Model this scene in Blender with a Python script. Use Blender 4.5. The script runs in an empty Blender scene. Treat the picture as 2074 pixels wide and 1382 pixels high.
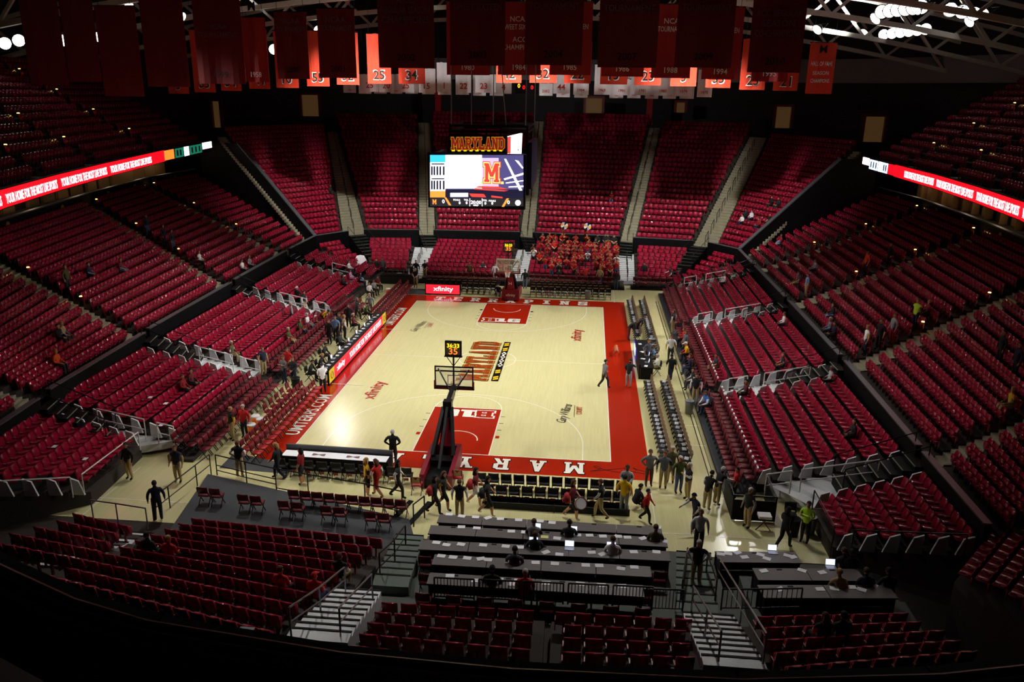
import bpy, math, random
import numpy as np
from mathutils import Vector, Matrix
random.seed(7)
SC = bpy.context.scene
COL = SC.collection
PI = math.pi
# ---------------------------------------------------------------- camera
CF, CW, CH = 1628.2, 2074.0, 1382.0
CPOS = Vector((6.0665, -49.175, 16.615)); YAW, PITCH, ROLL = .0909, .3005, .0140
_f = Vector((-math.sin(YAW)*math.cos(PITCH), math.cos(YAW)*math.cos(PITCH), -math.sin(PITCH)))
_r = Vector((math.cos(YAW), math.sin(YAW), 0)); _u = _r.cross(_f)
CR = math.cos(ROLL)*_r + math.sin(ROLL)*_u; CU = -math.sin(ROLL)*_r + math.cos(ROLL)*_u; CFW = _f
cam = bpy.data.cameras.new('camera'); cam.sensor_width = 36; cam.lens = CF/CW*36; cam.clip_end = 400
camo = bpy.data.objects.new('camera', cam); COL.objects.link(camo)
camo.matrix_world = Matrix(((CR.x, CU.x, -CFW.x, CPOS.x), (CR.y, CU.y, -CFW.y, CPOS.y), (CR.z, CU.z, -CFW.z, CPOS.z), (0, 0, 0, 1)))
SC.camera = camo
# ---------------------------------------------------------------- world, lights, exposure
SC.view_settings.view_transform = 'Standard'; SC.view_settings.look = 'None'
SC.cycles.max_bounces = 4; SC.cycles.diffuse_bounces = 2; SC.cycles.glossy_bounces = 2; SC.cycles.transmission_bounces = 3; SC.cycles.transparent_max_bounces = 6
SC.cycles.use_light_tree = False; SC.cycles.use_adaptive_sampling = True; SC.cycles.adaptive_threshold = .05; SC.cycles.caustics_reflective = False; SC.cycles.caustics_refractive = False
SC.view_settings.exposure = 0.0; SC.view_settings.gamma = 1.0; SC.view_settings.use_curve_mapping = False
wd = bpy.data.worlds.new('world'); SC.world = wd; wd.use_nodes = True
wd.node_tree.nodes['Background'].inputs[0].default_value = (.5, .55, .7, 1)
wd.node_tree.nodes['Background'].inputs[1].default_value = .0015
SPOT_W = 12400.0
def spot(loc, aim, watts, size, blend=1.0, col=(1, .975, .9), rad=.35):
    l = bpy.data.lights.new('arena_spotlight', 'SPOT'); l.energy = watts; l.spot_size = math.radians(size); l.spot_blend = blend
    l.color = col; l.shadow_soft_size = rad
    o = bpy.data.objects.new('arena_spotlight', l); COL.objects.link(o); o.location = loc
    o.rotation_euler = (Vector(aim)-Vector(loc)).to_track_quat('-Z', 'Y').to_euler()
LAMPS = []          # (position, aim, watts, cone): each gets a fixture below
for x, y, z in ((26.4, 8.6, 22), (32, 11.7, 22), (26.3, 16, 22), (33.5, 17.5, 22), (25, 26.8, 22), (32.6, 27.7, 22), (30.2, 31, 22), (27, -4, 22), (27, -14, 22),
                (-26.4, 8.6, 21.8), (-26.4, -4, 21.8), (-26.3, 16, 21.8), (-25, 26.8, 21.8), (-27, -14, 21.8), (-41.5, 10.0, 19.6), (-43.5, 11.5, 19.5), (-37.0, 14.0, 19.9)):
    far = y > 20 or x < -35
    LAMPS.append(((x, y, z), ((-.06 if not far else .02)*x, y*.55-3.5, 0), SPOT_W*(.06 if x < -35 else .4 if far else 1), 51))
for x, y, ax, ay in ((20.8, 17.5, 6., -12.), (-20.4, 31.5, -4., -10.)):     # rigs mirrored in the varnish near the corners
    LAMPS.append(((x, y, 22), (ax, ay, 0), SPOT_W*.3, 60))
for x in (-12., 0., 12.):                # added floods over mid court, to brighten the far stand
    LAMPS.append(((x, 12., 23.5), (x*1.5, 31.5, 3.), SPOT_W*1.9, 60))
for x in (-9., 9.):                      # floods added to lift the near tables and seats
    LAMPS.append(((x, -11., 22.5), (x*.7, -24.5, 0.), SPOT_W*.62, 58))
for x in (-10., 10.):                    # fill floods added on the viewer's side for the near half
    LAMPS.append(((x, -22., 22.5), (x*.2, -9., 0.), SPOT_W*.36, 62))
for sx in (-1, 1):                       # extra floods added to brighten the lower side stands
    for y, ya in ((.5, -9.5), (6., 3.), (14., 13.)):
        LAMPS.append(((sx*9., y, 24.), (sx*16.8, ya, 1.), SPOT_W*.52, 47))
    LAMPS.append(((sx*15., 13., 24.), (sx*5., 33., 17.), SPOT_W*.45, 46))     # added to light the white and jersey banners
for x, y in ((28.5, 12.), (30., 20.), (27.5, 28.), (-28., 12.), (-27., 26.)):    # added upward spots, no fixtures, for rig spill on trusses and roof
    spot((x, y, 20.6), (x*.98, y, 28), 16000 if x > 0 else 5000, 120)
for p, a, w_, c_ in LAMPS:
    spot(p, a, w_, c_)
# ---------------------------------------------------------------- pixel rays of the photograph (2074 x 1382) -> points of the place
def ray(px, py):
    return (CFW + CR*((px-CW/2)/CF) - CU*((py-CH/2)/CF)).normalized()
def pz(px, py, z=0.0):
    d = ray(px, py); return CPOS + d*((z-CPOS.z)/d.z)
def py_(px, py, y):
    d = ray(px, py); return CPOS + d*((y-CPOS.y)/d.y)
def px_(px, py, x):
    d = ray(px, py); return CPOS + d*((x-CPOS.x)/d.x)
def proj(p):
    d = Vector(p)-CPOS; w = d.dot(CFW)
    return (CW/2+CF*d.dot(CR)/w, CH/2-CF*d.dot(CU)/w) if w > .1 else (-9e3, -9e3)
# ---------------------------------------------------------------- materials
def lin(c):
    return tuple(((v/255)/12.92 if v/255 <= .04045 else ((v/255+.055)/1.055)**2.4) for v in c)
MATS = {}
def mat(name, rgb, rough=.5, metal=0.0, emit=0.0, var=.08, scale=6.0, spec=.5, stretch=None, bump=0.0, trans=0.0, alpha=1.0):
    if name in MATS: return MATS[name]
    m = bpy.data.materials.new(name); m.use_nodes = True; nt = m.node_tree; b = nt.nodes['Principled BSDF']
    c = lin(rgb) + (1,)
    b.inputs['Roughness'].default_value = rough; b.inputs['Metallic'].default_value = metal
    b.inputs['Specular IOR Level'].default_value = spec
    if trans: b.inputs['Transmission Weight'].default_value = trans
    if alpha < 1: b.inputs['Alpha'].default_value = alpha
    if emit:
        b.inputs['Emission Color'].default_value = c; b.inputs['Emission Strength'].default_value = emit
        b.inputs['Base Color'].default_value = tuple(v*.2 for v in c[:3]) + (1,)
    else:
        tc = nt.nodes.new('ShaderNodeTexCoord'); mp = nt.nodes.new('ShaderNodeMapping'); n = nt.nodes.new('ShaderNodeTexNoise')
        n.inputs['Scale'].default_value = scale; n.inputs['Detail'].default_value = 1
        if stretch: mp.inputs['Scale'].default_value = stretch
        nt.links.new(tc.outputs['Object'], mp.inputs[0]); nt.links.new(mp.outputs[0], n.inputs['Vector'])
        mx = nt.nodes.new('ShaderNodeMix'); mx.data_type = 'RGBA'
        mx.inputs[6].default_value = tuple(v*(1-var) for v in c[:3]) + (1,); mx.inputs[7].default_value = tuple(min(1, v*(1+var)) for v in c[:3]) + (1,)
        nt.links.new(n.outputs['Fac'], mx.inputs[0]); nt.links.new(mx.outputs[2], b.inputs['Base Color'])
        if bump:
            bp = nt.nodes.new('ShaderNodeBump'); bp.inputs['Strength'].default_value = bump; bp.inputs['Distance'].default_value = .02
            nt.links.new(n.outputs['Fac'], bp.inputs['Height']); nt.links.new(bp.outputs[0], b.inputs['Normal'])
    MATS[name] = m
    return m
def wood_mat(name, rgb, rough):
    m = mat(name, rgb, rough, var=.10, scale=1.0, stretch=(7.0, .55, 1))
    nt = m.node_tree; b = nt.nodes['Principled BSDF']
    tc = nt.nodes.new('ShaderNodeTexCoord'); mp = nt.nodes.new('ShaderNodeMapping'); mp.inputs['Rotation'].default_value = (0, 0, PI/2)
    br = nt.nodes.new('ShaderNodeTexBrick'); br.inputs['Scale'].default_value = 1.0
    br.inputs['Brick Width'].default_value = 1.3; br.inputs['Row Height'].default_value = .09; br.inputs['Mortar Size'].default_value = .003
    c = lin(rgb)
    br.inputs['Color1'].default_value = tuple(v*1.05 for v in c)+(1,); br.inputs['Color2'].default_value = tuple(v*.93 for v in c)+(1,)
    br.inputs['Mortar'].default_value = tuple(v*.72 for v in c)+(1,)
    nt.links.new(tc.outputs['Object'], mp.inputs[0]); nt.links.new(mp.outputs[0], br.inputs['Vector'])
    mx = nt.nodes.new('ShaderNodeMix'); mx.data_type = 'RGBA'; mx.inputs[0].default_value = .5
    old = b.inputs['Base Color'].links[0].from_socket
    nt.links.new(old, mx.inputs[6]); nt.links.new(br.outputs['Color'], mx.inputs[7]); nt.links.new(mx.outputs[2], b.inputs['Base Color'])
    return m
WOOD = wood_mat('maple_floor', (218, 211, 158), .2)
REDP = mat('red_floor_paint', (168, 34, 10), .16, var=.05)
WHITEP = mat('white_floor_paint', (242, 238, 225), .2, var=.02)
BLACKP = mat('black_floor_paint', (18, 16, 16), .25)
SEAT = mat('maroon_seat_plastic', (150, 20, 50), .15, var=.10, scale=.9, spec=.6)
SEATD = mat('dark_maroon_pad', (112, 22, 36), .45)
REDSEAT = mat('red_vinyl_pad', (176, 40, 44), .4)
CONC = mat('grey_concrete', (150, 146, 124), .8, var=.15, scale=2)
DARKC = mat('dark_concrete', (50, 42, 38), .85, var=.2, scale=2)
WSTEP = mat('white_aluminium_tread', (220, 224, 228), .45, var=.06)
BLACK = mat('black_paint', (11, 11, 13), .6, spec=.15)
BLACKF = mat('black_fabric', (20, 20, 23), .8)
BLACKM = mat('black_metal', (22, 22, 25), .38, metal=.4)
CHAR = mat('charcoal_carpet', (70, 72, 76), .9, var=.12, scale=12)
GREYM = mat('grey_metal', (140, 142, 148), .35, metal=.7)
WHITEM = mat('white_metal', (228, 228, 226), .4)
TABLE = mat('dark_grey_tabletop', (92, 86, 86), .5)
PAPER = mat('white_paper', (238, 238, 244), .7, var=.02)
YELL = mat('yellow_paint', (236, 190, 20), .5)
TAN = mat('tan_vinyl', (168, 132, 84), .5)
STEPG = mat('grey_green_step', (74, 78, 74), .7)
# ---------------------------------------------------------------- mesh helpers
class MB:
    def __init__(s): s.v = []; s.f = []; s.m = []
    def add(s, vs, fs, m=0):
        o = len(s.v); s.v += [tuple(v) for v in vs]
        for f in fs: s.f.append(tuple(i+o for i in f)); s.m.append(m)
        return s
    def hexa(s, b, t, m=0):                    # four bottom and four top corners
        return s.add(list(b)+list(t), [(3, 2, 1, 0), (4, 5, 6, 7), (0, 1, 5, 4), (1, 2, 6, 5), (2, 3, 7, 6), (3, 0, 4, 7)], m)
    def box(s, x0, x1, y0, y1, z0, z1, m=0):
        return s.hexa([(x0, y0, z0), (x1, y0, z0), (x1, y1, z0), (x0, y1, z0)], [(x0, y0, z1), (x1, y0, z1), (x1, y1, z1), (x0, y1, z1)], m)
    def cbox(s, c, d, m=0):
        return s.box(c[0]-d[0]/2, c[0]+d[0]/2, c[1]-d[1]/2, c[1]+d[1]/2, c[2]-d[2]/2, c[2]+d[2]/2, m)
    def frame(s, a, b):
        a = Vector(a); b = Vector(b); d = (b-a).normalized()
        up = Vector((0, 0, 1)) if abs(d.z) < .95 else Vector((0, 1, 0))
        x = d.cross(up).normalized(); return a, b, x, x.cross(d)
    def bar(s, a, b, w, h, m=0):
        a, b, x, u = s.frame(a, b); x = x*w/2; u = u*h/2
        return s.hexa([a-x-u, a+x-u, b+x-u, b-x-u], [a-x+u, a+x+u, b+x+u, b-x+u], m)
    def tube(s, a, b, r, n=6, m=0, r2=None):
        a, b, x, u = s.frame(a, b); r2 = r if r2 is None else r2
        vs = [a+x*(r*math.cos(2*PI*i/n))+u*(r*math.sin(2*PI*i/n)) for i in range(n)] + [b+x*(r2*math.cos(2*PI*i/n))+u*(r2*math.sin(2*PI*i/n)) for i in range(n)]
        return s.add(vs, [(i, (i+1) % n, n+(i+1) % n, n+i) for i in range(n)] + [tuple(range(n-1, -1, -1)), tuple(range(n, 2*n))], m)
    def path(s, pts, r, n=6, m=0):
        for a, b in zip(pts, pts[1:]): s.tube(a, b, r, n, m)
        return s
    def lathe(s, prof, n=16, c=(0, 0, 0), m=0):
        vs = []; k = len(prof)
        for i in range(n):
            a = 2*PI*i/n
            for r, z in prof: vs.append((c[0]+r*math.cos(a), c[1]+r*math.sin(a), c[2]+z))
        fs = [(i*k+j, ((i+1) % n)*k+j, ((i+1) % n)*k+j+1, i*k+j+1) for i in range(n) for j in range(k-1)]
        return s.add(vs, fs, m)
    def ring(s, c, R, r, n=20, k=6, m=0, axis='z'):
        vs = []
        for i in range(n):
            a = 2*PI*i/n
            for j in range(k):
                b = 2*PI*j/k; rr = R+r*math.cos(b); h = r*math.sin(b)
                p = (rr*math.cos(a), rr*math.sin(a), h) if axis == 'z' else (rr*math.cos(a), h, rr*math.sin(a))
                vs.append((c[0]+p[0], c[1]+p[1], c[2]+p[2]))
        return s.add(vs, [(i*k+j, ((i+1) % n)*k+j, ((i+1) % n)*k+(j+1) % k, i*k+(j+1) % k) for i in range(n) for j in range(k)], m)
    def extr(s, prof, xs, m=0, bow=0.0):       # closed profile of (y, z) swept over x positions
        n = len(prof); w = max(abs(x) for x in xs) or 1
        vs = [(x, y+bow*(x/w)**2, z) for x in xs for y, z in prof]
        fs = [(i*n+j, i*n+(j+1) % n, (i+1)*n+(j+1) % n, (i+1)*n+j) for i in range(len(xs)-1) for j in range(n)]
        fs += [tuple(range(n-1, -1, -1)), tuple((len(xs)-1)*n+j for j in range(n))]
        return s.add(vs, fs, m)
    def poly(s, pts, z0, z1, m=0):             # prism of a plan polygon
        n = len(pts)
        return s.add([(x, y, z0) for x, y in pts]+[(x, y, z1) for x, y in pts],
                     [tuple(range(n-1, -1, -1)), tuple(range(n, 2*n))]+[(i, (i+1) % n, n+(i+1) % n, n+i) for i in range(n)], m)
    def mesh(s, name, mats, smooth=False):
        me = bpy.data.meshes.new(name); me.from_pydata(s.v, [], s.f)
        for q in (mats if isinstance(mats, (list, tuple)) else [mats]): me.materials.append(q)
        if any(s.m): me.polygons.foreach_set('material_index', s.m)
        if smooth: me.polygons.foreach_set('use_smooth', [True]*len(s.f))
        me.update(); return me
def ob(name, data, parent=None, loc=None, rz=0.0):
    o = bpy.data.objects.new(name, data); COL.objects.link(o)
    if parent is not None: o.parent = parent
    if loc is not None: o.location = loc
    if rz: o.rotation_euler = (0, 0, rz)
    return o
def tag(o, label=None, cat=None, group=None, kind=None):
    if label: o['label'] = label
    if cat: o['category'] = cat
    if group: o['group'] = group
    if kind: o['kind'] = kind
    return o
def thing(name, label, cat, loc=(0, 0, 0), rz=0.0, group=None):
    return tag(ob(name, None, None, loc, rz), label, cat, group)
def struct(name, mb, mats, **k):
    return tag(ob(name, mb.mesh(name, mats)), kind='structure', **k)
def copytree(o, loc, rz, label=None, group=None):
    r = o.copy(); COL.objects.link(r); r.location = loc; r.rotation_euler = (0, 0, rz)
    if label: r['label'] = label
    if group: r['group'] = group
    for ch in o.children:
        c = ch.copy(); COL.objects.link(c); c.parent = r
        for g in ch.children:
            d = g.copy(); COL.objects.link(d); d.parent = c
    return r
ORD = 'first second third fourth fifth sixth seventh eighth ninth tenth eleventh twelfth thirteenth fourteenth fifteenth sixteenth seventeenth eighteenth nineteenth twentieth'.split()
def od(i):
    if i < 20: return ORD[i]
    t = ['twenty', 'thirty', 'forty', 'fifty'][(i+1)//10-2]
    return (t[:-1]+'ieth') if (i+1) % 10 == 0 else t+'-'+ORD[(i+1) % 10-1]
# ---------------------------------------------------------------- lettering: every string is made once, centred, one unit high
TEXT = {}
def prepare_text(strings):
    tmp = []
    for s in strings:
        cu = bpy.data.curves.new('lettering', 'FONT'); cu.body = s; cu.align_x = 'CENTER'; cu.size = 1; cu.offset = .012; cu.resolution_u = 2
        if s == 'Gary Williams': cu.offset = -.008; cu.shear = .45; cu.space_character = .85
        o = bpy.data.objects.new('lettering', cu); COL.objects.link(o); tmp.append((s, o))
    bpy.context.view_layer.update(); dg = bpy.context.evaluated_depsgraph_get()
    for s, o in tmp:
        me = bpy.data.meshes.new_from_object(o.evaluated_get(dg)); me.name = 'lettering'
        n = len(me.vertices); co = np.empty(n*3, 'f'); me.vertices.foreach_get('co', co); co = co.reshape(-1, 3)
        lo, hi = co.min(0), co.max(0); co -= (lo+hi)/2; co /= max(hi[1]-lo[1], 1e-6)
        me.vertices.foreach_set('co', co.ravel()); me.update()
        TEXT[s] = (me, float((hi[0]-lo[0])/(hi[1]-lo[1])))
    for s, o in tmp: cu = o.data; bpy.data.objects.remove(o); bpy.data.curves.remove(cu)
TMESH = {}
def text(s, m, loc, h, parent=None, rot=(0, 0, 0), width=None, name='lettering'):
    me, asp = TEXT[s]
    k = (s, m.name)
    if k not in TMESH:
        c = me.copy(); c.materials.clear(); c.materials.append(m); TMESH[k] = c
    o = ob(name, TMESH[k], parent, loc); o.rotation_euler = rot
    sx = h if width is None else width/asp
    o.scale = (sx, h, 1); return o
# slab letters as convex pieces on a 1.0 x 1.2 grid
def _R(x0, y0, x1, y1): return [(x0, y0), (x1, y0), (x1, y1), (x0, y1)]
S = .27
GLY = {
 'T': [_R(.36, 0, .64, 1.2), _R(0, .95, 1, 1.2), _R(.2, 0, .8, .17), _R(0, .74, .17, 1.2), _R(.83, .74, 1, 1.2)],
 'E': [_R(.1, 0, .1+S, 1.2), _R(0, 0, .95, .22), _R(0, .98, .95, 1.2), _R(.2, .5, .7, .7), _R(.78, 0, .95, .4), _R(.78, .8, .95, 1.2)],
 'R': [_R(.1, 0, .1+S, 1.2), _R(0, 0, .48, .18), _R(0, 1.0, .75, 1.2), _R(.2, .46, .75, .66), [(.65, .5), (.95, .6), (.95, 1.06), (.68, 1.16)], [(.42, .55), (.68, .55), (1.0, 0), (.7, 0)]],
 'A': [[(.08, 0), (.34, 0), (.62, 1.2), (.38, 1.2)], [(.66, 0), (.92, 0), (.62, 1.2), (.38, 1.2)], _R(.28, .3, .72, .48), _R(0, 0, .42, .16), _R(.58, 0, 1, .16)],
 'P': [_R(.1, 0, .1+S, 1.2), _R(0, 0, .52, .18), _R(0, 1.0, .75, 1.2), _R(.2, .4, .75, .6), [(.66, .42), (.95, .52), (.95, 1.06), (.66, 1.18)]],
 'I': [_R(.32, 0, .68, 1.2), _R(.14, 0, .86, .2), _R(.14, 1.0, .86, 1.2)],
 'N': [_R(.1, 0, .34, 1.2), _R(.68, 0, .92, 1.2), [(.1, 1.2), (.4, 1.2), (.92, 0), (.64, 0)], _R(0, 0, .44, .16), _R(.56, 1.04, 1.02, 1.2), _R(0, 1.04, .36, 1.2)],
 'S': [_R(.06, 0, .94, .24), _R(.06, .96, .94, 1.2), _R(.06, .5, .94, .72), _R(.04, .6, .32, 1.12), _R(.68, .1, .96, .62), _R(.02, 0, .18, .42), _R(.82, .8, .98, 1.2)],
 'M': [_R(.08, 0, .32, 1.2), _R(.88, 0, 1.12, 1.2), [(.08, 1.2), (.36, 1.2), (.72, .34), (.48, .34)], [(.84, 1.2), (1.12, 1.2), (.72, .34), (.48, .34)], _R(0, 0, .42, .16), _R(.78, 0, 1.2, .16), _R(0, 1.04, .3, 1.2), _R(.9, 1.04, 1.2, 1.2)],
 'Y': [[(.05, 1.2), (.34, 1.2), (.64, .5), (.36, .5)], [(.66, 1.2), (.95, 1.2), (.64, .5), (.36, .5)], _R(.36, 0, .64, .55), _R(.2, 0, .8, .17), _R(-.02, 1.04, .42, 1.2), _R(.58, 1.04, 1.02, 1.2)],
 'L': [_R(.1, 0, .1+S, 1.2), _R(0, 0, .95, .24), _R(0, 1.02, .5, 1.2), _R(.77, 0, .95, .46)],
 'D': [_R(.1, 0, .1+S, 1.2), _R(0, 0, .7, .22), _R(0, .98, .7, 1.2), [(.64, 0), (.96, .2), (.96, 1.0), (.64, 1.2)]],
 '1': [_R(.3, 0, .72, 1.2), _R(.1, 0, .92, .24), _R(.12, .98, .72, 1.2)],
 'G': [_R(.02, .1, .36, 1.1), _R(.1, 0, .95, .26), _R(.1, .94, .95, 1.2), _R(.62, .1, .98, .62), _R(.48, .44, .98, .66), _R(.66, .82, .98, 1.12)],
}
GLY['D'][3:] = [[(.62, 0), (.97, .22), (.97, .6), (.70, .6), (.70, .3), (.62, .2)], [(.62, 1.0), (.70, .9), (.70, .6), (.97, .6), (.97, .98), (.62, 1.2)]]
def grow(p, d):
    n = len(p); cx = sum(q[0] for q in p)/n; cy = sum(q[1] for q in p)/n; out = []
    for i in range(n):
        a, b, c = p[i-1], p[i], p[(i+1) % n]
        def nrm(u, v):
            dx, dy = v[0]-u[0], v[1]-u[1]; l = math.hypot(dx, dy) or 1; return (dy/l, -dx/l)
        n1, n2 = nrm(a, b), nrm(b, c)
        if (b[0]-cx)*n1[0]+(b[1]-cy)*n1[1] < 0: n1 = (-n1[0], -n1[1])
        if (b[0]-cx)*n2[0]+(b[1]-cy)*n2[1] < 0: n2 = (-n2[0], -n2[1])
        k = max(1+n1[0]*n2[0]+n1[1]*n2[1], .5)
        out.append((b[0]+d*(n1[0]+n2[0])/k, b[1]+d*(n1[1]+n2[1])/k))
    return out
def glyph(ch, w, h, layers, z0=.004, dz=.007):   # layers: (grow, material); letter centred at the origin, flat in XY
    mb = MB(); cw = 1.2 if ch == 'M' else 1.0
    for i, (g, _) in enumerate(layers):
        for k_, p in enumerate(GLY[ch]):
            q = grow(p, g) if g else p
            pts = [((x-cw/2)*w, (y/1.2-.5)*h, z0+dz*i+.0007*k_) for x, y in q]
            area = sum(pts[j][0]*pts[(j+1) % len(pts)][1]-pts[(j+1) % len(pts)][0]*pts[j][1] for j in range(len(pts)))
            if area < 0: pts.reverse()
            mb.add(pts, [tuple(range(len(pts)))], i)
    return mb.mesh('letter', [m for _, m in layers])
# ---------------------------------------------------------------- human figures: one continuous skinned body per pose, shared by all who hold it
POSES = {}
def arm_side(el, wr, curl=0.4):
    return el, wr, curl
def make_pose(name, dz=0.0, lean=0.0, legs=None, arms=None, headturn=0.0, twist=0.0):
    P, E, Rd, B = [], [], [], []          # points, edges, radii, bone class of each edge
    def pt(p, r): P.append(Vector(p)); Rd.append(r if isinstance(r, tuple) else (r, r)); return len(P)-1
    def ed(a, b, c): E.append((a, b)); B.append(c)
    cl, sl = math.cos(lean), math.sin(lean)
    def up(p):                             # upper body leans forward about the hips, then drops with dz
        x, y, z = p; z0 = z-.96
        return (x, y*cl+z0*sl, .96+z0*cl-y*sl+dz)
    pel = pt((0, 0, .96+dz), (.18, .14)); sp = pt(up((0, 0, 1.14)), (.18, .14)); ch = pt(up((0, 0, 1.34)), (.20, .145))
    nk = pt(up((0, 0, 1.49)), .058); jaw = pt(up((0, .02, 1.585)), (.07, .085)); hd = pt(up((0, .01, 1.68)), (.078, .098)); cr = pt(up((0, 0, 1.765)), (.05, .062))
    ed(pel, sp, 1); ed(sp, ch, 1); ed(ch, nk, 1); ed(nk, jaw, 0); ed(jaw, hd, 0); ed(hd, cr, 0)
    for s in (-1, 1):
        el, wr = (arms or {}).get(s, ((.30, -.03, 1.16), (.31, .06, .93)))
        el = (el[0]*s, el[1], el[2]); wr = (wr[0]*s, wr[1], wr[2])
        sh = pt(up((.185*s, 0, 1.42)), .085); mid = pt(up(tuple((a+b)/2 for a, b in zip((.22*s, 0, 1.42), el))), .070)
        e = pt(up(el), .058); f = pt(up(tuple(a*.45+b*.55 for a, b in zip(el, wr))), .052); w = pt(up(wr), .034)
        d = (P[w]-P[e]).normalized(); lat = d.cross(Vector((s*1.0, .2, 0))).normalized()
        pm = pt(P[w]+d*.075, (.032, .02))
        ed(ch, sh, 1); ed(sh, mid, 2); ed(mid, e, 2); ed(e, f, 3); ed(f, w, 3); ed(w, pm, 0)
        inn = Vector((-s*.6, .5, -.2)).normalized()
        for k, L in enumerate((.058, .072, .068, .05)):
            b1 = pt(P[pm]+lat*(.02*(k-1.5))+d*.03, .0095); b2 = pt(P[b1]+d*L*.5, .009); b3 = pt(P[b2]+(d*.7+inn*.7).normalized()*L*.55, .008)
            ed(pm, b1, 0); ed(b1, b2, 0); ed(b2, b3, 0)
        t1 = pt(P[w]+d*.025+lat*-.035+inn*.01, .011); t2 = pt(P[t1]+d*.04+lat*-.012+inn*.015, .009)
        ed(w, t1, 0); ed(t1, t2, 0)
        hp, kn, an = (legs or {}).get(s, ((.095, 0, .90), (.11, .02, .50), (.115, -.03, .10)))
        h = pt((hp[0]*s, hp[1], hp[2]), .115); t = pt(tuple((a+b)/2*(s if i == 0 else 1) for i, (a, b) in enumerate(zip(hp, kn))), .102)
        k = pt((kn[0]*s, kn[1], kn[2]), .080); c = pt(tuple((a*.6+b*.4)*(s if i == 0 else 1) for i, (a, b) in enumerate(zip(kn, an))), .074)
        a = pt((an[0]*s, an[1], an[2]), .055); toe = pt((an[0]*s*1.08, an[1]+.15, max(an[2]-.05, .035)), (.052, .036))
        ed(pel, h, 4); ed(h, t, 4); ed(t, k, 4); ed(k, c, 5); ed(c, a, 5); ed(a, toe, 6)
    me = bpy.data.meshes.new('body'); me.from_pydata([tuple(p) for p in P], E, []); me.update()
    o = bpy.data.objects.new('body', me); COL.objects.link(o)
    sk = o.modifiers.new('Skin', 'SKIN'); sk.use_smooth_shade = True; sk.branch_smoothing = .3
    lay = me.skin_vertices[0].data
    for i, r in enumerate(Rd): lay[i].radius = r; lay[i].use_root = (i == 0)
    ss = o.modifiers.new('Subsurf', 'SUBSURF'); ss.levels = 1; ss.render_levels = 1
    bpy.context.view_layer.update(); dg = bpy.context.evaluated_depsgraph_get()
    m2 = bpy.data.meshes.new_from_object(o.evaluated_get(dg)); m2.name = 'person'
    bpy.data.objects.remove(o); bpy.data.meshes.remove(me)
    A = np.array([tuple(P[a]) for a, b in E]); D = np.array([tuple(P[b]-P[a]) for a, b in E]); rad = np.array([(max(Rd[a])+max(Rd[b]))/2 for a, b in E])
    cls = np.array(B); L2 = (D*D).sum(1)
    n = len(m2.polygons); cen = np.empty(n*3, 'f'); m2.polygons.foreach_get('center', cen); cen = cen.reshape(-1, 3)
    W = cen[:, None, :]-A[None]; T = np.clip((W*D[None]).sum(2)/L2[None], 0, 1)
    dist = np.linalg.norm(W-T[..., None]*D[None], axis=2)-rad[None]*.9
    idx = cls[dist.argmin(1)]
    # face: eyes, mouth and nose added to the head
    hp = P[hd]; fz = Vector((0, cl, -sl)); uz = Vector((0, sl, cl))
    mb = MB()
    for s in (-1, 1):
        c = hp+Vector((s*.033, 0, 0))+fz*.092+uz*-.012; mb.cbox(c, (.026, .012, .012), 1)
        e = hp+Vector((s*.084, 0, 0))-uz*.02; mb.cbox(e, (.02, .045, .06), 0)
    c = hp+fz*.095-uz*.085; mb.cbox(c, (.05, .014, .01), 1)
    tip = hp+fz*.128-uz*.045
    mb.add([hp+fz*.085+Vector((-.018, 0, 0))-uz*.055, hp+fz*.085+Vector((.018, 0, 0))-uz*.055, hp+fz*.09+uz*.0, tip], [(0, 1, 3), (1, 2, 3), (2, 0, 3), (0, 2, 1)], 0)
    nv = len(m2.vertices); co = np.empty(nv*3, 'f'); m2.vertices.foreach_get('co', co)
    vs = [tuple(v) for v in co.reshape(-1, 3).tolist()]; fs = [tuple(p.vertices) for p in m2.polygons]; mi = idx.tolist()
    bpy.data.meshes.remove(m2)
    fs += [tuple(i+len(vs) for i in f) for f in mb.f]; mi += [7 if q else 0 for q in mb.m]; vs += mb.v
    m3 = bpy.data.meshes.new('person'); m3.from_pydata(vs, [], fs)
    m3.polygons.foreach_set('material_index', mi); m3.polygons.foreach_set('use_smooth', [True]*len(fs))
    for i in range(8): m3.materials.append(BLACKF)
    m3.update()
    POSES[name] = (m3, tuple(P[hd]), lean)
make_pose('stand')
make_pose('clasp', arms={s: ((.25, .02, 1.17), (.07, .20, 1.02)) for s in (-1, 1)})
make_pose('crossed', arms={s: ((.26, .06, 1.18), (-.06, .19, 1.24)) for s in (-1, 1)})
make_pose('hips', arms={s: ((.36, -.08, 1.2), (.18, .03, 1.02)) for s in (-1, 1)})
make_pose('walk', lean=.06, legs={1: ((.09, 0, .90), (.10, .20, .52), (.11, .22, .10)), -1: ((.09, 0, .90), (.10, -.04, .50), (.11, -.36, .16))},
          arms={1: ((.25, -.12, 1.18), (.25, -.06, .95)), -1: ((.25, .08, 1.17), (.22, .24, 1.02))})
make_pose('play', arms={s: ((.26, .14, 1.26), (.07, .30, 1.46)) for s in (-1, 1)})
make_pose('reach', lean=.3, arms={1: ((.25, .22, 1.34), (.24, .48, 1.32)), -1: ((.25, .02, 1.17), (.2, .2, 1.05))})
make_pose('bend', lean=.95, arms={s: ((.24, .16, 1.22), (.16, .32, 1.10)) for s in (-1, 1)})
SITL = {s: ((.10, .02, .53), (.13, .42, .52), (.13, .40, .10)) for s in (-1, 1)}
make_pose('sit', dz=-.42, lean=.04, legs=SITL, arms={s: ((.26, .02, 1.17), (.14, .28, 1.08)) for s in (-1, 1)})
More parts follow.
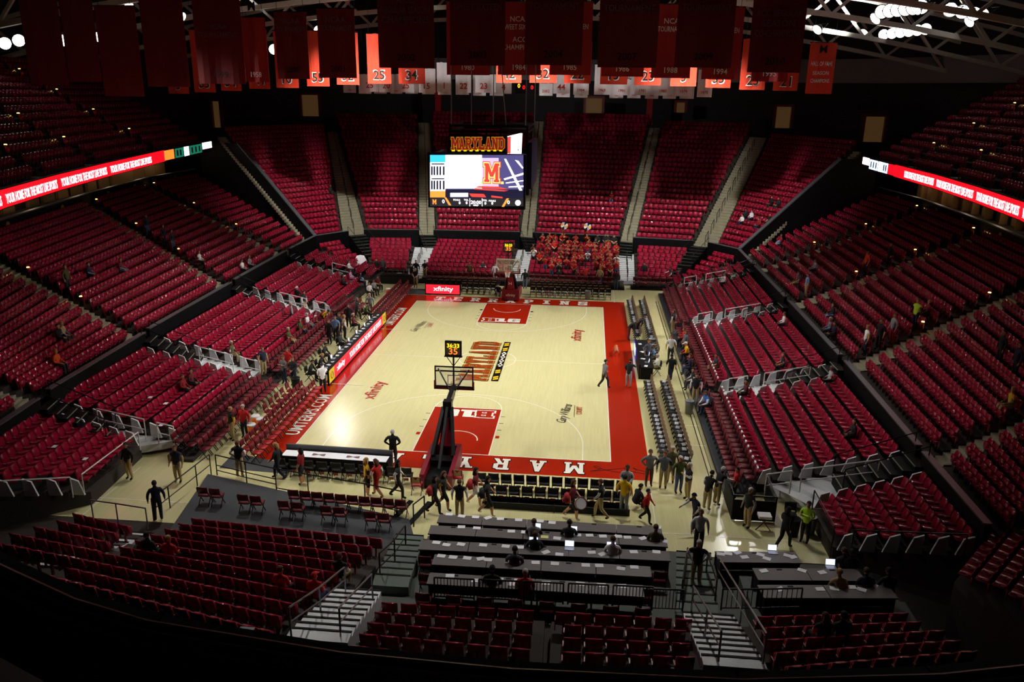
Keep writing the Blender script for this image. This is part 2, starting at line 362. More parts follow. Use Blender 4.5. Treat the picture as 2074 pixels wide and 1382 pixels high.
make_pose('write', dz=-.42, lean=.32, legs=SITL, arms={s: ((.28, .14, 1.18), (.14, .38, 1.14)) for s in (-1, 1)})
make_pose('sitplay', dz=-.42, legs=SITL, arms={s: ((.26, .14, 1.24), (.07, .30, 1.42)) for s in (-1, 1)})
make_pose('squat', dz=-.62, lean=.35, legs={1: ((.10, 0, .33), (.16, .32, .48), (.14, .26, .10)), -1: ((.10, 0, .33), (.2, .36, .40), (.14, .3, .10))},
          arms={s: ((.28, .16, 1.2), (.12, .36, 1.2)) for s in (-1, 1)})
def hair_mesh(long=False, cap=False):
    mb = MB(); n, k = 14, 7; vs = []
    for j in range(k+1):
        th = (j/k)*(1.72 if not long else 1.9)
        for i in range(n):
            a = 2*PI*i/n; fr = math.sin(a)                          # +Y is the face
            t = th*(.62 if fr > .3 else (.82 if fr > -.2 else 1.12))
            r = .119
            vs.append((r*.84*math.sin(t)*math.cos(a), r*math.sin(t)*math.sin(a)-.012, r*1.05*math.cos(t)-.002 - (.10*(max(0, t-1.4)) if long else 0)))
    mb.add(vs, [(j*n+i, j*n+(i+1) % n, (j+1)*n+(i+1) % n, (j+1)*n+i) for j in range(k) for i in range(n)])
    if long: mb.extr([(-.13, .02), (-.06, .03), (-.05, -.20), (-.10, -.24), (-.14, -.2)], [-.085, 0, .085])
    if cap: mb.extr([(.07, .035), (.20, .02), (.20, .012), (.07, .02)], [-.075, 0, .075])
    return mb.mesh('hair', BLACKF, smooth=True)
HAIR = {'short': hair_mesh(), 'long': hair_mesh(True), 'cap': hair_mesh(cap=True)}
CLR = dict(black=(16, 16, 18), dark=(34, 34, 40), navy=(24, 28, 56), grey=(112, 112, 116), lgrey=(150, 152, 156), white=(232, 232, 236), red=(196, 26, 24), dred=(140, 18, 26),
           maroon=(104, 18, 32), jeans=(64, 84, 122), ljeans=(116, 134, 164), khaki=(176, 156, 112), tan=(190, 164, 118), green=(64, 76, 32), olive=(84, 80, 50), yellow=(240, 190, 24),
           gold=(206, 164, 30), blue=(30, 90, 170), lblue=(120, 150, 200), hivis=(190, 240, 60), brown=(84, 56, 36), pink=(226, 140, 190), orange=(226, 84, 26), charcoal=(52, 54, 60),
           skin=(196, 142, 108), skin2=(120, 78, 54), skin3=(222, 170, 138), blond=(170, 130, 76), silver=(186, 186, 186), stripe=(90, 98, 112))
def cloth(k): return mat('cloth_'+k, CLR[k], .85 if k[:4] != 'skin' else .55, var=.1, scale=9)
EYE = mat('dark_eye', (30, 20, 18), .4, var=0)
def outfit(spec):                        # 'torso/upperarm/forearm/thigh/calf/shoe'
    a = spec.split('/'); 
    if len(a) == 3: a = [a[0], a[0], a[0], a[1], a[1], a[2]]
    return a
PEOPLE = []
def person(loc, rz, pose, spec, label, hair='brown', style='short', skin='skin', scale=1.0, group=None):
    me, hd, lean = POSES[pose]
    o = ob('person', me, None, loc, rz); tag(o, label, 'person', group); o.scale = (scale,)*3
    for i, c in enumerate([skin]+outfit(spec)):
        o.material_slots[i].link = 'OBJECT'; o.material_slots[i].material = cloth(skin if c == 'bare' else c)
    o.material_slots[7].link = 'OBJECT'; o.material_slots[7].material = EYE
    h = ob('hair' if style != 'cap' else 'cap', HAIR[style], o, hd); h.rotation_euler = (-lean, 0, 0)
    h.material_slots[0].link = 'OBJECT'; h.material_slots[0].material = cloth(hair)
    PEOPLE.append(o); return o
USHER = 'black/white/white/khaki/khaki/black'
# ---------------------------------------------------------------- all strings used in the place
prepare_text(['xfinity', 'COURT', 'Gary Williams', 'UMTERPS.COM', 'YOUR HOME FOR THE MOST LIVE SPORTS', 'NCAA', 'TOURNAMENT', 'SWEET SIXTEEN', 'ACC', 'REGULAR SEASON',
    'CHAMPIONS', 'ACC REGULAR', 'SEASON', 'CO-CHAMPIONS', 'M', '0', '36:33', '35', '36:17', 'FOULS', 'TOL', '20:00', 'HALF', 'HALL OF FAME', 'GRAVETT', 'HERO']
    + [str(n) for n in (1, 3, 4, 10, 15, 20, 21, 22, 23, 25, 32, 33, 34, 41, 42, 44, 54, 55, 1958, 1963, 1975, 1979, 1980, 1981, 1984, 1985, 1986, 1988, 1994, 1995, 1999, 2000, 2001, 2002, 2003, 2004, 2007, 2009, 2010)])
# ---------------------------------------------------------------- floor and court paint
mb = MB(); mb.box(-60, 60, -60, 70, -.3, 0)
struct('floor_slab', mb, DARKC)
mb = MB(); mb.box(-16.5, 17.0, -22.1, 22.5, -.02, .012)
floor = struct('floor', mb, WOOD)
Z = .016
def flat(name, rects, m, z=Z, parent=floor):
    b = MB()
    for x0, y0, x1, y1 in rects: b.add([(x0, y0, z), (x1, y0, z), (x1, y1, z), (x0, y1, z)], [(0, 1, 2, 3)])
    return ob(name, b.mesh(name, m), parent)
HX, HY = 7.62, 14.33; OX, OY = 9.42, 16.3
flat('border_paint', [(-9.0, -OY+.2, -HX, OY), (HX, -OY+.2, OX, OY), (-HX, HY, HX, OY), (-HX, -OY+.2, HX, -HY)], REDP)
lw = .05
flat('boundary_line', [(-HX-lw, -HY-lw, -HX, HY+lw), (HX, -HY-lw, HX+lw, HY+lw), (-HX-lw, HY, HX+lw, HY+lw), (-HX-lw, -HY-lw, HX+lw, -HY)], WHITEP, Z+.008)
flat('centre_line', [(-HX, -.025, HX, .025)], WHITEP)
def arc(name, cx, cy, r, a0, a1, w=.05, m=WHITEP, n=48, z=Z):
    b = MB(); vs = []
    for i in range(n+1):
        a = a0+(a1-a0)*i/n
        for q in (r-w/2, r+w/2): vs.append((cx+q*math.cos(a), cy+q*math.sin(a), z))
    b.add(vs, [(2*i, 2*i+1, 2*i+3, 2*i+2) for i in range(n)]); return ob(name, b.mesh(name, m), floor)
arc('centre_circle', 0, 0, 1.83, 0, 2*PI, n=64)
for s in (-1, 1):
    hy = s*(HY-1.575); fy = s*(HY-5.79)
    flat('lane_paint', [(-1.83, min(fy, s*HY), 1.83, max(fy, s*HY))], REDP)
    flat('lane_line', [(-1.88, min(fy, s*HY), -1.83, max(fy, s*HY)), (1.83, min(fy, s*HY), 1.88, max(fy, s*HY)), (-1.88, fy-.025, 1.88, fy+.025)], WHITEP, Z+.008)
    arc('free_throw_arc', 0, fy, 1.83, (PI if s > 0 else 0), (2*PI if s > 0 else PI))
    arc('three_point_arc', 0, hy, 6.32, (PI if s > 0 else 0), (2*PI if s > 0 else PI), n=72)
    flat('three_point_line', [(x-.025, min(hy, s*HY), x+.025, max(hy, s*HY)) for x in (-6.32, 6.32)], WHITEP)
    arc('restricted_arc', 0, hy, 1.07, (PI if s > 0 else 0), (2*PI if s > 0 else PI), z=Z+.008)
    flat('lane_block', [(x*1.0, s*(HY-2.13)-.15, x+.2*(1 if x > 0 else -1), s*(HY-2.13)+.15)[:4] if x > 0 else (x-.2, s*(HY-2.13)-.15, x, s*(HY-2.13)+.15) for x in (-1.92, 1.92)], REDP if s < 0 else BLACKP)
    flat('lane_tick', [(x if x > 0 else x-.22, s*(HY-d)-.025, x+.22 if x > 0 else x, s*(HY-d)+.025) for x in (-1.92, 1.92) for d in (3.0, 3.9, 4.8)], BLACKP)
flat('coaching_line', [(-9.0, 5.77, -6.6, 5.83), (-9.0, -5.83, -6.6, -5.77)], WHITEP, Z+.016)
flat('apron_line', [(9.5, 15.97, 17, 16.02), (8.6, 16.1, 8.65, 22.4), (-16, 15.2, -9.1, 15.25), (9.5, -17.42, 16.5, -17.37), (9.3, -21.0, 9.35, -16.2), (-16, -20.5, -9.5, -20.45), (-13.8, -22, -13.75, -17.5),
      (9.5, -20.6, 16.5, -20.55), (11.5, 9.0, 12.4, 9.05), (11.5, -9.5, 12.4, -9.45), (11.5, -12, 12.4, -11.95), (11.5, 3, 12.4, 3.05)], WHITEP, Z+.006)
flat('floor_seam', [(12.05, -17, 12.1, 17), (12.25, -17, 12.28, 17)], BLACKP, Z+.006)
mb = MB(); mb.box(-9.6, -6.9, 16.4, 18.4, .012, .03)
tag(ob('floor_mat', mb.mesh('floor_mat', CHAR)), 'dark grey floor mat between corner bench and glowing red board', 'mat')
GOLDP = mat('gold_floor_paint', (200, 130, 44), .2); MARP = mat('maroon_floor_paint', (150, 58, 22), .2); FRED = mat('red_print', (172, 36, 22), .3); FBLK = mat('black_print', (30, 26, 24), .3)
def word(s, xs, y, w, h, layers, rz, name='painted_letter', parent=floor, zz=Z+.006):
    for ch, (x, yy) in zip(s, xs):
        ob(name, glyph(ch, w, h, layers), parent, (x, yy, zz), rz)
def xs_at(pix, y, row):                    # letter centres read along a baseline
    return [(pz(p, r).x, y) for p, r in zip(pix, row)]
# end lines: TERRAPINS beyond the far basket, MARYLAND (turned round) before the near one
tx = [-5.72, -4.28, -2.85, -1.42, 0.0, 1.42, 2.85, 4.28, 5.72]
word('TERRAPINS', [(x*1.04+.05, 15.33) for x in tx], 0, .78, 1.15, [(.02, WHITEP), (0, WHITEP)], 0)
mx_ = [5.95, 4.25, 2.55, .85, -.85, -2.55, -4.25, -5.95]
word('MARYLAND', [(x, -15.25) for x in mx_], 0, .78, 1.15, [(.05, BLACKP), (0, WHITEP)], PI)
# conference mark in both lanes
for s, rz in ((1, 0), (-1, PI)):
    c = Vector((0, s*(HY-5.0), Z+.016))
    for ch, dx, ly in (('B', -1.0, None), ('1', -.1, None), ('G', .86, None)):
        if ch == 'B':
            b = MB(); o_ = [_R(0, 0, .7, .24), _R(0, .96, .7, 1.2), _R(.12, 0, .36, 1.2), _R(.2, .5, .8, .7), _R(.6, .04, .94, .6), _R(.6, .6, .9, 1.16)]
            for lay, g, mi in ((0, .13, 0), (1, .03, 1)):
                for k_, p in enumerate(o_):
                    q = grow(p, g); b.add([((x-.5)*.95, (y/1.2-.5)*.92, .006*lay+.0007*k_) for x, y in q], [tuple(range(len(q)))], mi)
            for hy0 in (.27, .74): b.add([((x-.5)*.95, (y/1.2-.5)*.92, .012) for x, y in _R(.4, hy0, .66, hy0+.2)], [(0, 1, 2, 3)], 0); b.add([((x-.5)*.95, (y/1.2-.5)*.92, .018) for x, y in _R(.46, hy0+.05, .6, hy0+.15)], [(0, 1, 2, 3)], 1)
            o = ob('painted_mark', b.mesh('painted_mark', [WHITEP, REDP]), floor, (c.x+dx*(1 if s > 0 else -1), c.y, c.z), rz)
        else:
            o = ob('painted_mark', glyph(ch, .92, .95, [(.03, WHITEP), (0, WHITEP)]), floor, (c.x+dx*(1 if s > 0 else -1), c.y, c.z), rz)
# MARYLAND across the centre circle, reading up the court, with its chequered bar
cy = [-3.55, -2.45, -1.5, -.6, .3, 1.25, 2.3, 3.25]
for ch, y in zip('MARYLAND', cy): ob('painted_letter', glyph(ch, .74 if ch != 'M' else .84, 1.72, [(.075, BLACKP), (.05, GOLDP), (0, MARP)]), floor, (-.42, y*1.02, Z+.016), PI/2)
flat('emblem_bar', [(.72, -4.1, 1.16, 3.85)], BLACKP, Z+.016)
b = MB()
for y in (-3.6, -2.4, 2.1, 3.2):
    b.add([(.80, y-.35, 0), (1.1, y-.2, 0), (1.1, y+.05, 0), (.8, y-.1, 0)], [(0, 1, 2, 3)]); b.add([(.78, y+.0, 0), (1.08, y+.15, 0), (1.08, y+.4, 0), (.78, y+.25, 0)], [(0, 1, 2, 3)])
ob('emblem_patch', b.mesh('emblem_patch', YELL), floor, (0, 0, Z+.024))
b = MB()
for y in (-1.1, -.3, .5, 1.2):
    b.box(.80, 1.1, y-.12, y+.12, 0, .001); b.box(.88, 1.02, y-.34, y+.34, 0, .001)
ob('emblem_cross', b.mesh('emblem_cross', WHITEP), floor, (0, 0, Z+.024))
text('xfinity', FRED, (-5.7, -6.5, Z+.016), .98, floor, (0, 0, PI/2), 2.9)
text('xfinity', FRED, (5.75, 6.2, Z+.016), .98, floor, (0, 0, PI/2), 2.9)
for cx, cy_, in ((5.35, -8.6), (-5.9, 6.9)):
    o = text('Gary Williams', FBLK, (cx, cy_, Z+.016), .7, floor, (0, 0, PI/2-.12), 2.7, 'signature'); 
    text('COURT', FRED, (cx+.72, cy_+.45, Z+.016), .32, floor, (0, 0, PI/2), 1.15)
    flat('signature_rule', [(cx+.45, cy_-.5, cx+.475, cy_+1.2)], FBLK, Z+.016)
text('UMTERPS.COM', WHITEP, (-8.28, -10.4, Z+.016), .72, floor, (0, 0, PI/2), 5.6)
text('UMTERPS.COM', WHITEP, (-8.28, 9.3, Z+.016), .72, floor, (0, 0, PI/2), 5.0)
# ---------------------------------------------------------------- tiers of seats
def W(px, py): return pz(px, py, 3.0)
def ST(px, py, z):
    p = pz(px, py, z+.86); return Vector((p.x, p.y, z))
PATCH = {}
SEATS = []           # x, y, z, rot, block, row, col
class Patch:
    def __init__(s, name, bl, br, tl, tr, n, pitch=.5, seats=True, depth=None, skirt=0.0, desc=''):
        s.name, s.n, s.desc = name, n, desc
        s.rows = []
        bl, br, tl, tr = map(Vector, (bl, br, tl, tr))
        cb, ct = (bl+br)/2, (tl+tr)/2
        for k in range(n):
            t = k/max(n-1, 1); L = bl.lerp(tl, t); R = br.lerp(tr, t); z = (L.z+R.z)/2; L.z = R.z = z
            u = (R-L).normalized(); f = Vector((-u.y, u.x, 0))
            if f.dot(cb-ct) < 0: f = -f
            s.rows.append((L, R, u, f))
        s.d = depth or (ct.xy-cb.xy).length/max(n-1, 1)
        PATCH[name] = s
        if seats:
            for k, (L, R, u, f) in enumerate(s.rows):
                ln = (R-L).length; m = max(1, int((ln-.1)/pitch)); rz = math.atan2(-f.x, f.y)
                for c in range(m):
                    p = L+u*(ln/2+(c-(m-1)/2)*pitch)-f*.12
                    SEATS.append((p.x, p.y, p.z, rz, s, k, c))
    def tread(s, mb, m=0, base=None):
        n = s.n
        for k, (L, R, u, f) in enumerate(s.rows):
            L0, R0 = (s.rows[k-1][:2] if k else (L+(L-s.rows[1][0]), R+(R-s.rows[1][1]))); L1, R1 = (s.rows[k+1][:2] if k < n-1 else (L+(L-s.rows[k-1][0]), R+(R-s.rows[k-1][1])))
            a, b, c, e = L.lerp(L0, .5), R.lerp(R0, .5), R.lerp(R1, .5), L.lerp(L1, .5)
            z1 = L.z; z0 = (base if base is not None else z1-.6)
            mb.hexa([(p.x, p.y, z0) for p in (a, b, c, e)], [(p.x, p.y, z1) for p in (a, b, c, e)], m)
    def at(s, px, py, h=.45):             # the seat row a pixel ray meets, h above the tread
        d = ray(px, py); best = None
        for k, (L, R, u, f) in enumerate(s.rows):
            t = (L.z+h-CPOS.z)/d.z; p = CPOS+d*t; e = abs((p-L).dot(f))
            if best is None or e < best[0]: best = (e, k, p)
        e, k, p = best; L, R, u, f = s.rows[k]
        q = L+u*min(max((p-L).dot(u), .3), (R-L).length-.3); return q, math.atan2(-f.x, f.y), k
def V(x, y, z): return Vector((x, y, z))
def lower(v, dz, back=0): return v
# far upper stand: foot at the parapet, top found on a slope of 0.6
def far_sec(name, bl, br, tl, tr, y0, y1, n):
    a, b = W(*bl), W(*br); u = (b-a).normalized(); f = Vector((u.y, -u.x, 0))
    if f.y > 0: f = -f
    a = a-f*1.0; b = b-f*1.0; a.z = b.z = 2.45
    c, d = py_(*tl, y0), py_(*tr, y1); c.z = d.z = (c.z+d.z)/2-.5
    return Patch(name, a, b, c, d, n, desc='far upper stand')
far_sec('S1', (641, 477), (705, 468), (455, 278), (661, 244), 34, 47.5, 22)
far_sec('S2', (738, 465), (846, 466), (679, 240), (846, 233), 51.5, 53, 24)
far_sec('S3', (880, 466), (1052, 470), (872, 233), (1084, 232), 53, 53, 24)
far_sec('S4', (1080, 471), (1255, 479), (1103, 230), (1318, 243), 53, 52.3, 24)
far_sec('S5', (1284, 481), (1403, 488), (1340, 245), (1523, 262), 52, 49, 23)
far_sec('S6', (1437, 491), (1492, 504), (1556, 268), (1732, 302), 46.5, 33, 22)
# fixed side stands above the parapet
ZS = 7.0
def side_sec(name, bl, br, tl, tr, n, desc, world=False):
    a, b = (W(*bl), W(*br)) if not world else (V(*bl, 3), V(*br, 3))
    u = (b-a).normalized(); f = Vector((u.y, -u.x, 0)); 
    if f.x*a.x > 0: f = -f
    a = a-f*.75; b = b-f*.75; a.z = b.z = 2.5
    c, d = (pz(*tl, ZS), pz(*tr, ZS)) if not world else (V(*tl, ZS), V(*tr, ZS))
    return Patch(name, a, b, c, d, n, desc=desc)
side_sec('R1', (1500, 508), (1524, 533), (1766, 407), (1852, 434), 16, 'side stand')
side_sec('R2', (1531, 540), (1590, 600), (1862, 438), (1966, 482), 16, 'side stand')
side_sec('R3', (1601, 612), (1700, 718), (1980, 487), (2128, 560), 16, 'side stand')
side_sec('R4', (1717, 735), (1858, 900), (2152, 572), (2390, 720), 16, 'side stand')
side_sec('R5', (1876, 920), (1998, 1060), (2425, 740), (2700, 960), 16, 'side stand')
side_sec('L1', (632, 482), (588, 505), (410, 367), (316, 386), 16, 'side stand')
side_sec('L2', (577, 510), (476, 566), (302, 390), (200, 422), 16, 'side stand')
side_sec('L3', (464, 575), (302, 668), (184, 428), (-40, 508), 16, 'side stand')
side_sec('L4', (288, 678), (100, 792), (-75, 520), (-380, 690), 16, 'side stand')
side_sec('L5', (72, 812), (-70, 905), (-420, 712), (-640, 880), 16, 'side stand')
# lower far stand
Patch('X3', ST(856, 541, .3), ST(1030, 546, .3), ST(880, 484, 1.6), ST(1048, 488, 1.6), 8, .52, desc='stand behind the basket')
Patch('X2', ST(751, 535, .3), ST(826, 537, .3), ST(742, 482, 1.6), ST(838, 483, 1.6), 8, .52, desc='corner stand')
Patch('X4', ST(1068, 544, .3), ST(1256, 552, .3), ST(1080, 488, 1.6), ST(1252, 495, 1.6), 8, .52, desc='band stand')
Patch('X5', ST(1288, 550, .3), ST(1362, 556, .3), ST(1286, 497, 1.6), ST(1398, 503, 1.6), 8, .52, desc='corner stand')
Patch('X6', ST(1388, 545, .9), ST(1420, 552, .9), ST(1438, 508, 1.6), ST(1486, 519, 1.6), 5, .52, desc='corner stand')
Patch('X1', ST(700, 528, .9), ST(738, 522, .9), ST(648, 494, 1.6), ST(694, 486, 1.6), 5, .52, desc='corner stand')
# lower side stands
for nm, y0, y1 in (('Q1', 20.0, 23.6), ('Q2', 8.5, 18.8), ('Q3', -5.2, 6.8), ('Q4', -16.6, -7.1)):
    Patch(nm, (14.15, y1, .45), (14.15, y0, .45), (19.35, y1, 1.6), (19.35, y0, 1.6), 7, .52, desc='stand behind black chairs')
Patch('Q5', (16.0, -18.9, .6), (16.0, -22.0, .6), (19.4, -18.9, 1.7), (19.3, -23.7, 1.7), 6, .52, desc='stand by exit corner')
Patch('Q6', pz(1945, 1198, 1.9), pz(2038, 1080, 1.9), pz(2090, 1262, 3.4), pz(2200, 1110, 3.4), 5, .52, desc='stand by exit corner')
for nm, y0, y1 in (('P1', 19.0, 23.0), ('P2', 7.8, 17.2), ('P3', -5.4, 5.9), ('P4', -15.6, -7.4)):
    Patch(nm, (-13.0, y1, .45), (-13.0, y0, .45), (-18.5, y1, 1.6), (-18.5, y0, 1.6), 7, .52, desc='stand behind bench chairs')
Patch('P5', (-14.6, -16.6, .6), (-14.2, -21.3, .6), (-18.2, -17.0, 1.7), (-17.2, -24.0, 1.7), 6, .52, desc='stand by tunnel')
# near stand
Patch('N1', ST(384, 1041, .25), ST(788, 1084, .25), ST(88, 1150, 1.9), ST(565, 1268, 1.9), 10, .54, desc='near block')
Patch('N2', ST(755, 1207, 1.75), ST(1104, 1226, 1.75), ST(694, 1291, 2.75), ST(1096, 1334, 2.75), 5, .56, desc='near block')
Patch('N3', ST(1118, 1227, 1.75), ST(1408, 1243, 1.75), ST(1112, 1335, 2.75), ST(1440, 1347, 2.75), 5, .56, desc='near block')
Patch('N4', ST(1512, 1237, 1.75), ST(1846, 1229, 1.75), ST(1566, 1337, 2.75), ST(1985, 1302, 2.75), 5, .56, desc='near block')
Patch('N0', ST(150, 1030, .5), ST(278, 1060, .5), ST(-20, 1085, 1.4), ST(190, 1126, 1.4), 5, .54, desc='near corner')
# upper decks behind the ribbon boards
RIBR = [V(30.5, 26.8, 11), V(30.4, 18.5, 11), V(30.2, 10, 11), V(29.6, 2.5, 11), V(28.7, -4.9, 11), V(26.8, -13, 11), V(24.0, -21, 11)]
RIBL = [V(-31.8, 30.3, 11), V(-30.0, 17.5, 11), V(-27.6, 5.2, 11), V(-25.8, -3, 11), V(-23.8, -10.5, 11), V(-21, -18, 11), V(-17.5, -25, 11)]
for sd, rib in (('DR', RIBR), ('DL', RIBL)):
    sx = 1 if sd == 'DR' else -1
    for i in range(len(rib)-2):
        a, b = rib[i], rib[i+1]; u = (b-a).normalized(); o = Vector((abs(u.y)*sx, 0, 0))+Vector((0, -u.x*(1 if u.y < 0 else -1)*sx*0, 0))
        o = Vector((-u.y, u.x, 0)); 
        if o.x*sx < 0: o = -o
        a2 = a+u*.55+o*.8; b2 = b-u*.55+o*.8
        Patch(sd+str(i), (a2.x, a2.y, 11.3), (b2.x, b2.y, 11.3), (a2.x+o.x*11.5, a2.y+o.y*11.5+.6, 18.0), (b2.x+o.x*11.5, b2.y+o.y*11.5-.6, 18.0), 14, .52, desc='upper deck')
# treads
groups = {'floor_tier_far': ['S1', 'S2', 'S3', 'S4', 'S5', 'S6'], 'floor_tier_right': ['R1', 'R2', 'R3', 'R4', 'R5'], 'floor_tier_left': ['L1', 'L2', 'L3', 'L4', 'L5'],
          'floor_tier_upper_right': [k for k in PATCH if k.startswith('DR')], 'floor_tier_upper_left': [k for k in PATCH if k.startswith('DL')]}
for g, names in groups.items():
    mb = MB()
    for n_ in names: PATCH[n_].tread(mb)
    struct(g, mb, DARKC)
for g, names in {'floor_riser_far': ['X1', 'X2', 'X3', 'X4', 'X5', 'X6'], 'floor_riser_right': ['Q1', 'Q2', 'Q3', 'Q4', 'Q5', 'Q6'], 'floor_riser_left': ['P1', 'P2', 'P3', 'P4', 'P5'], 'floor_riser_near': ['N0', 'N1', 'N2', 'N3', 'N4']}.items():
    mb = MB()
    for n_ in names: PATCH[n_].tread(mb, base=.0)
    struct(g, mb, DARKC)
# ---------------------------------------------------------------- stadium seats
def seat_parts():
    back = MB(); back.extr([(-.045, .38), (-.075, .60), (-.13, .80), (-.17, .855), (-.205, .84), (-.18, .70), (-.12, .38)], [-.225, 0, .225], bow=.035)
    pan = MB(); pan.extr([(-.02, .36), (.05, .38), (.075, .58), (.05, .715), (-.03, .70), (-.06, .60)], [-.205, 0, .205], bow=-.015)
    leg = MB(); leg.box(-.03, .03, -.13, -.05, 0, .42); leg.box(-.255, -.225, -.12, .10, .52, .56); leg.box(-.255, -.225, -.12, -.06, .2, .52)
    opn = MB(); opn.extr([(-.10, .42), (.30, .43), (.33, .455), (.30, .485), (-.02, .47), (-.10, .47)], [-.21, 0, .21])
    return leg, back, pan, opn
_leg, _back, _pan, _opn = seat_parts()
ARM = mat('seat_arm_plastic', (165, 95, 95), .4)  # arm colour lightened to carry the pale pinkish highlights
M_leg = _leg.mesh('stadium_seat', ARM); M_back = _back.mesh('backrest', SEAT, smooth=True); M_pan = _pan.mesh('seat_pan', SEAT, smooth=True); M_opn = _opn.mesh('seat_pan', SEAT, smooth=True)
def inframe(s):
    u, v = proj((s[0], s[1], s[2]+.7)); return 10 < u < CW-10 and 10 < v < CH-25
SEATS.sort(key=lambda s: (Vector(s[:3])-CPOS).length)
near_names = {'N0', 'N1', 'N2', 'N3', 'N4', 'Q4', 'Q5', 'P5'}
ind = [s for s in SEATS if s[4].name in near_names and inframe(s)][:300]
indk = {id(s) for s in ind}
BLK = {'N0': 'dark corner block by the tunnel', 'N1': 'block below the grey carpet', 'N2': 'block behind press tables', 'N3': 'block beside wide white stairs', 'N4': 'block beyond wide white stairs',
       'Q4': 'block behind folding chairs', 'Q5': 'block above the exit corner', 'P5': 'block above the tunnel'}
for s in ind:
    x, y, z, rz, p, k, c = s
    o = ob('stadium_seat', M_leg, None, (x, y, z), rz)
    tag(o, f'maroon seat {od(c)} along {od(k)} row of {BLK[p.name]}', 'seat', 'folded maroon stadium seats')
    ob('backrest', M_back, o); ob('seat_pan', M_opn if p.name[0] in 'QP' else M_pan, o)
def stuff_copies(name, sets, mats, label, cat):
    """one mesh of many placed copies; sets: (list of (part, material index), list of (x, y, z, rot))"""
    CO, LI, TO, MI = [], [], [], []; vo = 0
    for parts, T in sets:
        if not len(T): continue
        bv = np.array([v for p, _ in parts for v in p.v]); nf = []; o = 0; bm = []
        for p, mi in parts:
            nf += [tuple(j+o for j in f) for f in p.f]; o += len(p.v); bm += [mi]*len(p.f)
        T = np.array(T); N = len(T); nv = len(bv); c, s_ = np.cos(T[:, 3]), np.sin(T[:, 3])
        X = bv[None, :, 0]*c[:, None]-bv[None, :, 1]*s_[:, None]+T[:, 0, None]
        Y = bv[None, :, 0]*s_[:, None]+bv[None, :, 1]*c[:, None]+T[:, 1, None]
        CO.append(np.stack([X, Y, np.broadcast_to(bv[None, :, 2], X.shape)+T[:, 2, None]], 2).reshape(-1, 3))
        li = np.concatenate([np.array(f) for f in nf]); LI.append((li[None]+(np.arange(N)*nv)[:, None]).ravel()+vo); vo += N*nv
        TO.append(np.tile([len(f) for f in nf], N)); MI.append(np.tile(bm, N))
    co, loops, tot, mi = map(np.concatenate, (CO, LI, TO, MI)); st = np.concatenate([[0], np.cumsum(tot)[:-1]])
    me = bpy.data.meshes.new(name); me.vertices.add(len(co)); me.vertices.foreach_set('co', co.ravel().astype('f'))
    me.loops.add(len(loops)); me.loops.foreach_set('vertex_index', loops.astype('i'))
    me.polygons.add(len(tot)); me.polygons.foreach_set('loop_start', st.astype('i')); me.polygons.foreach_set('loop_total', tot.astype('i'))
    me.polygons.foreach_set('material_index', mi.astype('i')); me.polygons.foreach_set('use_smooth', np.ones(len(tot), bool))
    for m in mats: me.materials.append(m)
    me.update(calc_edges=True); me.validate()
    return tag(ob(name, me), label, cat, kind='stuff')
rest = [s for s in SEATS if id(s) not in indk]
stuff_copies('stadium_seats', [([(_leg, 0), (_back, 1), (_pan, 1)], [s[:4] for s in rest if s[4].name[0] not in 'QP']), ([(_leg, 0), (_back, 1), (_opn, 1)], [s[:4] for s in rest if s[4].name[0] in 'QP'])], [ARM, SEAT], 'thousands of maroon plastic seats filling the arena stands', 'seats')
# ---------------------------------------------------------------- aisle stairs
TREAD = {}
def aisle(A, B, la, lb, name, label, m=CONC, w_in=.1, halves=2, group='aisle stairs of the stands', rail=True, drop=.0):
    """steps between end la of patch A and end lb of patch B"""
    PA, PB = PATCH[A] if A else None, PATCH[B] if B else None
    n = min(P.n for P in (PA, PB) if P); o = None
    def end(P, i, k): return P.rows[k][0] if i == 0 else P.rows[k][1]
    pts = []
    for k in range(n):
        a = end(PA, la, k) if PA else end(PB, lb, k)+PB.rows[k][2]*(.95 if lb else -.95)
        b = end(PB, lb, k) if PB else end(PA, la, k)+PA.rows[k][2]*(.95 if la else -.95)
        pts.append((a.lerp(b, w_in*.4), b.lerp(a, w_in*.4)))
    c0 = (pts[0][0]+pts[0][1])/2
    o = thing(name, label, 'stairs', (c0.x, c0.y, c0.z), group=None)
    inv = Vector(c0)
    for k in range(n-1):
        a0, b0 = pts[k]; a1, b1 = pts[k+1]
        for h in range(halves):
            t0, t1 = h/halves, (h+1)/halves; z = a0.z+(a1.z-a0.z)*t0+.06
            q = [a0.lerp(a1, t0), b0.lerp(b1, t0), b0.lerp(b1, t1), a0.lerp(a1, t1)]
            mb = MB(); mb.hexa([(p.x-inv.x, p.y-inv.y, z-.35-inv.z) for p in q], [(p.x-inv.x, p.y-inv.y, z-inv.z) for p in q])
            ob('step', mb.mesh('step', m), o)
    if rail:
        for k in range(0, n-2, 2):
            p = (pts[k][0]+pts[k][1])/2; q = (pts[k+1][0]+pts[k+1][1])/2
            mb = MB(); zz = Vector((0, 0, .9)); p, q = p-inv, q-inv
            mb.path([p, p+zz, q+zz, q], .03, 5); ob('handrail', mb.mesh('handrail', BLACKM), o)
    return o
for i, (A, B, d) in enumerate((('S1', 'S2', 'stairs beside the dark lower corner block'), ('S2', 'S3', 'stairs on the dark side of the hanging video board'), ('S3', 'S4', 'stairs behind the edge of the video board'),
                  ('S4', 'S5', 'stairs above the end of the band'), ('S5', 'S6', 'stairs above the corner with spectators in white'))):
    aisle(A, B, 1, 0, 'aisle_stairs', 'grey concrete '+d)
aisle(None, 'S1', 0, 0, 'aisle_stairs', 'grey concrete stairs along black wall under green ribbon sign', rail=False)
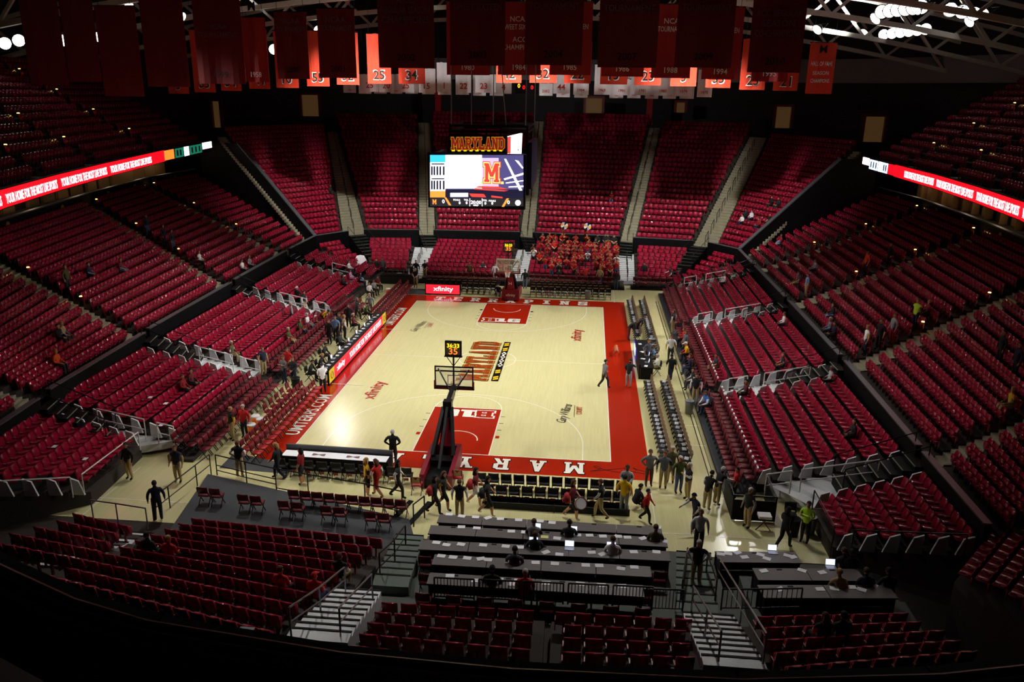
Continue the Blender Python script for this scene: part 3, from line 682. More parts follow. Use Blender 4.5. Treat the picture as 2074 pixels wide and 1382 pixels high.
aisle('S6', None, 1, 1, 'aisle_stairs', 'grey concrete stairs along black wall under blue ribbon sign', rail=False)
for A, B, d in (('R1', 'R2', 'concrete aisle stairs nearest the blue ribbon sign corner'), ('R2', 'R3', 'concrete aisle stairs beside the man in blue shirt'), ('R3', 'R4', 'concrete aisle stairs beside the person in white top'), ('R4', 'R5', 'concrete aisle stairs at dim end above exit corner'),
             ('L1', 'L2', 'concrete aisle stairs below the green ribbon sign'), ('L2', 'L3', 'concrete aisle stairs in stand above bench, second from black wall'), ('L3', 'L4', 'concrete aisle stairs in stand above bench, third from black wall'), ('L4', 'L5', 'concrete aisle stairs at dim end above tunnel')):
    aisle(A, B, 1, 0, 'aisle_stairs', d, rail=False)
for A, B, d in [(f'DR{i}', f'DR{i+1}', f'dim {od(i)} aisle stairs of upper deck over red ribbon board') for i in range(4)]+[(f'DL{i}', f'DL{i+1}', f'dim {od(i)} aisle stairs of upper deck over green ribbon board') for i in range(4)]:
    aisle(A, B, 1, 0, 'aisle_stairs', d, rail=False, halves=1)
for A, B, d in (('Q1', 'Q2', 'white treaded stairs by the far end of folding chairs'), ('Q2', 'Q3', 'white treaded stairs in line with scoring table'), ('Q3', 'Q4', 'white treaded stairs beside person in blue jacket')):
    aisle(A, B, 1, 0, 'aisle_stairs', d, m=WSTEP, rail=False)
for A, B, d in (('P1', 'P2', 'white treaded stairs below far corner wall'), ('P2', 'P3', 'white treaded stairs above the yellow jacket'), ('P3', 'P4', 'white treaded stairs above the bench chairs')):
    aisle(A, B, 1, 0, 'aisle_stairs', d, m=WSTEP, rail=False)
for A, B, d in (('Q4', 'Q5', 'white treaded stairs above the exit pen'), ('P4', 'P5', 'white treaded stairs above the tunnel floor')):
    aisle(A, B, 1, 0, 'aisle_stairs', d, m=WSTEP, rail=False, halves=1)
for A, B, d in (('X1', 'X2', 'dark stairs in the corner beside white tarpaulin'), ('X5', 'X6', 'dark stairs in the corner beside the red folding chair')):
    pass
for A, B, d in (('X2', 'X3', 'white treaded stairs behind the ushers'), ('X3', 'X4', 'white treaded stairs between far backboard and band'), ('X4', 'X5', 'white treaded stairs at the end of the band')):
    aisle(A, B, 1, 0, 'aisle_stairs', d, m=WSTEP, rail=True)
# ---------------------------------------------------------------- parapet walls round the bowl
CAP = mat('grey_cap_rail', (96, 98, 104), .4, metal=.3)
def parapet(nm, pts, z0=0., z1=3.0, th=.2):
    for i, (a, b) in enumerate(pts):
        a, b = Vector(a), Vector(b); mb = MB(); mb.bar(V(a.x, a.y, (z0+z1)/2), V(b.x, b.y, (z0+z1)/2), th, z1-z0)
        o = struct(nm, mb, BLACK)
        mb = MB(); mb.bar(V(a.x, a.y, z1+.03), V(b.x, b.y, z1+.03), th+.08, .06); ob('cap_rail', mb.mesh('cap_rail', CAP), o)
parapet('wall_far', [(W(638, 478), W(705, 468)), (W(737, 465), W(848, 466)), (W(878, 466), W(1053, 470)), (W(1079, 471), W(1257, 479)), (W(1282, 481), W(1405, 488)), (W(1435, 491), W(1497, 505))])
parapet('wall_right', [(W(1497, 505), W(1526, 535)), (W(1530, 539), W(1591, 602)), (W(1600, 610), W(1702, 720)), (W(1714, 732), W(1861, 904)), (W(1873, 917), W(2001, 1064))])
parapet('wall_left', [(W(638, 478), W(586, 504)), (W(579, 508), W(473, 567)), (W(466, 573), W(299, 667)), (W(290, 675), W(97, 790)), (W(76, 808), W(-70, 905))])
# steps through the parapet openings: black treads with pale nosings
NOSE = mat('pale_nosing', (120, 130, 110), .6)
def portal(p, q, base, label):             # p, q: the two posts of an opening; base: centre of its foot in the lower stand
    p, q = Vector(p), Vector(q); c = (p+q)/2; w = (q-p); w.z = 0; base = Vector(base); n = 7
    o = thing('portal_stairs', label, 'stairs', (base.x, base.y, base.z))
    for k in range(n):
        t0, t1 = k/n, (k+1)/n; a = base.lerp(V(c.x, c.y, 2.5), t0); b = base.lerp(V(c.x, c.y, 2.5), t1); z = a.z+.22
        q4 = [a-w*.5, a+w*.5, b+w*.5, b-w*.5]; mb = MB()
        mb.hexa([(v.x-base.x, v.y-base.y, -base.z) for v in q4], [(v.x-base.x, v.y-base.y, z-base.z) for v in q4]); s = ob('step', mb.mesh('step', BLACK), o)
        mb = MB(); mb.bar(a-w*.5-base+V(0, 0, z-a.z+.01), a+w*.5-base+V(0, 0, z-a.z+.01), .05, .02); ob('nosing', mb.mesh('nosing', NOSE), s)
    for e in (-.5, .5):
        mb = MB(); a = w*e+V(0, 0, 1.1); b = V(c.x-base.x, c.y-base.y, 2.5-base.z+.95)+w*e
        mb.path([w*e, a, b, b-V(0, 0, .9)], .025, 5); ob('handrail', mb.mesh('handrail', BLACKM), o)
for a, b, d in ((W(1526, 535), W(1530, 539), 'far corner stairs behind folding chairs'), (W(1591, 602), W(1600, 610), 'stairs below the man in blue shirt'), (W(1702, 720), W(1714, 732), 'stairs beside spectator in white'), (W(1861, 904), W(1873, 917), 'stairs above the exit corner')):
    m_ = (a+b)/2; u = (b-a).normalized(); portal(m_-u*.7, m_+u*.7, (m_.x-3.1, m_.y, 1.15), 'black '+d)
for a, b, d in ((W(586, 504), W(579, 508), 'corner stairs below the green ribbon sign'), (W(473, 567), W(466, 573), 'stairs above the yellow jacket'), (W(299, 667), W(290, 675), 'stairs above bench chairs, third along parapet'), (W(97, 790), W(76, 808), 'stairs above the tunnel')):
    m_ = (a+b)/2; u = (b-a).normalized(); portal(m_-u*.7, m_+u*.7, (m_.x+3.1, m_.y, 1.15), 'black '+d)
for a, b, c, d in ((W(705, 468), W(737, 465), (-14.6, 26.6, 1.1), 'stairs in the corner above white tarpaulin'), (W(848, 466), W(878, 466), (-8.9, 28.6, 1.0), 'stairs behind the ushers'), (W(1053, 470), W(1079, 471), (1.1, 28.4, 1.0), 'stairs between far backboard and band'),
                (W(1257, 479), W(1282, 481), (9.9, 28.0, 1.0), 'stairs at the end of the band'), (W(1405, 488), W(1435, 491), (15.2, 26.0, 1.1), 'stairs in the corner beside red folding chair')):
    portal(a, b, c, 'black '+d)
# black walls that part the far stand from the side stands
for nm, a, b, za, zb in (('wall_divider_right', (20.2, 26.05), (33.4, 32.3), 3.0, 11.0), ('wall_divider_left', (-20.17, 26.3), (-35.2, 35.2), 3.0, 11.2)):
    mb = MB(); a3, b3 = V(*a, 0), V(*b, 0); u = (b3-a3).normalized(); n = V(-u.y, u.x, 0)*.15
    e = pz(1748, 328, 11.0) if a[0] > 0 else pz(436, 296, 11.1); t = (V(e.x, e.y, 0)-a3).dot(u); c3 = a3+u*t
    mb.hexa([a3-n, c3-n, c3+n, a3+n], [a3-n+V(0, 0, za), c3-n+V(0, 0, zb), c3+n+V(0, 0, zb), a3+n+V(0, 0, za)])
    mb.hexa([c3-n, b3-n, b3+n, c3+n], [c3-n+V(0, 0, zb), b3-n+V(0, 0, zb), b3+n+V(0, 0, zb), c3+n+V(0, 0, zb)])
    struct(nm, mb, BLACK)
    mb = MB(); mb.bar(a3+V(0, 0, za+.05), c3+V(0, 0, zb+.05), .4, .1); struct('trim_divider', mb, CAP)
# ---------------------------------------------------------------- suites, ribbon boards, upper walls, roof
REDL = mat('red_led', (255, 8, 22), emit=2.2); WHTL = mat('white_led', (255, 225, 235), emit=4.0); GRNL = mat('green_led', (30, 120, 90), emit=.9); BLUL = mat('blue_white_led', (190, 210, 255), emit=3.0)
DRKL = mat('dark_led', (18, 16, 34), emit=.5); DREDL = mat('dark_red_led', (120, 6, 10), emit=.9); YELL_L = mat('yellow_led', (255, 220, 10), emit=2.2); ORGL = mat('orange_led', (255, 120, 40), emit=1.8)
BEIGE = mat('lit_beige_wall', (190, 150, 96), .8); GOLDS = mat('gold_seal', (150, 120, 20), .5)
SUITEW = mat('suite_wall', (58, 46, 38), .8)
for sd, rib in (('right', RIBR), ('left', RIBL)):
    sx = 1 if sd == 'right' else -1
    root = thing('ribbon_board', f'long red glowing ribbon sign along the {"upper deck with blue end panel" if sx > 0 else "upper deck with green end panel"}', 'sign')
    for i in range(len(rib)-1):
        a, b = rib[i], rib[i+1]; mb = MB(); mb.bar(a+V(0, 0, .05), b+V(0, 0, .05), .25, 1.0); ob('housing', mb.mesh('housing', BLACK), root)
        u = (b-a).normalized(); n = V(-u.y, u.x, 0); n = n if n.x*sx < 0 else -n
        def panel(t0, t1, z0, z1, m, off, nm):
            p, q = a.lerp(b, t0)+n*off, a.lerp(b, t1)+n*off; mb = MB(); h = .01
            mb.hexa([p+V(0, 0, z0), q+V(0, 0, z0), q+n*h+V(0, 0, z0), p+n*h+V(0, 0, z0)], [p+V(0, 0, z1), q+V(0, 0, z1), q+n*h+V(0, 0, z1), p+n*h+V(0, 0, z1)]); return ob(nm, mb.mesh(nm, m), root)
        if i == 0:
            panel(0, .22, -.1, .5, WHTL if sx > 0 else WHTL, .14, 'led_panel'); panel(.24, .5, -.35, .45, BLUL if sx > 0 else GRNL, .14, 'led_panel')
            panel(.52, .62, -.35, .45, WHTL, .14, 'led_panel'); panel(.62, .8, -.35, .45, BLUL if sx > 0 else GRNL, .14, 'led_panel'); panel(.82, 1, -.35, .45, REDL if sx > 0 else ORGL, .14, 'led_panel')
            for t in (.28, .36, .44, .68, .74): panel(t, t+.03, -.2, .3, DRKL, .16, 'led_mark')
        else:
            panel(0, 1, -.4, .5, REDL, .14, 'led_panel')
            o = text('YOUR HOME FOR THE MOST LIVE SPORTS', WHTL, (a.lerp(b, .5 if i > 1 else .62)+n*.17), .5, root, width=(b-a).length*(.92 if i > 1 else .7))
            o.rotation_euler = (PI/2, 0, math.atan2(n.x, -n.y))
    # suite level: front wall with seals, floor, back wall with lit alcoves
    P = [PATCH[k] for k in (['R1', 'R2', 'R3', 'R4'] if sx > 0 else ['L1', 'L2', 'L3', 'L4'])]
    line = [P[0].rows[-1][0]]+[p.rows[-1][1] for p in P]
    for i, (a, b) in enumerate(zip(line, line[1:])):
        u = (b-a).normalized(); n = V(-u.y, u.x, 0); n = n if n.x*sx > 0 else -n
        a, b = a+n*.55, b+n*.55
        mb = MB(); mb.bar(V(a.x, a.y, 7.3), V(b.x, b.y, 7.3), .2, 1.9); w_ = struct('wall_suite_'+sd, mb, BLACK)
        mb = MB(); mb.bar(V(a.x, a.y, 8.28), V(b.x, b.y, 8.28), .3, .08); ob('cap_rail', mb.mesh('cap_rail', CAP), w_)
        mb = MB(); mb.hexa([V(a.x, a.y, 7.0), V(b.x, b.y, 7.0), V(b.x, b.y, 7.0)+n*4, V(a.x, a.y, 7.0)+n*4], [V(a.x, a.y, 7.4), V(b.x, b.y, 7.4), V(b.x, b.y, 7.4)+n*4, V(a.x, a.y, 7.4)+n*4])
        mb.bar(V(a.x, a.y, 9.2)+n*4, V(b.x, b.y, 9.2)+n*4, .2, 3.6); struct('floor_suite_'+sd, mb, SUITEW)
        for t in ((.3, .75) if i else (.5,)):
            c = a.lerp(b, t)-n*.12; mb = MB(); vs = [(.3*math.cos(2*PI*k/14), 0, .3*math.sin(2*PI*k/14)) for k in range(14)]
            mb.add(vs+[(x, -.02, z) for x, y, z in vs], [tuple(range(14)), tuple(range(27, 13, -1))]+[(k, (k+1) % 14, 14+(k+1) % 14, 14+k) for k in range(14)])
            o = ob('round_seal', mb.mesh('round_seal', GOLDS), w_, (c.x, c.y, 7.75)); o.rotation_euler = (0, 0, math.atan2(u.y, u.x))
        for t in (.08, .3, .52, .74, .93):
            c = a.lerp(b, t)+n*3.8; mb = MB(); mb.box(-.9, .9, -.05, .05, 0, 2.3); mb.box(.95, 1.1, -.6, .0, 0, 2.6)
            o = ob('alcove_panel', mb.mesh('alcove_panel', BEIGE), w_, (c.x, c.y, 7.4), math.atan2(u.y, u.x))
        l = bpy.data.lights.new('suite_lamp', 'POINT'); l.energy = 28; l.color = (1, .75, .5); l.shadow_soft_size = .3
        for t in (.25, .75):
            c = a.lerp(b, t)+n*2.6; lo = bpy.data.objects.new('suite_lamp', l); COL.objects.link(lo); lo.location = (c.x, c.y, 10.0)
            mb = MB(); mb.lathe([(.0, .06), (.16, .06), (.16, 0), (.12, -.02)], 10)
            tag(ob('ceiling_downlight', mb.mesh('ceiling_downlight', GREYM), None, (c.x, c.y, 10.45)), f'round {od(i*2+int(t*2))} downlight in the {sd} suites', 'lamp', 'suite downlights')
        mb = MB(); mb.hexa([V(a.x, a.y, 10.5)-n*.0, V(b.x, b.y, 10.5), V(b.x, b.y, 10.5)+n*5, V(a.x, a.y, 10.5)+n*5], [V(a.x, a.y, 10.8), V(b.x, b.y, 10.8), V(b.x, b.y, 10.8)+n*5, V(a.x, a.y, 10.8)+n*5]); struct('ceiling_suite_'+sd, mb, BLACK)
# round yellow-green floor lights that mark the upper aisles
GLOW = mat('aisle_light_glow', (255, 220, 110), emit=5.0)
mbm = MB(); mbm.lathe([(0, .05), (.07, .045), (.09, 0)], 8)
ALM = mbm.mesh('aisle_light', GLOW)
k_ = 0
for nm in ('DR', 'DL'):
    for i in range(5):
        if f'{nm}{i}' not in PATCH: continue
        for r in (2, 5, 8, 11, 13):
            L, R, u, f = PATCH[f'{nm}{i}'].rows[r]; p = R+u*.25
            tag(ob('aisle_light', ALM, None, (p.x, p.y, p.z+.9)), f'tiny glowing aisle light, {od(r//3)} up the {od(i)} stairs of {"upper deck over blue sign" if nm == "DR" else "upper deck over green sign"}', 'light', 'aisle lights')
            mb = MB()
for nm in ('R1', 'R2', 'R3', 'L1', 'L2', 'L3'):
    for r in (5, 10, 15):
        L, R, u, f = PATCH[nm].rows[r]; p = R+u*.2
        tag(ob('aisle_light', ALM, None, (p.x, p.y, p.z+.75)), f'tiny glowing aisle light, {od(r//5-1)} up the {od("123".index(nm[1]))} stairs of stand {"over black chairs" if nm[0] == "R" else "over bench"}', 'light', 'aisle lights')
# back walls and doorways with their glow painted in
BACKW = mat('dim_back_wall', (52, 48, 50), .9); GREYW = mat('grey_upper_wall', (150, 150, 156), .85)
plan = [(-58, 6), (-50, 34), (-36, 52), (-18, 61), (18, 61), (38, 50), (50, 32), (56, 6), (54, -24)]
mb = MB()
for a, b in zip(plan, plan[1:]): mb.bar(V(*a, 15), V(*b, 15), .4, 26)
struct('wall_back', mb, BACKW)
mb = MB()
for a, b in zip(plan[3:], plan[4:]): mb.bar(V(a[0]*.985, a[1]*.985, 19.4), V(b[0]*.985, b[1]*.985, 19.4), .3, 2.6)
struct('trim_back_wall', mb, GREYW)
mb = MB(); mb.box(-60, 60, -60, 64, 28, 28.3); struct('ceiling', mb, mat('dark_roof_deck', (30, 32, 38), .9))
DOORL = mat('lit_doorway', (190, 140, 84), emit=.08)  # panel emission stands in for light from the passage behind
for i, (x, y, w, h, yy) in enumerate(((441, 232, .9, 3.0, 46), (630, 214, 2.2, 2.6, 54.5), (1203, 214, 2.0, 1.8, 56), (1585, 238, 1.7, 2.4, 51), (1768, 262, 2.0, 2.6, 42), (1378, 218, 1.0, 1.2, 56))):
    c = py_(x, y, yy); mb = MB(); mb.box(-w/2, w/2, -.05, .05, -h/2, h/2); d = struct('door_%d' % (i+1), mb, DOORL); d.location = c
    mb = MB(); mb.box(-w/2-.3, -w/2, -.5, .1, -h/2, h/2+.25); mb.box(w/2, w/2+.3, -.5, .1, -h/2, h/2+.25); mb.box(-w/2, w/2, -.5, .1, h/2, h/2+.25); ob('door_frame', mb.mesh('door_frame', SEATD), d)
for i, (x, y0, y1) in enumerate(((888, 180, 240), (1316, 178, 240))):
    a, b = py_(x, y0, 55), py_(x, y1, 55); mb = MB(); mb.cbox((0, 0, 0), (.7, .7, a.z-b.z+1.5)); mb.cbox((0, 0, -(a.z-b.z)/2-.6), (.9, .9, .3))
    tag(ob('column', mb.mesh('column', mat('red_column', (170, 20, 18), .6)), None, ((a.x+b.x)/2, 55, (a.z+b.z)/2)), 'red column behind far stand '+('over the video board edge' if i == 0 else 'under the white banners'), 'column')
# roof trusses: arched chords with diagonal webs
TRM = mat('pale_truss_paint', (214, 212, 204), .5)
def zb(x): return 24.2-(x/34)**2*3.2
for i, y in enumerate((8, 19, 30, 42)):
    o = thing('roof_truss', f'{od(i)} pale steel roof truss over the court', 'truss', (0, y, 24))
    xs_ = [-48+6*k for k in range(17)]
    for k in range(16):
        a, b = xs_[k], xs_[k+1]
        mb = MB(); mb.bar((a, 0, zb(a)-24), (b, 0, zb(b)-24), .38, .38); ob('bottom_chord', mb.mesh('bottom_chord', TRM), o)
        mb = MB(); mb.bar((a, 0, zb(a)+3-24), (b, 0, zb(b)+3-24), .3, .3); ob('top_chord', mb.mesh('top_chord', TRM), o)
        c = (a+b)/2
        mb = MB(); mb.bar((a, 0, zb(a)-24), (c, 0, zb(c)+3-24), .22, .22); ob('web', mb.mesh('web', TRM), o)
        mb = MB(); mb.bar((c, 0, zb(c)+3-24), (b, 0, zb(b)-24), .22, .22); ob('web', mb.mesh('web', TRM), o)
# floodlights, with the added ones over the court and for the banners
LENS = mat('flood_lens', (255, 250, 240), emit=7.0)
def flood_parts():
    h = MB(); h.lathe([(.0, .5), (.2, .48), (.36, .26), (.5, 0), (.48, -.02), (.44, .0)], 14)
    l = MB(); l.lathe([(.0, .02), (.47, .02)], 14); y = MB(); y.bar((-.55, 0, .1), (-.55, 0, .8), .05, .05); y.bar((.55, 0, .1), (.55, 0, .8), .05, .05); y.bar((-.55, 0, .8), (.55, 0, .8), .05, .05)
    return h.mesh('floodlight', BLACKM), l.mesh('lens', LENS), y.mesh('yoke', BLACKM)
fh, fl, fy_ = flood_parts()
for i, (p, a, w_, c_) in enumerate(LAMPS):
    d = (Vector(a)-Vector(p)).normalized(); q = d.to_track_quat('-Z', 'Y')
    o = ob('floodlight', fh, None, Vector(p)-d*.12); o.rotation_mode = 'QUATERNION'; o.rotation_quaternion = q
    side = 'added over court centre' if abs(p[0]) < 15 else ('above blue ribbon sign' if p[0] > 0 else 'above green ribbon sign')
    tag(o, f'bright round arena floodlight {side}, {od(i)} counted along the roof', 'floodlight', 'arena floodlights'); ob('lens', fl, o); ob('yoke', fy_, o)
# banks of further lamps on the rigs
BANK = [(pz(1790+k*17, 70-k*2.2, 22.0), f'{od(k)} lamp of lower bank above blue ribbon sign') for k in range(6)]+[(pz(1786+k*16, 24-k*2, 22.2), f'{od(k)} lamp of upper bank above blue ribbon sign') for k in range(6)]
BANK += [(pz(1925+k*24, 20+k*4, 22.2), f'{od(k)} lamp of outer bank above blue ribbon sign') for k in range(3)]
BANK += [(py_(10, 88, 12), 'large blurred lamp at dim edge over green sign deck'), (py_(38, 82, 12), 'second large blurred lamp over green sign deck'), (py_(203, 75, 18), 'lamp glimpsed between two dark banners'), (py_(128, 82, 15), 'faint lamp beside dark banners'), (py_(555, 100, 24), 'lamp glimpsed beside lettered dark banner')]
for p, lab in BANK:
    d = (Vector((0, 0, 0))-p).normalized(); o = ob('floodlight', fh, None, p); o.rotation_mode = 'QUATERNION'; o.rotation_quaternion = (d*.6+(CPOS-p).normalized()*.8).to_track_quat('-Z', 'Y')
    tag(o, 'round arena floodlight, '+lab, 'floodlight', 'arena floodlights'); ob('lens', fl, o); ob('yoke', fy_, o)
# ---------------------------------------------------------------- hanging video board
FY = -3.0
def scr(x0, y0, x1, y1, m, off=.02, parent=None, name='screen_panel', base=None):
    y = FY-off; a, b, c, d = py_(x0, y1, y), py_(x1, y1, y), py_(x1, y0, y), py_(x0, y0, y); mb = MB(); B = base or Vector((0, 0, 0))
    e = V(0, .012, 0); mb.hexa([a-B, b-B, b+e-B, a+e-B], [d-B, c-B, c+e-B, d+e-B]); return ob(name, mb.mesh(name, m), parent)
vb = thing('video_board', 'hanging video board showing a large letter over glowing white screen', 'scoreboard', (-.3, 0, 10.2)); VB = Vector((-.3, 0, 10.2))
for nm_, bx_ in (('front_housing', (-3.12, 2.5, FY, FY+.35, 10.16, 13.27)), ('rear_housing', (-2.9, 2.3, FY+5.6, FY+5.95, 10.3, 13.2))):
    mb = MB(); mb.box(*bx_); ob(nm_, MB().add([tuple(Vector(v)-VB) for v in mb.v], mb.f).mesh(nm_, BLACK), vb)
mb = MB(); mb.box(2.5, 2.8, FY+.4, FY+5.2, 11.3, 13.9); ob('side_screen', MB().add([tuple(Vector(v)-VB) for v in mb.v], mb.f).mesh('side_screen', mat('dark_screen', (22, 22, 46), .3)), vb)
mb = MB(); mb.box(-3.2, -2.9, FY+.6, FY+5.2, 10.6, 13.1); ob('side_screen', MB().add([tuple(Vector(v)-VB) for v in mb.v], mb.f).mesh('side_screen', mat('dark_screen', (22, 22, 46), .3)), vb)
mb = MB()
for z in (14.45, 14.75):
    for a, b in (((-1.9, -2.3), (2.5, -2.3)), ((2.5, -2.3), (2.5, 2.4)), ((2.5, 2.4), (-1.9, 2.4)), ((-1.9, 2.4), (-1.9, -2.3))): mb.bar(V(*a, z)-VB, V(*b, z)-VB, .12, .12)
for x in (-1.9, -.4, 1.0, 2.5):
    for y in (-2.3, 2.4): mb.bar(V(x, y, 13.3)-VB, V(x, y, 14.75)-VB, .1, .1)
ob('hanging_frame', mb.mesh('hanging_frame', BLACKM), vb)
mb = MB(); mb.box(-1.95, 1.5, FY+.3, FY+.55, 13.3, 14.3); ob('sign_box', MB().add([tuple(Vector(v)-VB) for v in mb.v], mb.f).mesh('sign_box', BLACK), vb)
for x, dx in ((-1.85, 0), (-.7, 0), (.55, 0), (1.3, -1.0), (2.4, 0), (2.9, .0)):
    mb = MB(); mb.tube(V(x, -2.2, 14.7)-VB, V(x+dx, -2.2, 25)-VB, .03, 5); ob('cable', mb.mesh('cable', GREYM), vb)
SCW = mat('screen_white', (255, 250, 255), emit=2.6); SCB = mat('screen_blue', (96, 90, 150), emit=.9); SCD = mat('screen_dark', (40, 38, 70), emit=.7); SCR = mat('screen_red', (235, 70, 60), emit=1.3); SCC = mat('screen_cyan', (60, 190, 220), emit=1.6); SCO = mat('screen_orange', (250, 150, 60), emit=1.6); SCY = mat('screen_gold', (255, 205, 120), emit=1.8); SCK = mat('screen_black', (60, 56, 60), emit=.6); SCL = mat('screen_lilac', (200, 180, 235), emit=1.5)
def S_(*a, **k): return scr(*a, parent=vb, base=VB, **k)
S_(902, 314, 1060, 386, SCB, .02); S_(902, 314, 976, 382, SCW, .03); S_(970, 320, 1010, 378, SCL, .025); S_(902, 384, 1060, 402, SCD, .03)
S_(871, 314, 902, 329, SCC, .03); S_(871, 329, 902, 387, SCW, .025); S_(871, 387, 902, 400, SCO, .03); S_(871, 400, 1060, 418, SCK, .025)
for x in (873, 878, 884, 890, 897):
    S_(x, 337, x+3.5, 355, SCD, .035); S_(x, 366, x+3.5, 384, SCD, .035)
for y in (331, 361): S_(874, y, 900, y+2.5, SCD, .035)
for q in ([(1021, 322), (1025, 322), (1058, 386), (1052, 386)], [(1020, 362), (1060, 350), (1060, 354), (1022, 365)], [(1024, 370), (1060, 365), (1060, 367), (1025, 372)], [(1043, 324), (1050, 326), (1060, 340), (1058, 342)], [(1030, 378), (1060, 376), (1060, 379), (1030, 380)]):
    pp = [py_(x, y, FY-.05)-VB for x, y in q]; mb = MB(); mb.add(pp, [(3, 2, 1, 0)]); ob('screen_streak', mb.mesh('screen_streak', SCW), vb)
for q in ([(970, 377), (1010, 378), (1030, 384), (962, 380)], [(962, 381), (1030, 386), (1020, 388), (960, 384)], [(950, 392), (980, 393), (985, 400), (955, 399)], [(995, 396), (1018, 399), (1018, 402), (995, 400)]):
    pp = [py_(x, y, FY-.05)-VB for x, y in q]; mb = MB(); mb.add(pp, [(3, 2, 1, 0)]); ob('screen_streak', mb.mesh('screen_streak', SCR), vb)
for q in ([(900, 400), (904, 400), (914, 416), (909, 416)], [(1026, 402), (1031, 402), (1021, 419), (1016, 419)]):
    pp = [py_(x, y, FY-.05)-VB for x, y in q]; mb = MB(); mb.add(pp, [(3, 2, 1, 0)]); ob('screen_streak', mb.mesh('screen_streak', SCO), vb)
for x0, x1, y, m in ((912, 948, 391, SCW),): S_(x0, y, x1, y+8, m, off=.04)
def mlet(px, py, w, h, layers, off):
    c = py_(px, py, FY-off)-VB; o = ob('screen_letter', glyph('M', w, h, layers), vb, c); o.rotation_euler = (PI/2, 0, 0); return o
mlet(996, 350, .72, 1.05, [(.12, SCR), (.07, SCY), (.0, SCR)], .05); S_(974, 368, 1020, 373, SCY, off=.045)
mlet(880, 409, .2, .28, [(.0, SCO)], .05)
for s_, px, py, h in (('0', 898, 408, .22), ('0', 1030, 410, .22), ('FOULS', 925, 405, .1), ('0', 931, 411, .16), ('TOL', 944, 405, .1), ('0', 945, 411, .16), ('20:00', 964, 410, .2), ('HALF', 964, 416, .09), ('TOL', 982, 406, .1), ('0', 983, 412, .16), ('FOULS', 997, 407, .1), ('0', 997, 412, .16)):
    c = py_(px, py, FY-.06)-VB; text(s_, SCW, c, h, vb, (PI/2, 0, 0), name='screen_text')
mb = MB(); c = py_(1049, 411, FY-.06)-VB; mb.lathe([(0, 0), (.16, 0)], 12); o = ob('screen_badge', mb.mesh('screen_badge', SCW), vb, c); o.rotation_euler = (PI/2, 0, 0)
S_(951, 402, 952, 418, SCW, off=.05); S_(976, 402, 977, 418, SCW, off=.05)
SGR = mat('sign_dark_red', (150, 34, 24), emit=.7); SGG = mat('sign_gold', (210, 140, 30), emit=.7)
for k, ch in enumerate('MARYLAND'):
    px = 922+k*13.4; c = py_(px, 291, FY+.28)-VB; o = ob('sign_letter', glyph(ch, .36 if ch != 'M' else .38, .66, [(.08, SGG), (0, SGR)]), vb, c); o.rotation_euler = (PI/2, 0, 0)
for k in range(9):
    S_(915+k*12, 302.5, 921+k*12, 306.5, YELL_L, off=-.28)
mb = MB(); mb.add([py_(1028, 276, FY+.2)-VB, py_(1028, 312, FY+.2)-VB, py_(1056, 312, FY+1.6)-VB, py_(1058, 269, FY+1.6)-VB], [(0, 1, 2, 3)]); mb.v += [(x, y+.03, z) for x, y, z in mb.v]; mb.f.append((7, 6, 5, 4)); mb.m.append(0)
ob('corner_screen', mb.mesh('corner_screen', SCW), vb)
mb = MB(); mb.add([py_(1028, 278, FY+.17)-VB, py_(1028, 311, FY+.17)-VB, py_(1034, 311, FY+.45)-VB, py_(1035, 276, FY+.45)-VB], [(0, 1, 2, 3)]); ob('corner_screen_stripe', mb.mesh('corner_screen_stripe', SCR), vb)
mb = MB(); mb.add([py_(1049, 275, FY+1.2)-VB, py_(1048, 311, FY+1.2)-VB, py_(1051, 311, FY+1.35)-VB, py_(1052, 273, FY+1.35)-VB], [(0, 1, 2, 3)]); ob('corner_screen_stripe', mb.mesh('corner_screen_stripe', SCB), vb)
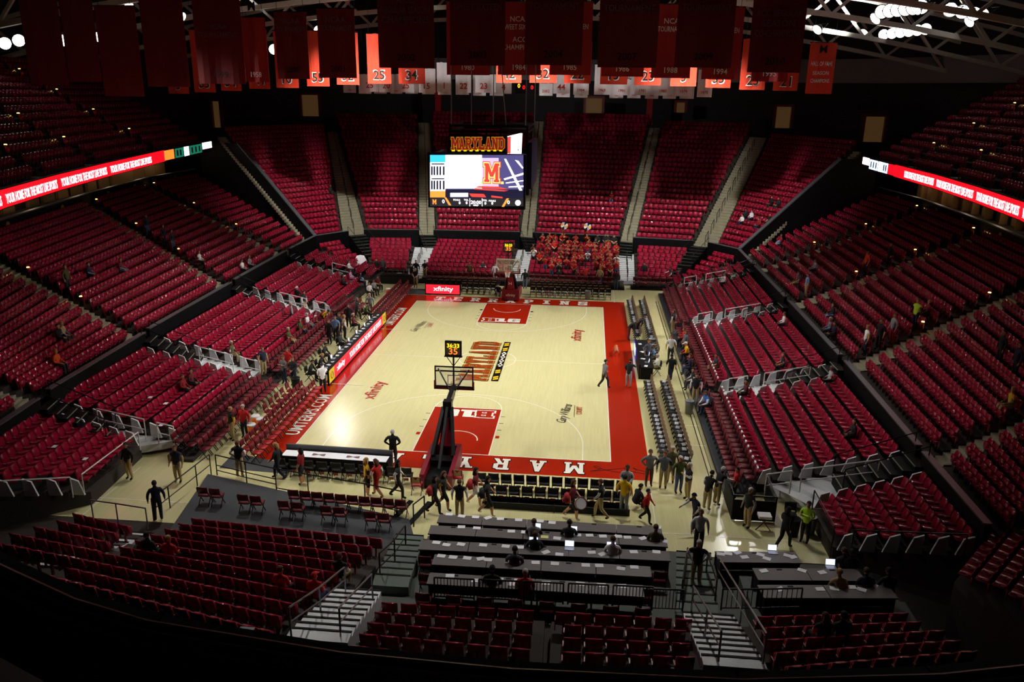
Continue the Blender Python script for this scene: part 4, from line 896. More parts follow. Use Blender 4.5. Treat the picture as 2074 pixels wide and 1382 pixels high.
# ---------------------------------------------------------------- banners
BRED = mat('banner_dark_red', (120, 14, 18), .8); BRED2 = mat('banner_red', (150, 20, 22), .8); BOR = mat('jersey_banner_red', (214, 60, 32), .75); BWH = mat('white_banner_cloth', (236, 234, 240), .7); BTX = mat('banner_white_print', (228, 210, 205), .8); BDK = mat('banner_black_print', (20, 14, 16), .8); BGRY = mat('banner_grey_print', (120, 90, 90), .8); BREDTX = mat('banner_red_print', (190, 20, 30), .8)
def banner(x0, x1, yb, yt, y, m, label, group, lines=(), hem=True, cat='banner', wave=.05):
    a, b, t = py_(x0, yb, y), py_(x1, yb, y), py_((x0+x1)/2, yt, y); w = (b-a).length; h = t.z-(a.z+b.z)/2
    c = (a+b)/2; o = thing('banner', label, cat, (c.x, c.y, c.z), group=group)
    n = 9; mb = MB(); vs = []
    ph = random.random()*6
    for j in range(2):
        for i in range(n):
            x = (i/(n-1)-.5)*w; d = wave*math.sin(i*1.25+ph)
            for zz in (0, h): vs.append((x, d+(.0 if j == 0 else .02), zz))
    fs = [(2*i, 2*i+2, 2*i+3, 2*i+1) for i in range(n-1)]+[(2*n+2*i+1, 2*n+2*i+3, 2*n+2*i+2, 2*n+2*i) for i in range(n-1)]
    fs += [(2*i, 2*n+2*i, 2*n+2*i+2, 2*i+2) for i in range(n-1)]+[(0, 1, 2*n+1, 2*n), (2*n-2, 4*n-2, 4*n-1, 2*n-1)]
    mb.add(vs, fs); ob('cloth', mb.mesh('cloth', m, smooth=False), o)
    mb = MB(); mb.tube((-w/2-.05, 0, h), (w/2+.05, 0, h), .04, 6); ob('top_rod', mb.mesh('top_rod', BLACKM), o)
    for e in (-.4, .4): mb = MB(); mb.tube((w*e, 0, h), (w*e, 0, min(h+4, 27.5-c.z)), .015, 4); ob('cable', mb.mesh('cable', BLACKM), o)
    for s_, fz, th, tm, wf in lines:
        asp = TEXT[s_][1]; tw = min(w*wf, asp*th); text(s_, tm, (0, -wave-.015, fz if fz < 50 else h-(fz-100)), th, o, (PI/2, 0, 0), tw)
    return o
# front row, dark against the light
G1 = 'front row of dark red championship banners'
FB = [(62, 140, 172, -60, ()), (140, 208, 165, -60, ()), (214, 292, 195, 12, ()), (300, 386, 176, -60, ()), (404, 498, 170, -60, ('NCAA', 'TOURNAMENT')), (563, 628, 160, 24, ('NCAA', 'TOURNAMENT')), (648, 723, 158, 17, ('NCAA', 'TOURNAMENT')),
      (768, 880, 138, -70, ('ACC', 'REGULAR SEASON', 'CHAMPIONS')), (912, 1023, 133, -70, ('NCAA', 'SWEET SIXTEEN')), (1062, 1178, 132, -70, ('NCAA', 'TOURNAMENT')), (1210, 1328, 137, -70, ('NCAA', 'TOURNAMENT')), (1365, 1480, 137, -70, ('NCAA', 'TOURNAMENT')), (1513, 1620, 147, -70, ('NCAA', 'TOURNAMENT', 'ACC REGULAR', 'SEASON', 'CO-CHAMPIONS'))]
YR = ['', '', '', '', '1999', '2000', '2001', '2002', '2003', '2004', '2007', '2009', '2010']
for i, (x0, x1, yb, yt, tx_) in enumerate(FB):
    yy = -8 if i > 6 or i < 4 else -2
    L = []
    top = 3.1 if len(tx_) < 5 else 3.75
    for k, s_ in enumerate(tx_): L.append((s_, top-k*.44-(.25 if k > 1 and len(tx_) == 5 else 0), .30, BGRY, .86))
    if YR[i]: L.append((YR[i], .5, .34, BDK, .4))
    nm_ = ('with the year '+YR[i]) if YR[i] else ['farthest from the scoreboard', 'second from the dim end', 'hanging lowest of all', 'just before the first lettered banner'][i]
    banner(x0, x1, yb, yt, yy, BRED, f'large dark red banner, {od(i)} in front row, {nm_}', G1, L)
G2 = 'second row of red banners with years'
for x0, x1, yb, yt, yr, tx_ in ((497, 545, 166, 35, '1958', ()), (905, 992, 152, 3, '1980', ()), (1008, 1095, 152, 3, '1984', ('NCAA', 'SWEET SIXTEEN', 'ACC', 'CHAMPIONS')), (1113, 1196, 152, 3, '1985', ('NCAA', 'SWEET SIXTEEN')), (1218, 1303, 155, 4, '1986', ('NCAA', 'TOURNAMENT')), (1318, 1397, 158, 8, '1988', ('NCAA', 'TOURNAMENT')), (1420, 1496, 161, 14, '1994', ('NCAA', 'SWEET SIXTEEN')), (1520, 1594, 165, 20, '1995', ('NCAA', 'SWEET SIXTEEN'))):
    L = [(s_, 3.6-k*.5-(.3 if k > 1 else 0), .34, BTX, .8) for k, s_ in enumerate(tx_)]+[(yr, .5, .36, BTX, .45)]+[('M', 5.0, .6, BDK, .3)]
    banner(x0, x1, yb, yt, 9.0, BRED2, f'red banner dated {yr}, {od(int(x0)//90)} place in second row', G2, L)
G3 = 'orange-red jersey banners with outlined numbers'
JB = [(342, 384, 190, 60, '3'), (395, 437, 187, 60, '33'), (448, 490, 184, 60, '54'), (505, 548, 180, 60, '41'), (560, 606, 178, 62, '10'), (622, 668, 175, 62, '55'), (683, 728, 172, 65, '32'), (745, 793, 170, 68, '25'), (808, 861, 170, 70, '34'),
      (1005, 1056, 168, 80, '42'), (1072, 1127, 168, 82, '32'), (1142, 1196, 169, 84, '22'), (1215, 1270, 171, 84, '15'), (1284, 1338, 173, 80, '23'), (1357, 1409, 175, 78, '3'), (1428, 1479, 178, 78, '35'), (1497, 1548, 182, 78, '25'), (1565, 1614, 184, 78, '21')]
for i, (x0, x1, yb, yt, nn) in enumerate(JB):
    o = banner(x0, x1, yb, yt, 21.0, BOR, f'orange-red jersey banner numbered {nn}, {od(i)} along its row', G3, [(nn, .72, .86, BWH, .8)] if nn in TEXT else ())
    if nn in TEXT: text(nn, BDK, (0, -.09, .72), .72, o, (PI/2, 0, 0), min(1.75*.72, TEXT[nn][1]*.72))
banner(1630, 1684, 190, 86, 21.0, BOR, 'bright red banner hanging alone beside the floodlights', G3, [('M', 3.4, .6, BDK, .4), ('HALL OF FAME', 2.3, .34, BWH, .8), ('SEASON', 1.6, .3, BWH, .6), ('CHAMPIONS', 1.0, .3, BWH, .7)])
G4 = 'white banners hanging before the far stand'
WB = [(733, 766, 186, 150, '25'), (768, 798, 187, 150, '20'), (806, 838, 187, 150, '25'), (848, 882, 188, 138, '15'), (885, 915, 187, 126, '1'), (924, 954, 188, 150, '22'), (963, 996, 188, 150, '23'), (1004, 1036, 190, 150, '4'), (1092, 1119, 194, 168, '2002'), (1120, 1153, 190, 150, '44'), (1161, 1192, 192, 168, '1984'),
      (1203, 1235, 192, 130, '1963'), (1243, 1276, 193, 160, '1986'), (1285, 1316, 193, 160, '1981'), (1327, 1358, 194, 150, '1980'), (1368, 1400, 195, 160, '1979'), (1411, 1441, 197, 140, '1975')]
for i, (x0, x1, yb, yt, nn) in enumerate(WB):
    banner(x0, x1, yb, yt, 31.0, BWH, f'white banner marked {nn}, {od(i)} along the white row', G4, [(nn, .42 if len(nn) > 2 else .62, .26 if len(nn) > 2 else .55, BREDTX, .7)])
for i, (x0, x1, yb, nn) in enumerate(((696, 721, 188, '1958'), (727, 752, 190, '1985'), (758, 783, 190, '1999'), (791, 815, 190, '2000'), (821, 847, 190, '2001'), (855, 880, 191, '2002'), (887, 915, 192, '2003'), (923, 950, 192, '2004'), (958, 984, 194, '1980'), (992, 1020, 194, '1981'), (1127, 1154, 197, '2001'), (1163, 1190, 198, '1980'), (1234, 1262, 199, '1981'), (1270, 1297, 199, '1999'), (1306, 1333, 200, '1984'), (1342, 1369, 200, '1979'), (1376, 1405, 200, '1985'))):
    banner(x0, x1, yb, 150, 36.0, BWH, f'white banner peeking below the others, {od(i)} of the rear row', 'rear white banners', [(nn, .28, .16, BREDTX, .6)])
# far game clock seen between the banners
o = thing('game_clock', 'black clock with yellow and red digits under the hanging banners', 'clock', py_(1066, 176, 40))
mb = MB(); mb.box(-1.2, 1.2, -.1, .1, -.7, .7); ob('case', mb.mesh('case', BLACK), o)
for s_, x, z, m in (('0', -.78, .1, YELL_L), ('0', .0-.25, -.05, REDL), ('0', .62, -.05, REDL)): text(s_, m, (x, -.12, z), .42, o, (PI/2, 0, 0))
# ---------------------------------------------------------------- basketball goals
GLASS = mat('backboard_glass', (225, 235, 230), .05, alpha=.22); MPAD = mat('maroon_vinyl_pad', (120, 14, 34), .4); RIM = mat('orange_rim', (230, 80, 20), .4, metal=.3); NET = mat('white_net_cord', (235, 235, 235), .8)
FRB = mat('backboard_white_frame', (225, 225, 225), .4)
def goal(y, rz, label, fr):
    o = thing('basketball_goal', label, 'basketball hoop', (0, y, 0), rz)                # local +Y points to the court, backboard plane at y = 0
    def p(nm, mb, m, par=o, sm=False): return ob(nm, mb.mesh(nm, m, sm), par)
    b = MB(); b.box(-.915, .915, -.015, .015, 2.9, 3.97); p('backboard', b, GLASS)
    b = MB()
    for x in (-.915, .915): b.bar((x, 0, 2.88), (x, 0, 3.99), .06, .06)
    for z in (2.9, 3.97): b.bar((-.94, 0, z), (.94, 0, z), .06, .06)
    p('backboard_frame', b, fr)
    b = MB()
    for x in (-.3, .3): b.bar((x, .018, 3.07), (x, .018, 3.53), .05, .01)
    for z in (3.07, 3.53): b.bar((-.3, .018, z), (.3, .018, z), .01, .05)
    p('target_square', b, FRB)
    b = MB(); b.box(-.98, .98, -.05, .05, 2.82, 2.93); b.box(-.98, -.88, -.05, .05, 2.82, 3.25); b.box(.88, .98, -.05, .05, 2.82, 3.25); p('edge_pad', b, MPAD)
    b = MB(); b.ring((0, .38, 3.05), .23, .012, 20, 6); b.box(-.08, .08, .0, .16, 3.0, 3.07); rm = p('rim', b, RIM)
    b = MB()
    for k in range(12):
        a0, a1 = 2*PI*k/12, 2*PI*(k+.5)/12
        P = [(.23*math.cos(a0), .38+.23*math.sin(a0), 3.04), (.19*math.cos(a1), .38+.19*math.sin(a1), 2.88), (.15*math.cos(a0), .38+.15*math.sin(a0), 2.74), (.13*math.cos(a1), .38+.13*math.sin(a1), 2.6)]
        b.path(P, .008, 4); a2 = 2*PI*(k-.5)/12; P = [P[0], (.19*math.cos(a2), .38+.19*math.sin(a2), 2.88), (.15*math.cos(a0), .38+.15*math.sin(a0), 2.74), (.13*math.cos(a2), .38+.13*math.sin(a2), 2.6)]; b.path(P, .008, 4)
    p('net', b, NET, rm)
    b = MB(); b.bar((-.75, -.1, 3.9), (-.12, -.5, 2.95), .05, .05); p('strut', b, BLACKM)
    b = MB(); b.bar((.75, -.1, 3.9), (.12, -.5, 2.95), .05, .05); p('strut', b, BLACKM)
    b = MB(); b.bar((-.9, -.08, 3.78), (.9, -.08, 3.78), .06, .06); b.bar((-.9, -.08, 3.0), (.9, -.08, 3.0), .06, .06); p('rear_bar', b, BLACKM)
    b = MB(); b.bar((0, -.12, 2.95), (0, -1.9, 2.75), .22, .3); p('upper_arm', b, BLACKM)
    b = MB(); b.bar((0, -.1, 2.7), (0, -1.9, 2.35), .14, .18); p('lower_arm', b, BLACKM)
    b = MB(); b.hexa([(-.2, -1.6, 2.2), (.2, -1.6, 2.2), (.2, -2.0, 2.2), (-.2, -2.0, 2.2)], [(-.2, -1.6, 2.95), (.2, -1.6, 2.95), (.2, -2.0, 2.95), (-.2, -2.0, 2.95)]); p('knuckle', b, BLACKM)
    for s in (-1, 1):
        b = MB(); b.bar((s*.18, -1.8, 2.6), (s*.48, -3.2, .8), .16, .24); p('mast_leg', b, BLACKM)
    b = MB(); b.bar((0, -1.9, 2.7), (0, -4.2, .6), .12, .16); p('rear_brace', b, BLACKM)
    b = MB(); b.box(-.5, .5, -4.9, -2.6, .15, .45); b.box(-.5, .5, -3.6, -3.0, .45, .75); p('base', b, BLACKM)
    for s in (-1, 1):
        b = MB(); b.hexa([(s*.52, -5.0, .1), (s*.72, -5.0, .1), (s*.72, -2.4, .1), (s*.52, -2.4, .1)][::s], [(s*.52, -5.0, .72), (s*.72, -5.0, .72), (s*.72, -2.4, .98), (s*.52, -2.4, .98)][::s]); p('side_pad', b, MPAD)
    b = MB(); b.box(-.72, .72, -2.42, -2.2, .1, .98); fp = p('front_pad', b, MPAD)
    o2 = text('xfinity', WHITEP, (.0, -2.19, .5), .3, fp, (PI/2, 0, PI), .8)
    b = MB(); b.hexa([(-.3, -2.25, .98), (.3, -2.25, .98), (.3, -2.55, .98), (-.3, -2.55, .98)], [(-.2, -1.85, 2.15), (.2, -1.85, 2.15), (.2, -2.1, 2.15), (-.2, -2.1, 2.15)]); mp = p('mast_pad', b, MPAD)
    b = MB()
    for s in (-1, 1): b.bar((s*.1, -1.93, 1.45), (s*.1, -1.86, 1.7), .05, .02); b.bar((s*.1, -1.895, 1.575), (0, -1.895, 1.575), .02, .05)
    p('emblem', b, WHITEP, mp)
    for x in (-.45, .45):
        for yy in (-4.6, -2.9): b = MB(); b.tube((x-.05, yy, .08), (x+.05, yy, .08), .08, 10); p('wheel', b, BLACKM)
    # shot clock on its post
    b = MB(); b.tube((0, -.12, 2.9), (0, -.12, 4.6), .045, 8); b.tube((-.35, -.12, 4.55), (0, -.12, 4.05), .02, 6); b.tube((.35, -.12, 4.55), (0, -.12, 4.05), .02, 6); p('clock_post', b, BLACKM)
    b = MB(); b.box(-.4, .4, -.18, -.06, 4.56, 5.32); b.box(-.43, .43, -.2, -.04, 4.52, 4.58); cs = p('shot_clock', b, BLACKM)
    b = MB(); b.box(-.34, .34, -.19, -.18, 4.64, 5.24); b.box(-.34, .34, -.06, -.05, 4.64, 5.24); p('clock_face', b, mat('clock_face_grey', (90, 84, 70), .5), cs)
    for yy, r in ((-.2, 0), (-.04, PI)):
        text('36:33', YELL_L, (0, yy, 5.1), .2, cs, (PI/2, 0, r), .58); text('35', ORGL, (0, yy, 4.82), .32, cs, (PI/2, 0, r), .42)
    return o
goal(13.11, PI, 'far basketball goal with maroon padded base and clear backboard', FRB)
goal(-13.11, 0, 'basketball goal seen from behind with black mast and shot clock', BLACKM)
# ---------------------------------------------------------------- glowing boards and tables on the apron
lt = thing('advertising_table', 'long courtside table with glowing red message board and yellow ends', 'table', (-8.55, .6, 0)); LB = V(-8.55, .6, 0)
b = MB(); b.box(-.75, 0, -6.75, 6.75, .74, .80); ob('tabletop', b.mesh('tabletop', BLACK), lt)
b = MB(); b.box(-.1, 0, -6.75, 6.75, 0.02, 1.06); ob('board_housing', b.mesh('board_housing', BLACK), lt)
PINKL = mat('pink_red_led', (255, 40, 60), emit=1.15)
b = MB(); b.box(.0, .012, -5.75, 5.75, .14, .92); ob('led_panel', b.mesh('led_panel', PINKL), lt)
YLED = mat('yellow_panel_led', (225, 190, 40), emit=.75)
for y in (-6.25, 6.25):
    b = MB(); b.box(.0, .012, y-.48, y+.48, .14, .92); e = ob('led_end_panel', b.mesh('led_end_panel', YLED), lt)
    b = MB(); b.ring((0, 0, 0), .2, .03, 16, 4); r_ = ob('led_ring', b.mesh('led_ring', GOLDS), e, (.02, y, .53)); r_.rotation_euler = (0, PI/2, 0)
WTXL = mat('white_text_led', (255, 235, 240), emit=2.0)
text('YOUR HOME FOR THE MOST LIVE SPORTS', WTXL, (.02, 1.35, .53), .42, lt, (PI/2, 0, PI/2), 8.0)
text('xfinity', WTXL, (.02, -4.45, .53), .5, lt, (PI/2, 0, PI/2), 1.6)
for y in (-6, -3, 0, 3, 6):
    b = MB(); b.bar((-.7, y, 0), (-.7, y, .74), .05, .05); ob('leg', b.mesh('leg', BLACKM), lt)
fb = thing('advertising_board', 'glowing red board standing behind the far baseline', 'sign', (-5.9, 16.55, 0))
b = MB(); b.box(-1.52, 1.52, 0, .14, .02, .98); ob('case', b.mesh('case', BLACK), fb); b = MB(); b.box(-1.44, 1.44, -.012, 0, .12, .9); ob('led_panel', b.mesh('led_panel', PINKL), fb)
text('xfinity', WTXL, (.05, -.02, .5), .52, fb, (PI/2, 0, 0), 1.7)
b = MB(); b.box(-1.3, -1.1, .1, .5, 0, .1); ob('foot', b.mesh('foot', BLACKM), fb); b = MB(); b.box(1.1, 1.3, .1, .5, 0, .1); ob('foot', b.mesh('foot', BLACKM), fb)
# scorers' table opposite
st = thing('scorers_table', 'black scoring table with blue lit front among the black chairs', 'table', (9.72, .3, 0))
b = MB(); b.box(-.12, .75, -2.9, 2.9, .72, .78); ob('tabletop', b.mesh('tabletop', BLACK), st); b = MB(); b.box(-.14, -.06, -2.9, 2.9, .02, .95); ob('front_panel', b.mesh('front_panel', BLACK), st)
b = MB(); b.box(-.155, -.14, .2, 2.8, .1, .88); ob('led_panel', b.mesh('led_panel', mat('blue_panel_led', (40, 50, 190), emit=.9)), st); b = MB(); b.box(-.17, -.155, 1.0, 2.2, .25, .75); ob('led_mark', b.mesh('led_mark', BLUL), st)
b = MB(); b.box(-.04, .7, -2.9, -2.8, .02, .72); ob('end_panel', b.mesh('end_panel', BLACK), st); b = MB(); b.box(-.04, .7, 2.8, 2.9, .02, .72); ob('end_panel', b.mesh('end_panel', BLACK), st)
# ---------------------------------------------------------------- chairs
def chair_meshes(pad, backm, legm, round_back=False):
    s = MB(); s.extr([(-.2, .42), (.2, .43), (.23, .455), (.2, .485), (-.2, .475)], [-.215, 0, .215])
    bk = MB()
    if round_back: bk.extr([(-.2, .56), (-.22, .62), (-.245, .84), (-.27, .90), (-.29, .86), (-.265, .6)], [-.23, -.17, 0, .17, .23], bow=.05)
    else: bk.extr([(-.2, .58), (-.235, .84), (-.25, .885), (-.275, .87), (-.24, .58)], [-.22, 0, .22], bow=.03)
    fl_ = MB(); fl_.bar((0, .2, 0), (0, -.2, .62), .03, .03); fl_.bar((0, -.2, .62), (0, -.25, .84), .03, .03)
    rl = MB(); rl.bar((0, -.24, 0), (0, .12, .44), .028, .028)
    return s.mesh('seat', pad, True), bk.mesh('backrest', backm, True), fl_.mesh('leg', legm), rl.mesh('leg', legm), (s, bk, fl_, rl)
CHR = {'black': chair_meshes(BLACKF, BLACKF, BLACKM, True), 'maroon': chair_meshes(SEATD, SEATD, BLACKM), 'bench': chair_meshes(REDSEAT, SEATD, BLACKM), 'brown': chair_meshes(BLACKF, mat('brown_chair_back', (104, 82, 58), .4), BLACKM, True)}
def joined(kind):
    s, bk, fl_, rl = CHR[kind][4]; mb = MB(); mb.add(s.v, s.f, 0); mb.add(bk.v, bk.f, 1)
    if kind == 'black': mb.box(-.19, .19, -.285, -.24, .87, .915, 3)  # tan strip painted as the gloss highlight along the top edge
    for x in (-.21, .21):
        mb.add([(v[0]+x, v[1], v[2]) for v in fl_.v], fl_.f, 2); mb.add([(v[0]+x, v[1], v[2]) for v in rl.v], rl.f, 2)
    return mb
JM = {}
def chair(kind, loc, rz, label, group, parts=True, plate=False):
    if not parts:
        if kind not in JM: JM[kind] = joined(kind).mesh('folding_chair', [BLACKF, BLACKF, BLACKM, TAN] if kind == 'black' else ([SEATD, SEATD, BLACKM] if kind == 'maroon' else [REDSEAT, SEATD, BLACKM]))
        return tag(ob('courtside_chair' if kind == 'black' else 'folding_chair', JM[kind], None, loc, rz), label, 'chair', group)
    o = thing('courtside_chair' if kind in ('black', 'brown') else 'folding_chair', label, 'chair', loc, rz, group); a = CHR[kind]
    ob('seat', a[0], o); bk = ob('backrest', a[1], o)
    for x in (-.21, .21): ob('leg', a[2], o, (x, 0, 0)); ob('leg', a[3], o, (x, 0, 0))
    if plate:
        mb = MB(); mb.box(-.1, .1, -.26, -.25, .28, .4); ob('logo_plate', mb.mesh('logo_plate', MPAD), o)
    return o
PRM = MB().add([(-.1, -.12, 0), (.1, -.12, 0), (.1, 0, .1), (-.1, 0, .1), (.1, .12, 0), (-.1, .12, 0)], [(0, 1, 2, 3), (3, 2, 4, 5), (3, 2, 1, 0), (5, 4, 2, 3)]).mesh('folded_programme', PAPER)
def prog(loc, rz, label): return tag(ob('folded_programme', PRM, None, loc, rz), label, 'paper', 'programmes left on chairs')
# black chairs along the sideline
BK = MB(); 
def colrow(x0, y0, x1, y1, n, desc, sheets):
    for k in range(n):
        t = k/(n-1); x, y = x0+(x1-x0)*t, y0+(y1-y0)*t
        chair('brown', (x, y, .012), PI/2, f'black folding chair, {od(k)} in {desc}', 'black courtside chairs', True)
        if sheets and k % 10 != 9: prog((x+.02, y, .5), random.uniform(-.5, .5), f'white folded programme on {od(k)} chair of {desc}')
colrow(9.78, 15.1, 9.92, 5.3, 20, 'front line beyond the scoring table', True)
colrow(10.75, 15.2, 10.85, 1.4, 28, 'rear line beyond the scoring table', True)
colrow(9.98, -4.3, 10.15, -14.9, 21, 'front line before the scoring table', True)
colrow(10.95, -4.2, 11.1, -14.6, 21, 'rear line before the scoring table', True)
# black chairs behind the far baseline
for r, (y, x0, x1, n) in enumerate(((17.3, -4.2, -1.7, 6), (18.2, -7.4, -1.7, 12), (19.1, -7.2, -1.9, 11))):
    for k in range(n): chair('black', (x0+(x1-x0)*k/(n-1), y, .012), PI, f'black chair, {od(k)} in {od(r)} row between red board and basket', 'black chairs behind far baseline', False)
for r, (y, x0, x1, n) in enumerate(((16.95, 1.75, 8.1, 13), (17.9, 1.7, 8.0, 14), (18.8, 1.9, 7.4, 12))):
    for k in range(n): chair('black', (x0+(x1-x0)*k/(n-1), y, .012), PI, f'black chair, {od(k)} in {od(r)} row below the band', 'black chairs behind far baseline', False)
for k in range(6): prog((2.6+k*.98, 16.9, .5), PI/2, f'white sheet on front row of chairs below the band, {od(k)} of six')
for k in range(3): prog((-4.0+k*.98, 17.15, .5), PI/2, f'white sheet on chair beside the red board, {od(k)} of three')
# black chairs before the near baseline
for r, (y, x0, x1, n) in enumerate(((-17.75, 1.95, 8.0, 12), (-18.75, 2.4, 7.85, 11))):
    for k in range(n): chair('black', (x0+(x1-x0)*k/(n-1), y+.0*k, .012), 0, f'black padded chair, {od(k)} in {"front" if r == 0 else "rear"} row facing the white letters', 'black chairs at near baseline', True, True)
for k in range(10): chair('black', (-7.1+k*.64, -17.45-k*.025, .012), 0, f'black padded chair, {od(k)} beside the white topped table', 'black chairs at near baseline', True, True)
MARO = []
def maroon_row(p0, p1, n, rz, desc, kind='maroon', skip=()):
    p0, p1 = Vector(p0), Vector(p1)
    for k in range(n):
        if k in skip: continue
        p = p0.lerp(p1, k/max(n-1, 1)); MARO.append((p.x, p.y, p.z, rz, kind, desc, k))
maroon_row((-8.75, -7.7, .012), (-8.75, -16.3, .012), 16, -PI/2, 'front line of red bench below the advertising table', 'bench')
maroon_row((-9.4, -7.9, .012), (-9.4, -16.5, .012), 16, -PI/2, 'rear line of red bench below the advertising table', 'bench')
maroon_row((-10.05, -8.3, .012), (-10.1, -11.4, .012), 5, -PI/2, 'short line of chairs behind red bench', 'bench')
maroon_row((-8.95, 17.8, .012), (-8.85, 8.0, .012), 19, -PI/2, 'front line of red bench in far corner', 'bench')
maroon_row((-9.65, 17.9, .012), (-9.6, 8.2, .012), 19, -PI/2, 'rear line of red bench in far corner', 'bench')
maroon_row((-5.5, -20.2, .012), (-.95, -20.5, .012), 10, 0, 'line of maroon chairs behind black rail')
for i, (x, y) in enumerate(((-9.0, -20.5), (-7.1, -20.9), (-5.3, -21.2), (-3.5, -21.4), (-1.65, -21.65))):
    maroon_row((x-.25, y, .05), (x+.3, y-.05, .05), 2, 0, f'{od(i)} pair of maroon chairs on grey carpet')
for r, (x, z) in enumerate(((-11.3, .012), (-11.95, .18), (-12.55, .34))):
    for a, c, nn, d in ((11.2, 7.6, 8, 'yellow jacket end'), (5.9, -5.6, 22, 'middle block'), (-7.6, -16.2, 17, 'tunnel end')): maroon_row((x, a, z), (x, c, z), nn, -PI/2, f'{od(r)} riser row of bench side, {d}')
for r, (x, z) in enumerate(((12.95, .2), (13.55, .34))):
    for a, c, nn, d in ((18.8, 8.4, 20, 'far block'), (6.8, -5.2, 23, 'middle block'), (-6.8, -16.8, 19, 'block by exit')): maroon_row((x, a, z), (x, c, z), nn, PI/2, f'{od(r)} riser row of scoring side, {d}')
maroon_row((-8.0, 21.1, .15), (-.7, 21.1, .15), 14, PI, 'far front row by the ushers')
maroon_row((1.3, 21.1, .15), (8.9, 21.1, .15), 15, PI, 'far front row below the band')
maroon_row((10.6, 21.4, .15), (13.6, 21.6, .15), 6, PI, 'far corner front row')
for (p0, p1, n) in (((1.0, -22.45, .03), (9.0, -22.45, .03), 10), ((1.0, -23.75, .25), (9.0, -23.75, .25), 10), ((1.0, -25.2, .5), (9.0, -25.2, .5), 9), ((1.3, -26.6, .75), (8.4, -26.6, .75), 8), ((1.5, -28.0, 1.0), (8.2, -28.0, 1.0), 8)):
    maroon_row(p0, p1, n, 0, f'press row {od([.03, .25, .5, .75, 1.0].index(p0[2]))} from court')
MARO.sort(key=lambda s: (Vector(s[:3])-CPOS).length)
for i, (x, y, z, rz, kind, desc, k) in enumerate(MARO[:294]):
    chair(kind, (x, y, z), rz, f'maroon folding chair, {od(k)} in {desc}', 'maroon folding chairs', (Vector((x, y, z))-CPOS).length < 46)
sm = joined('maroon'); stuff_copies('folding_chairs', [([(sm, 0)], [m[:4] for m in MARO[294:]])], [SEATD], 'remaining rows of maroon folding chairs on the far risers', 'chairs')
CARD = MB().box(-.1, .1, -.03, .03, 0, .08).mesh('seat_card', PAPER)
for a, c, nn, d in ((6.8, -5.2, 23, 'middle block'), (-6.8, -16.8, 19, 'block by exit')):
    for k in range(nn):
        tag(ob('seat_card', CARD, None, (13.84, a+(c-a)*k/(nn-1), 1.225), PI/2), f'white card on back of {od(k)} chair in rear riser row, {d}', 'card', 'white cards on riser chairs')
# ---------------------------------------------------------------- platforms
mb = MB(); mb.poly([(-10.4, -17.9), (-.6, -20.75), (.3, -23.2), (-9.7, -22.7)][::-1], 0, .05); struct('floor_carpet', mb, CHAR)
mb = MB(); mb.poly([(-10.2, -15.6), (-6.9, -16.5), (-6.9, -17.4), (-10.2, -17.2)][::-1], 0, .02); struct('floor_dark_mat', mb, CHAR)
mb = MB(); mb.box(2.2, 8.3, -19.35, -18.3, .0, .012); struct('floor_chair_platform', mb, BLACK)
mb = MB(); mb.box(2.2, 8.3, -19.42, -19.34, .012, .3)
ps = tag(ob('platform_skirt', mb.mesh('platform_skirt', BLACKF)), 'low black skirt behind the rear row of black padded chairs', 'skirt'); mb = MB(); mb.tube((5.2, -19.5, 0), (5.2, -19.5, .45), .02, 6); ob('post', mb.mesh('post', BLACKM), ps)
mb = MB()
for r, (x0, x1, z) in enumerate(((-12.25, -11.65, .16), (-12.85, -12.25, .32))): mb.box(x0, x1, -16.8, 11.6, 0, z)
struct('floor_riser_bench', mb, DARKC)
mb = MB(); mb.box(12.45, 13.25, -17.1, 19.2, 0, .2); mb.box(13.25, 13.8, -17.1, 19.2, 0, .34); struct('floor_riser_scoring', mb, mat('dark_blue_grey_riser', (44, 46, 56), .6))
mb = MB(); mb.box(-9.0, 9.6, 20.6, 21.9, 0, .15); mb.box(10.2, 14.2, 20.9, 22.2, 0, .15); struct('floor_riser_far_row', mb, BLACK)
mb = MB(); mb.box(-12.93, -12.85, -16.2, -7.2, .3, .5); tag(ob('riser_nosing', mb.mesh('riser_nosing', WSTEP)), 'long white edge strip below seats above red bench', 'edge strip')
for k, (px, py) in enumerate(((319, 806), (345, 818), (296, 886), (325, 898), (127, 905), (168, 930))):
    q, rz, r_ = PATCH['P4' if k < 4 else 'P5'].at(px, py, .5); tag(ob('seat_sheet', MB().box(-.13, .13, -.02, .16, 0, .02).mesh('seat_sheet', PAPER), None, (q.x, q.y, q.z+.492), rz), f'white sheet left on a seat above red bench, {od(k)} of six', 'paper')
# press risers
for i in range(5):
    y1 = (-21.9, -22.9, -24.3, -25.75, -27.2)[i]; y0 = (-22.9, -24.3, -25.75, -27.2, -28.6)[i]
    mb = MB(); mb.box(-.2 if i else .4, 11.2, y0, y1, -.05, max(.25*i, .03)); struct('floor_press_%d' % (i+1), mb, STEPG)
mb = MB(); mb.box(11.2, 17.2, -28.6, -22.2, -.05, .02); struct('floor_press_aisle', mb, STEPG)
mb = MB(); mb.box(11.9, 17.0, -25.3, -24.0, 0, .5); mb.box(11.9, 17.0, -28.4, -25.3, 0, .75); struct('floor_press_corner', mb, STEPG)
mb = MB(); mb.box(-30, 40, -43, -33.0, -.1, 2.9); struct('floor_walkway', mb, BLACK)
mb = MB(); mb.box(-2.6, 11.5, -33.4, -28.6, -.05, 1.3); struct('floor_near_base', mb, DARKC)
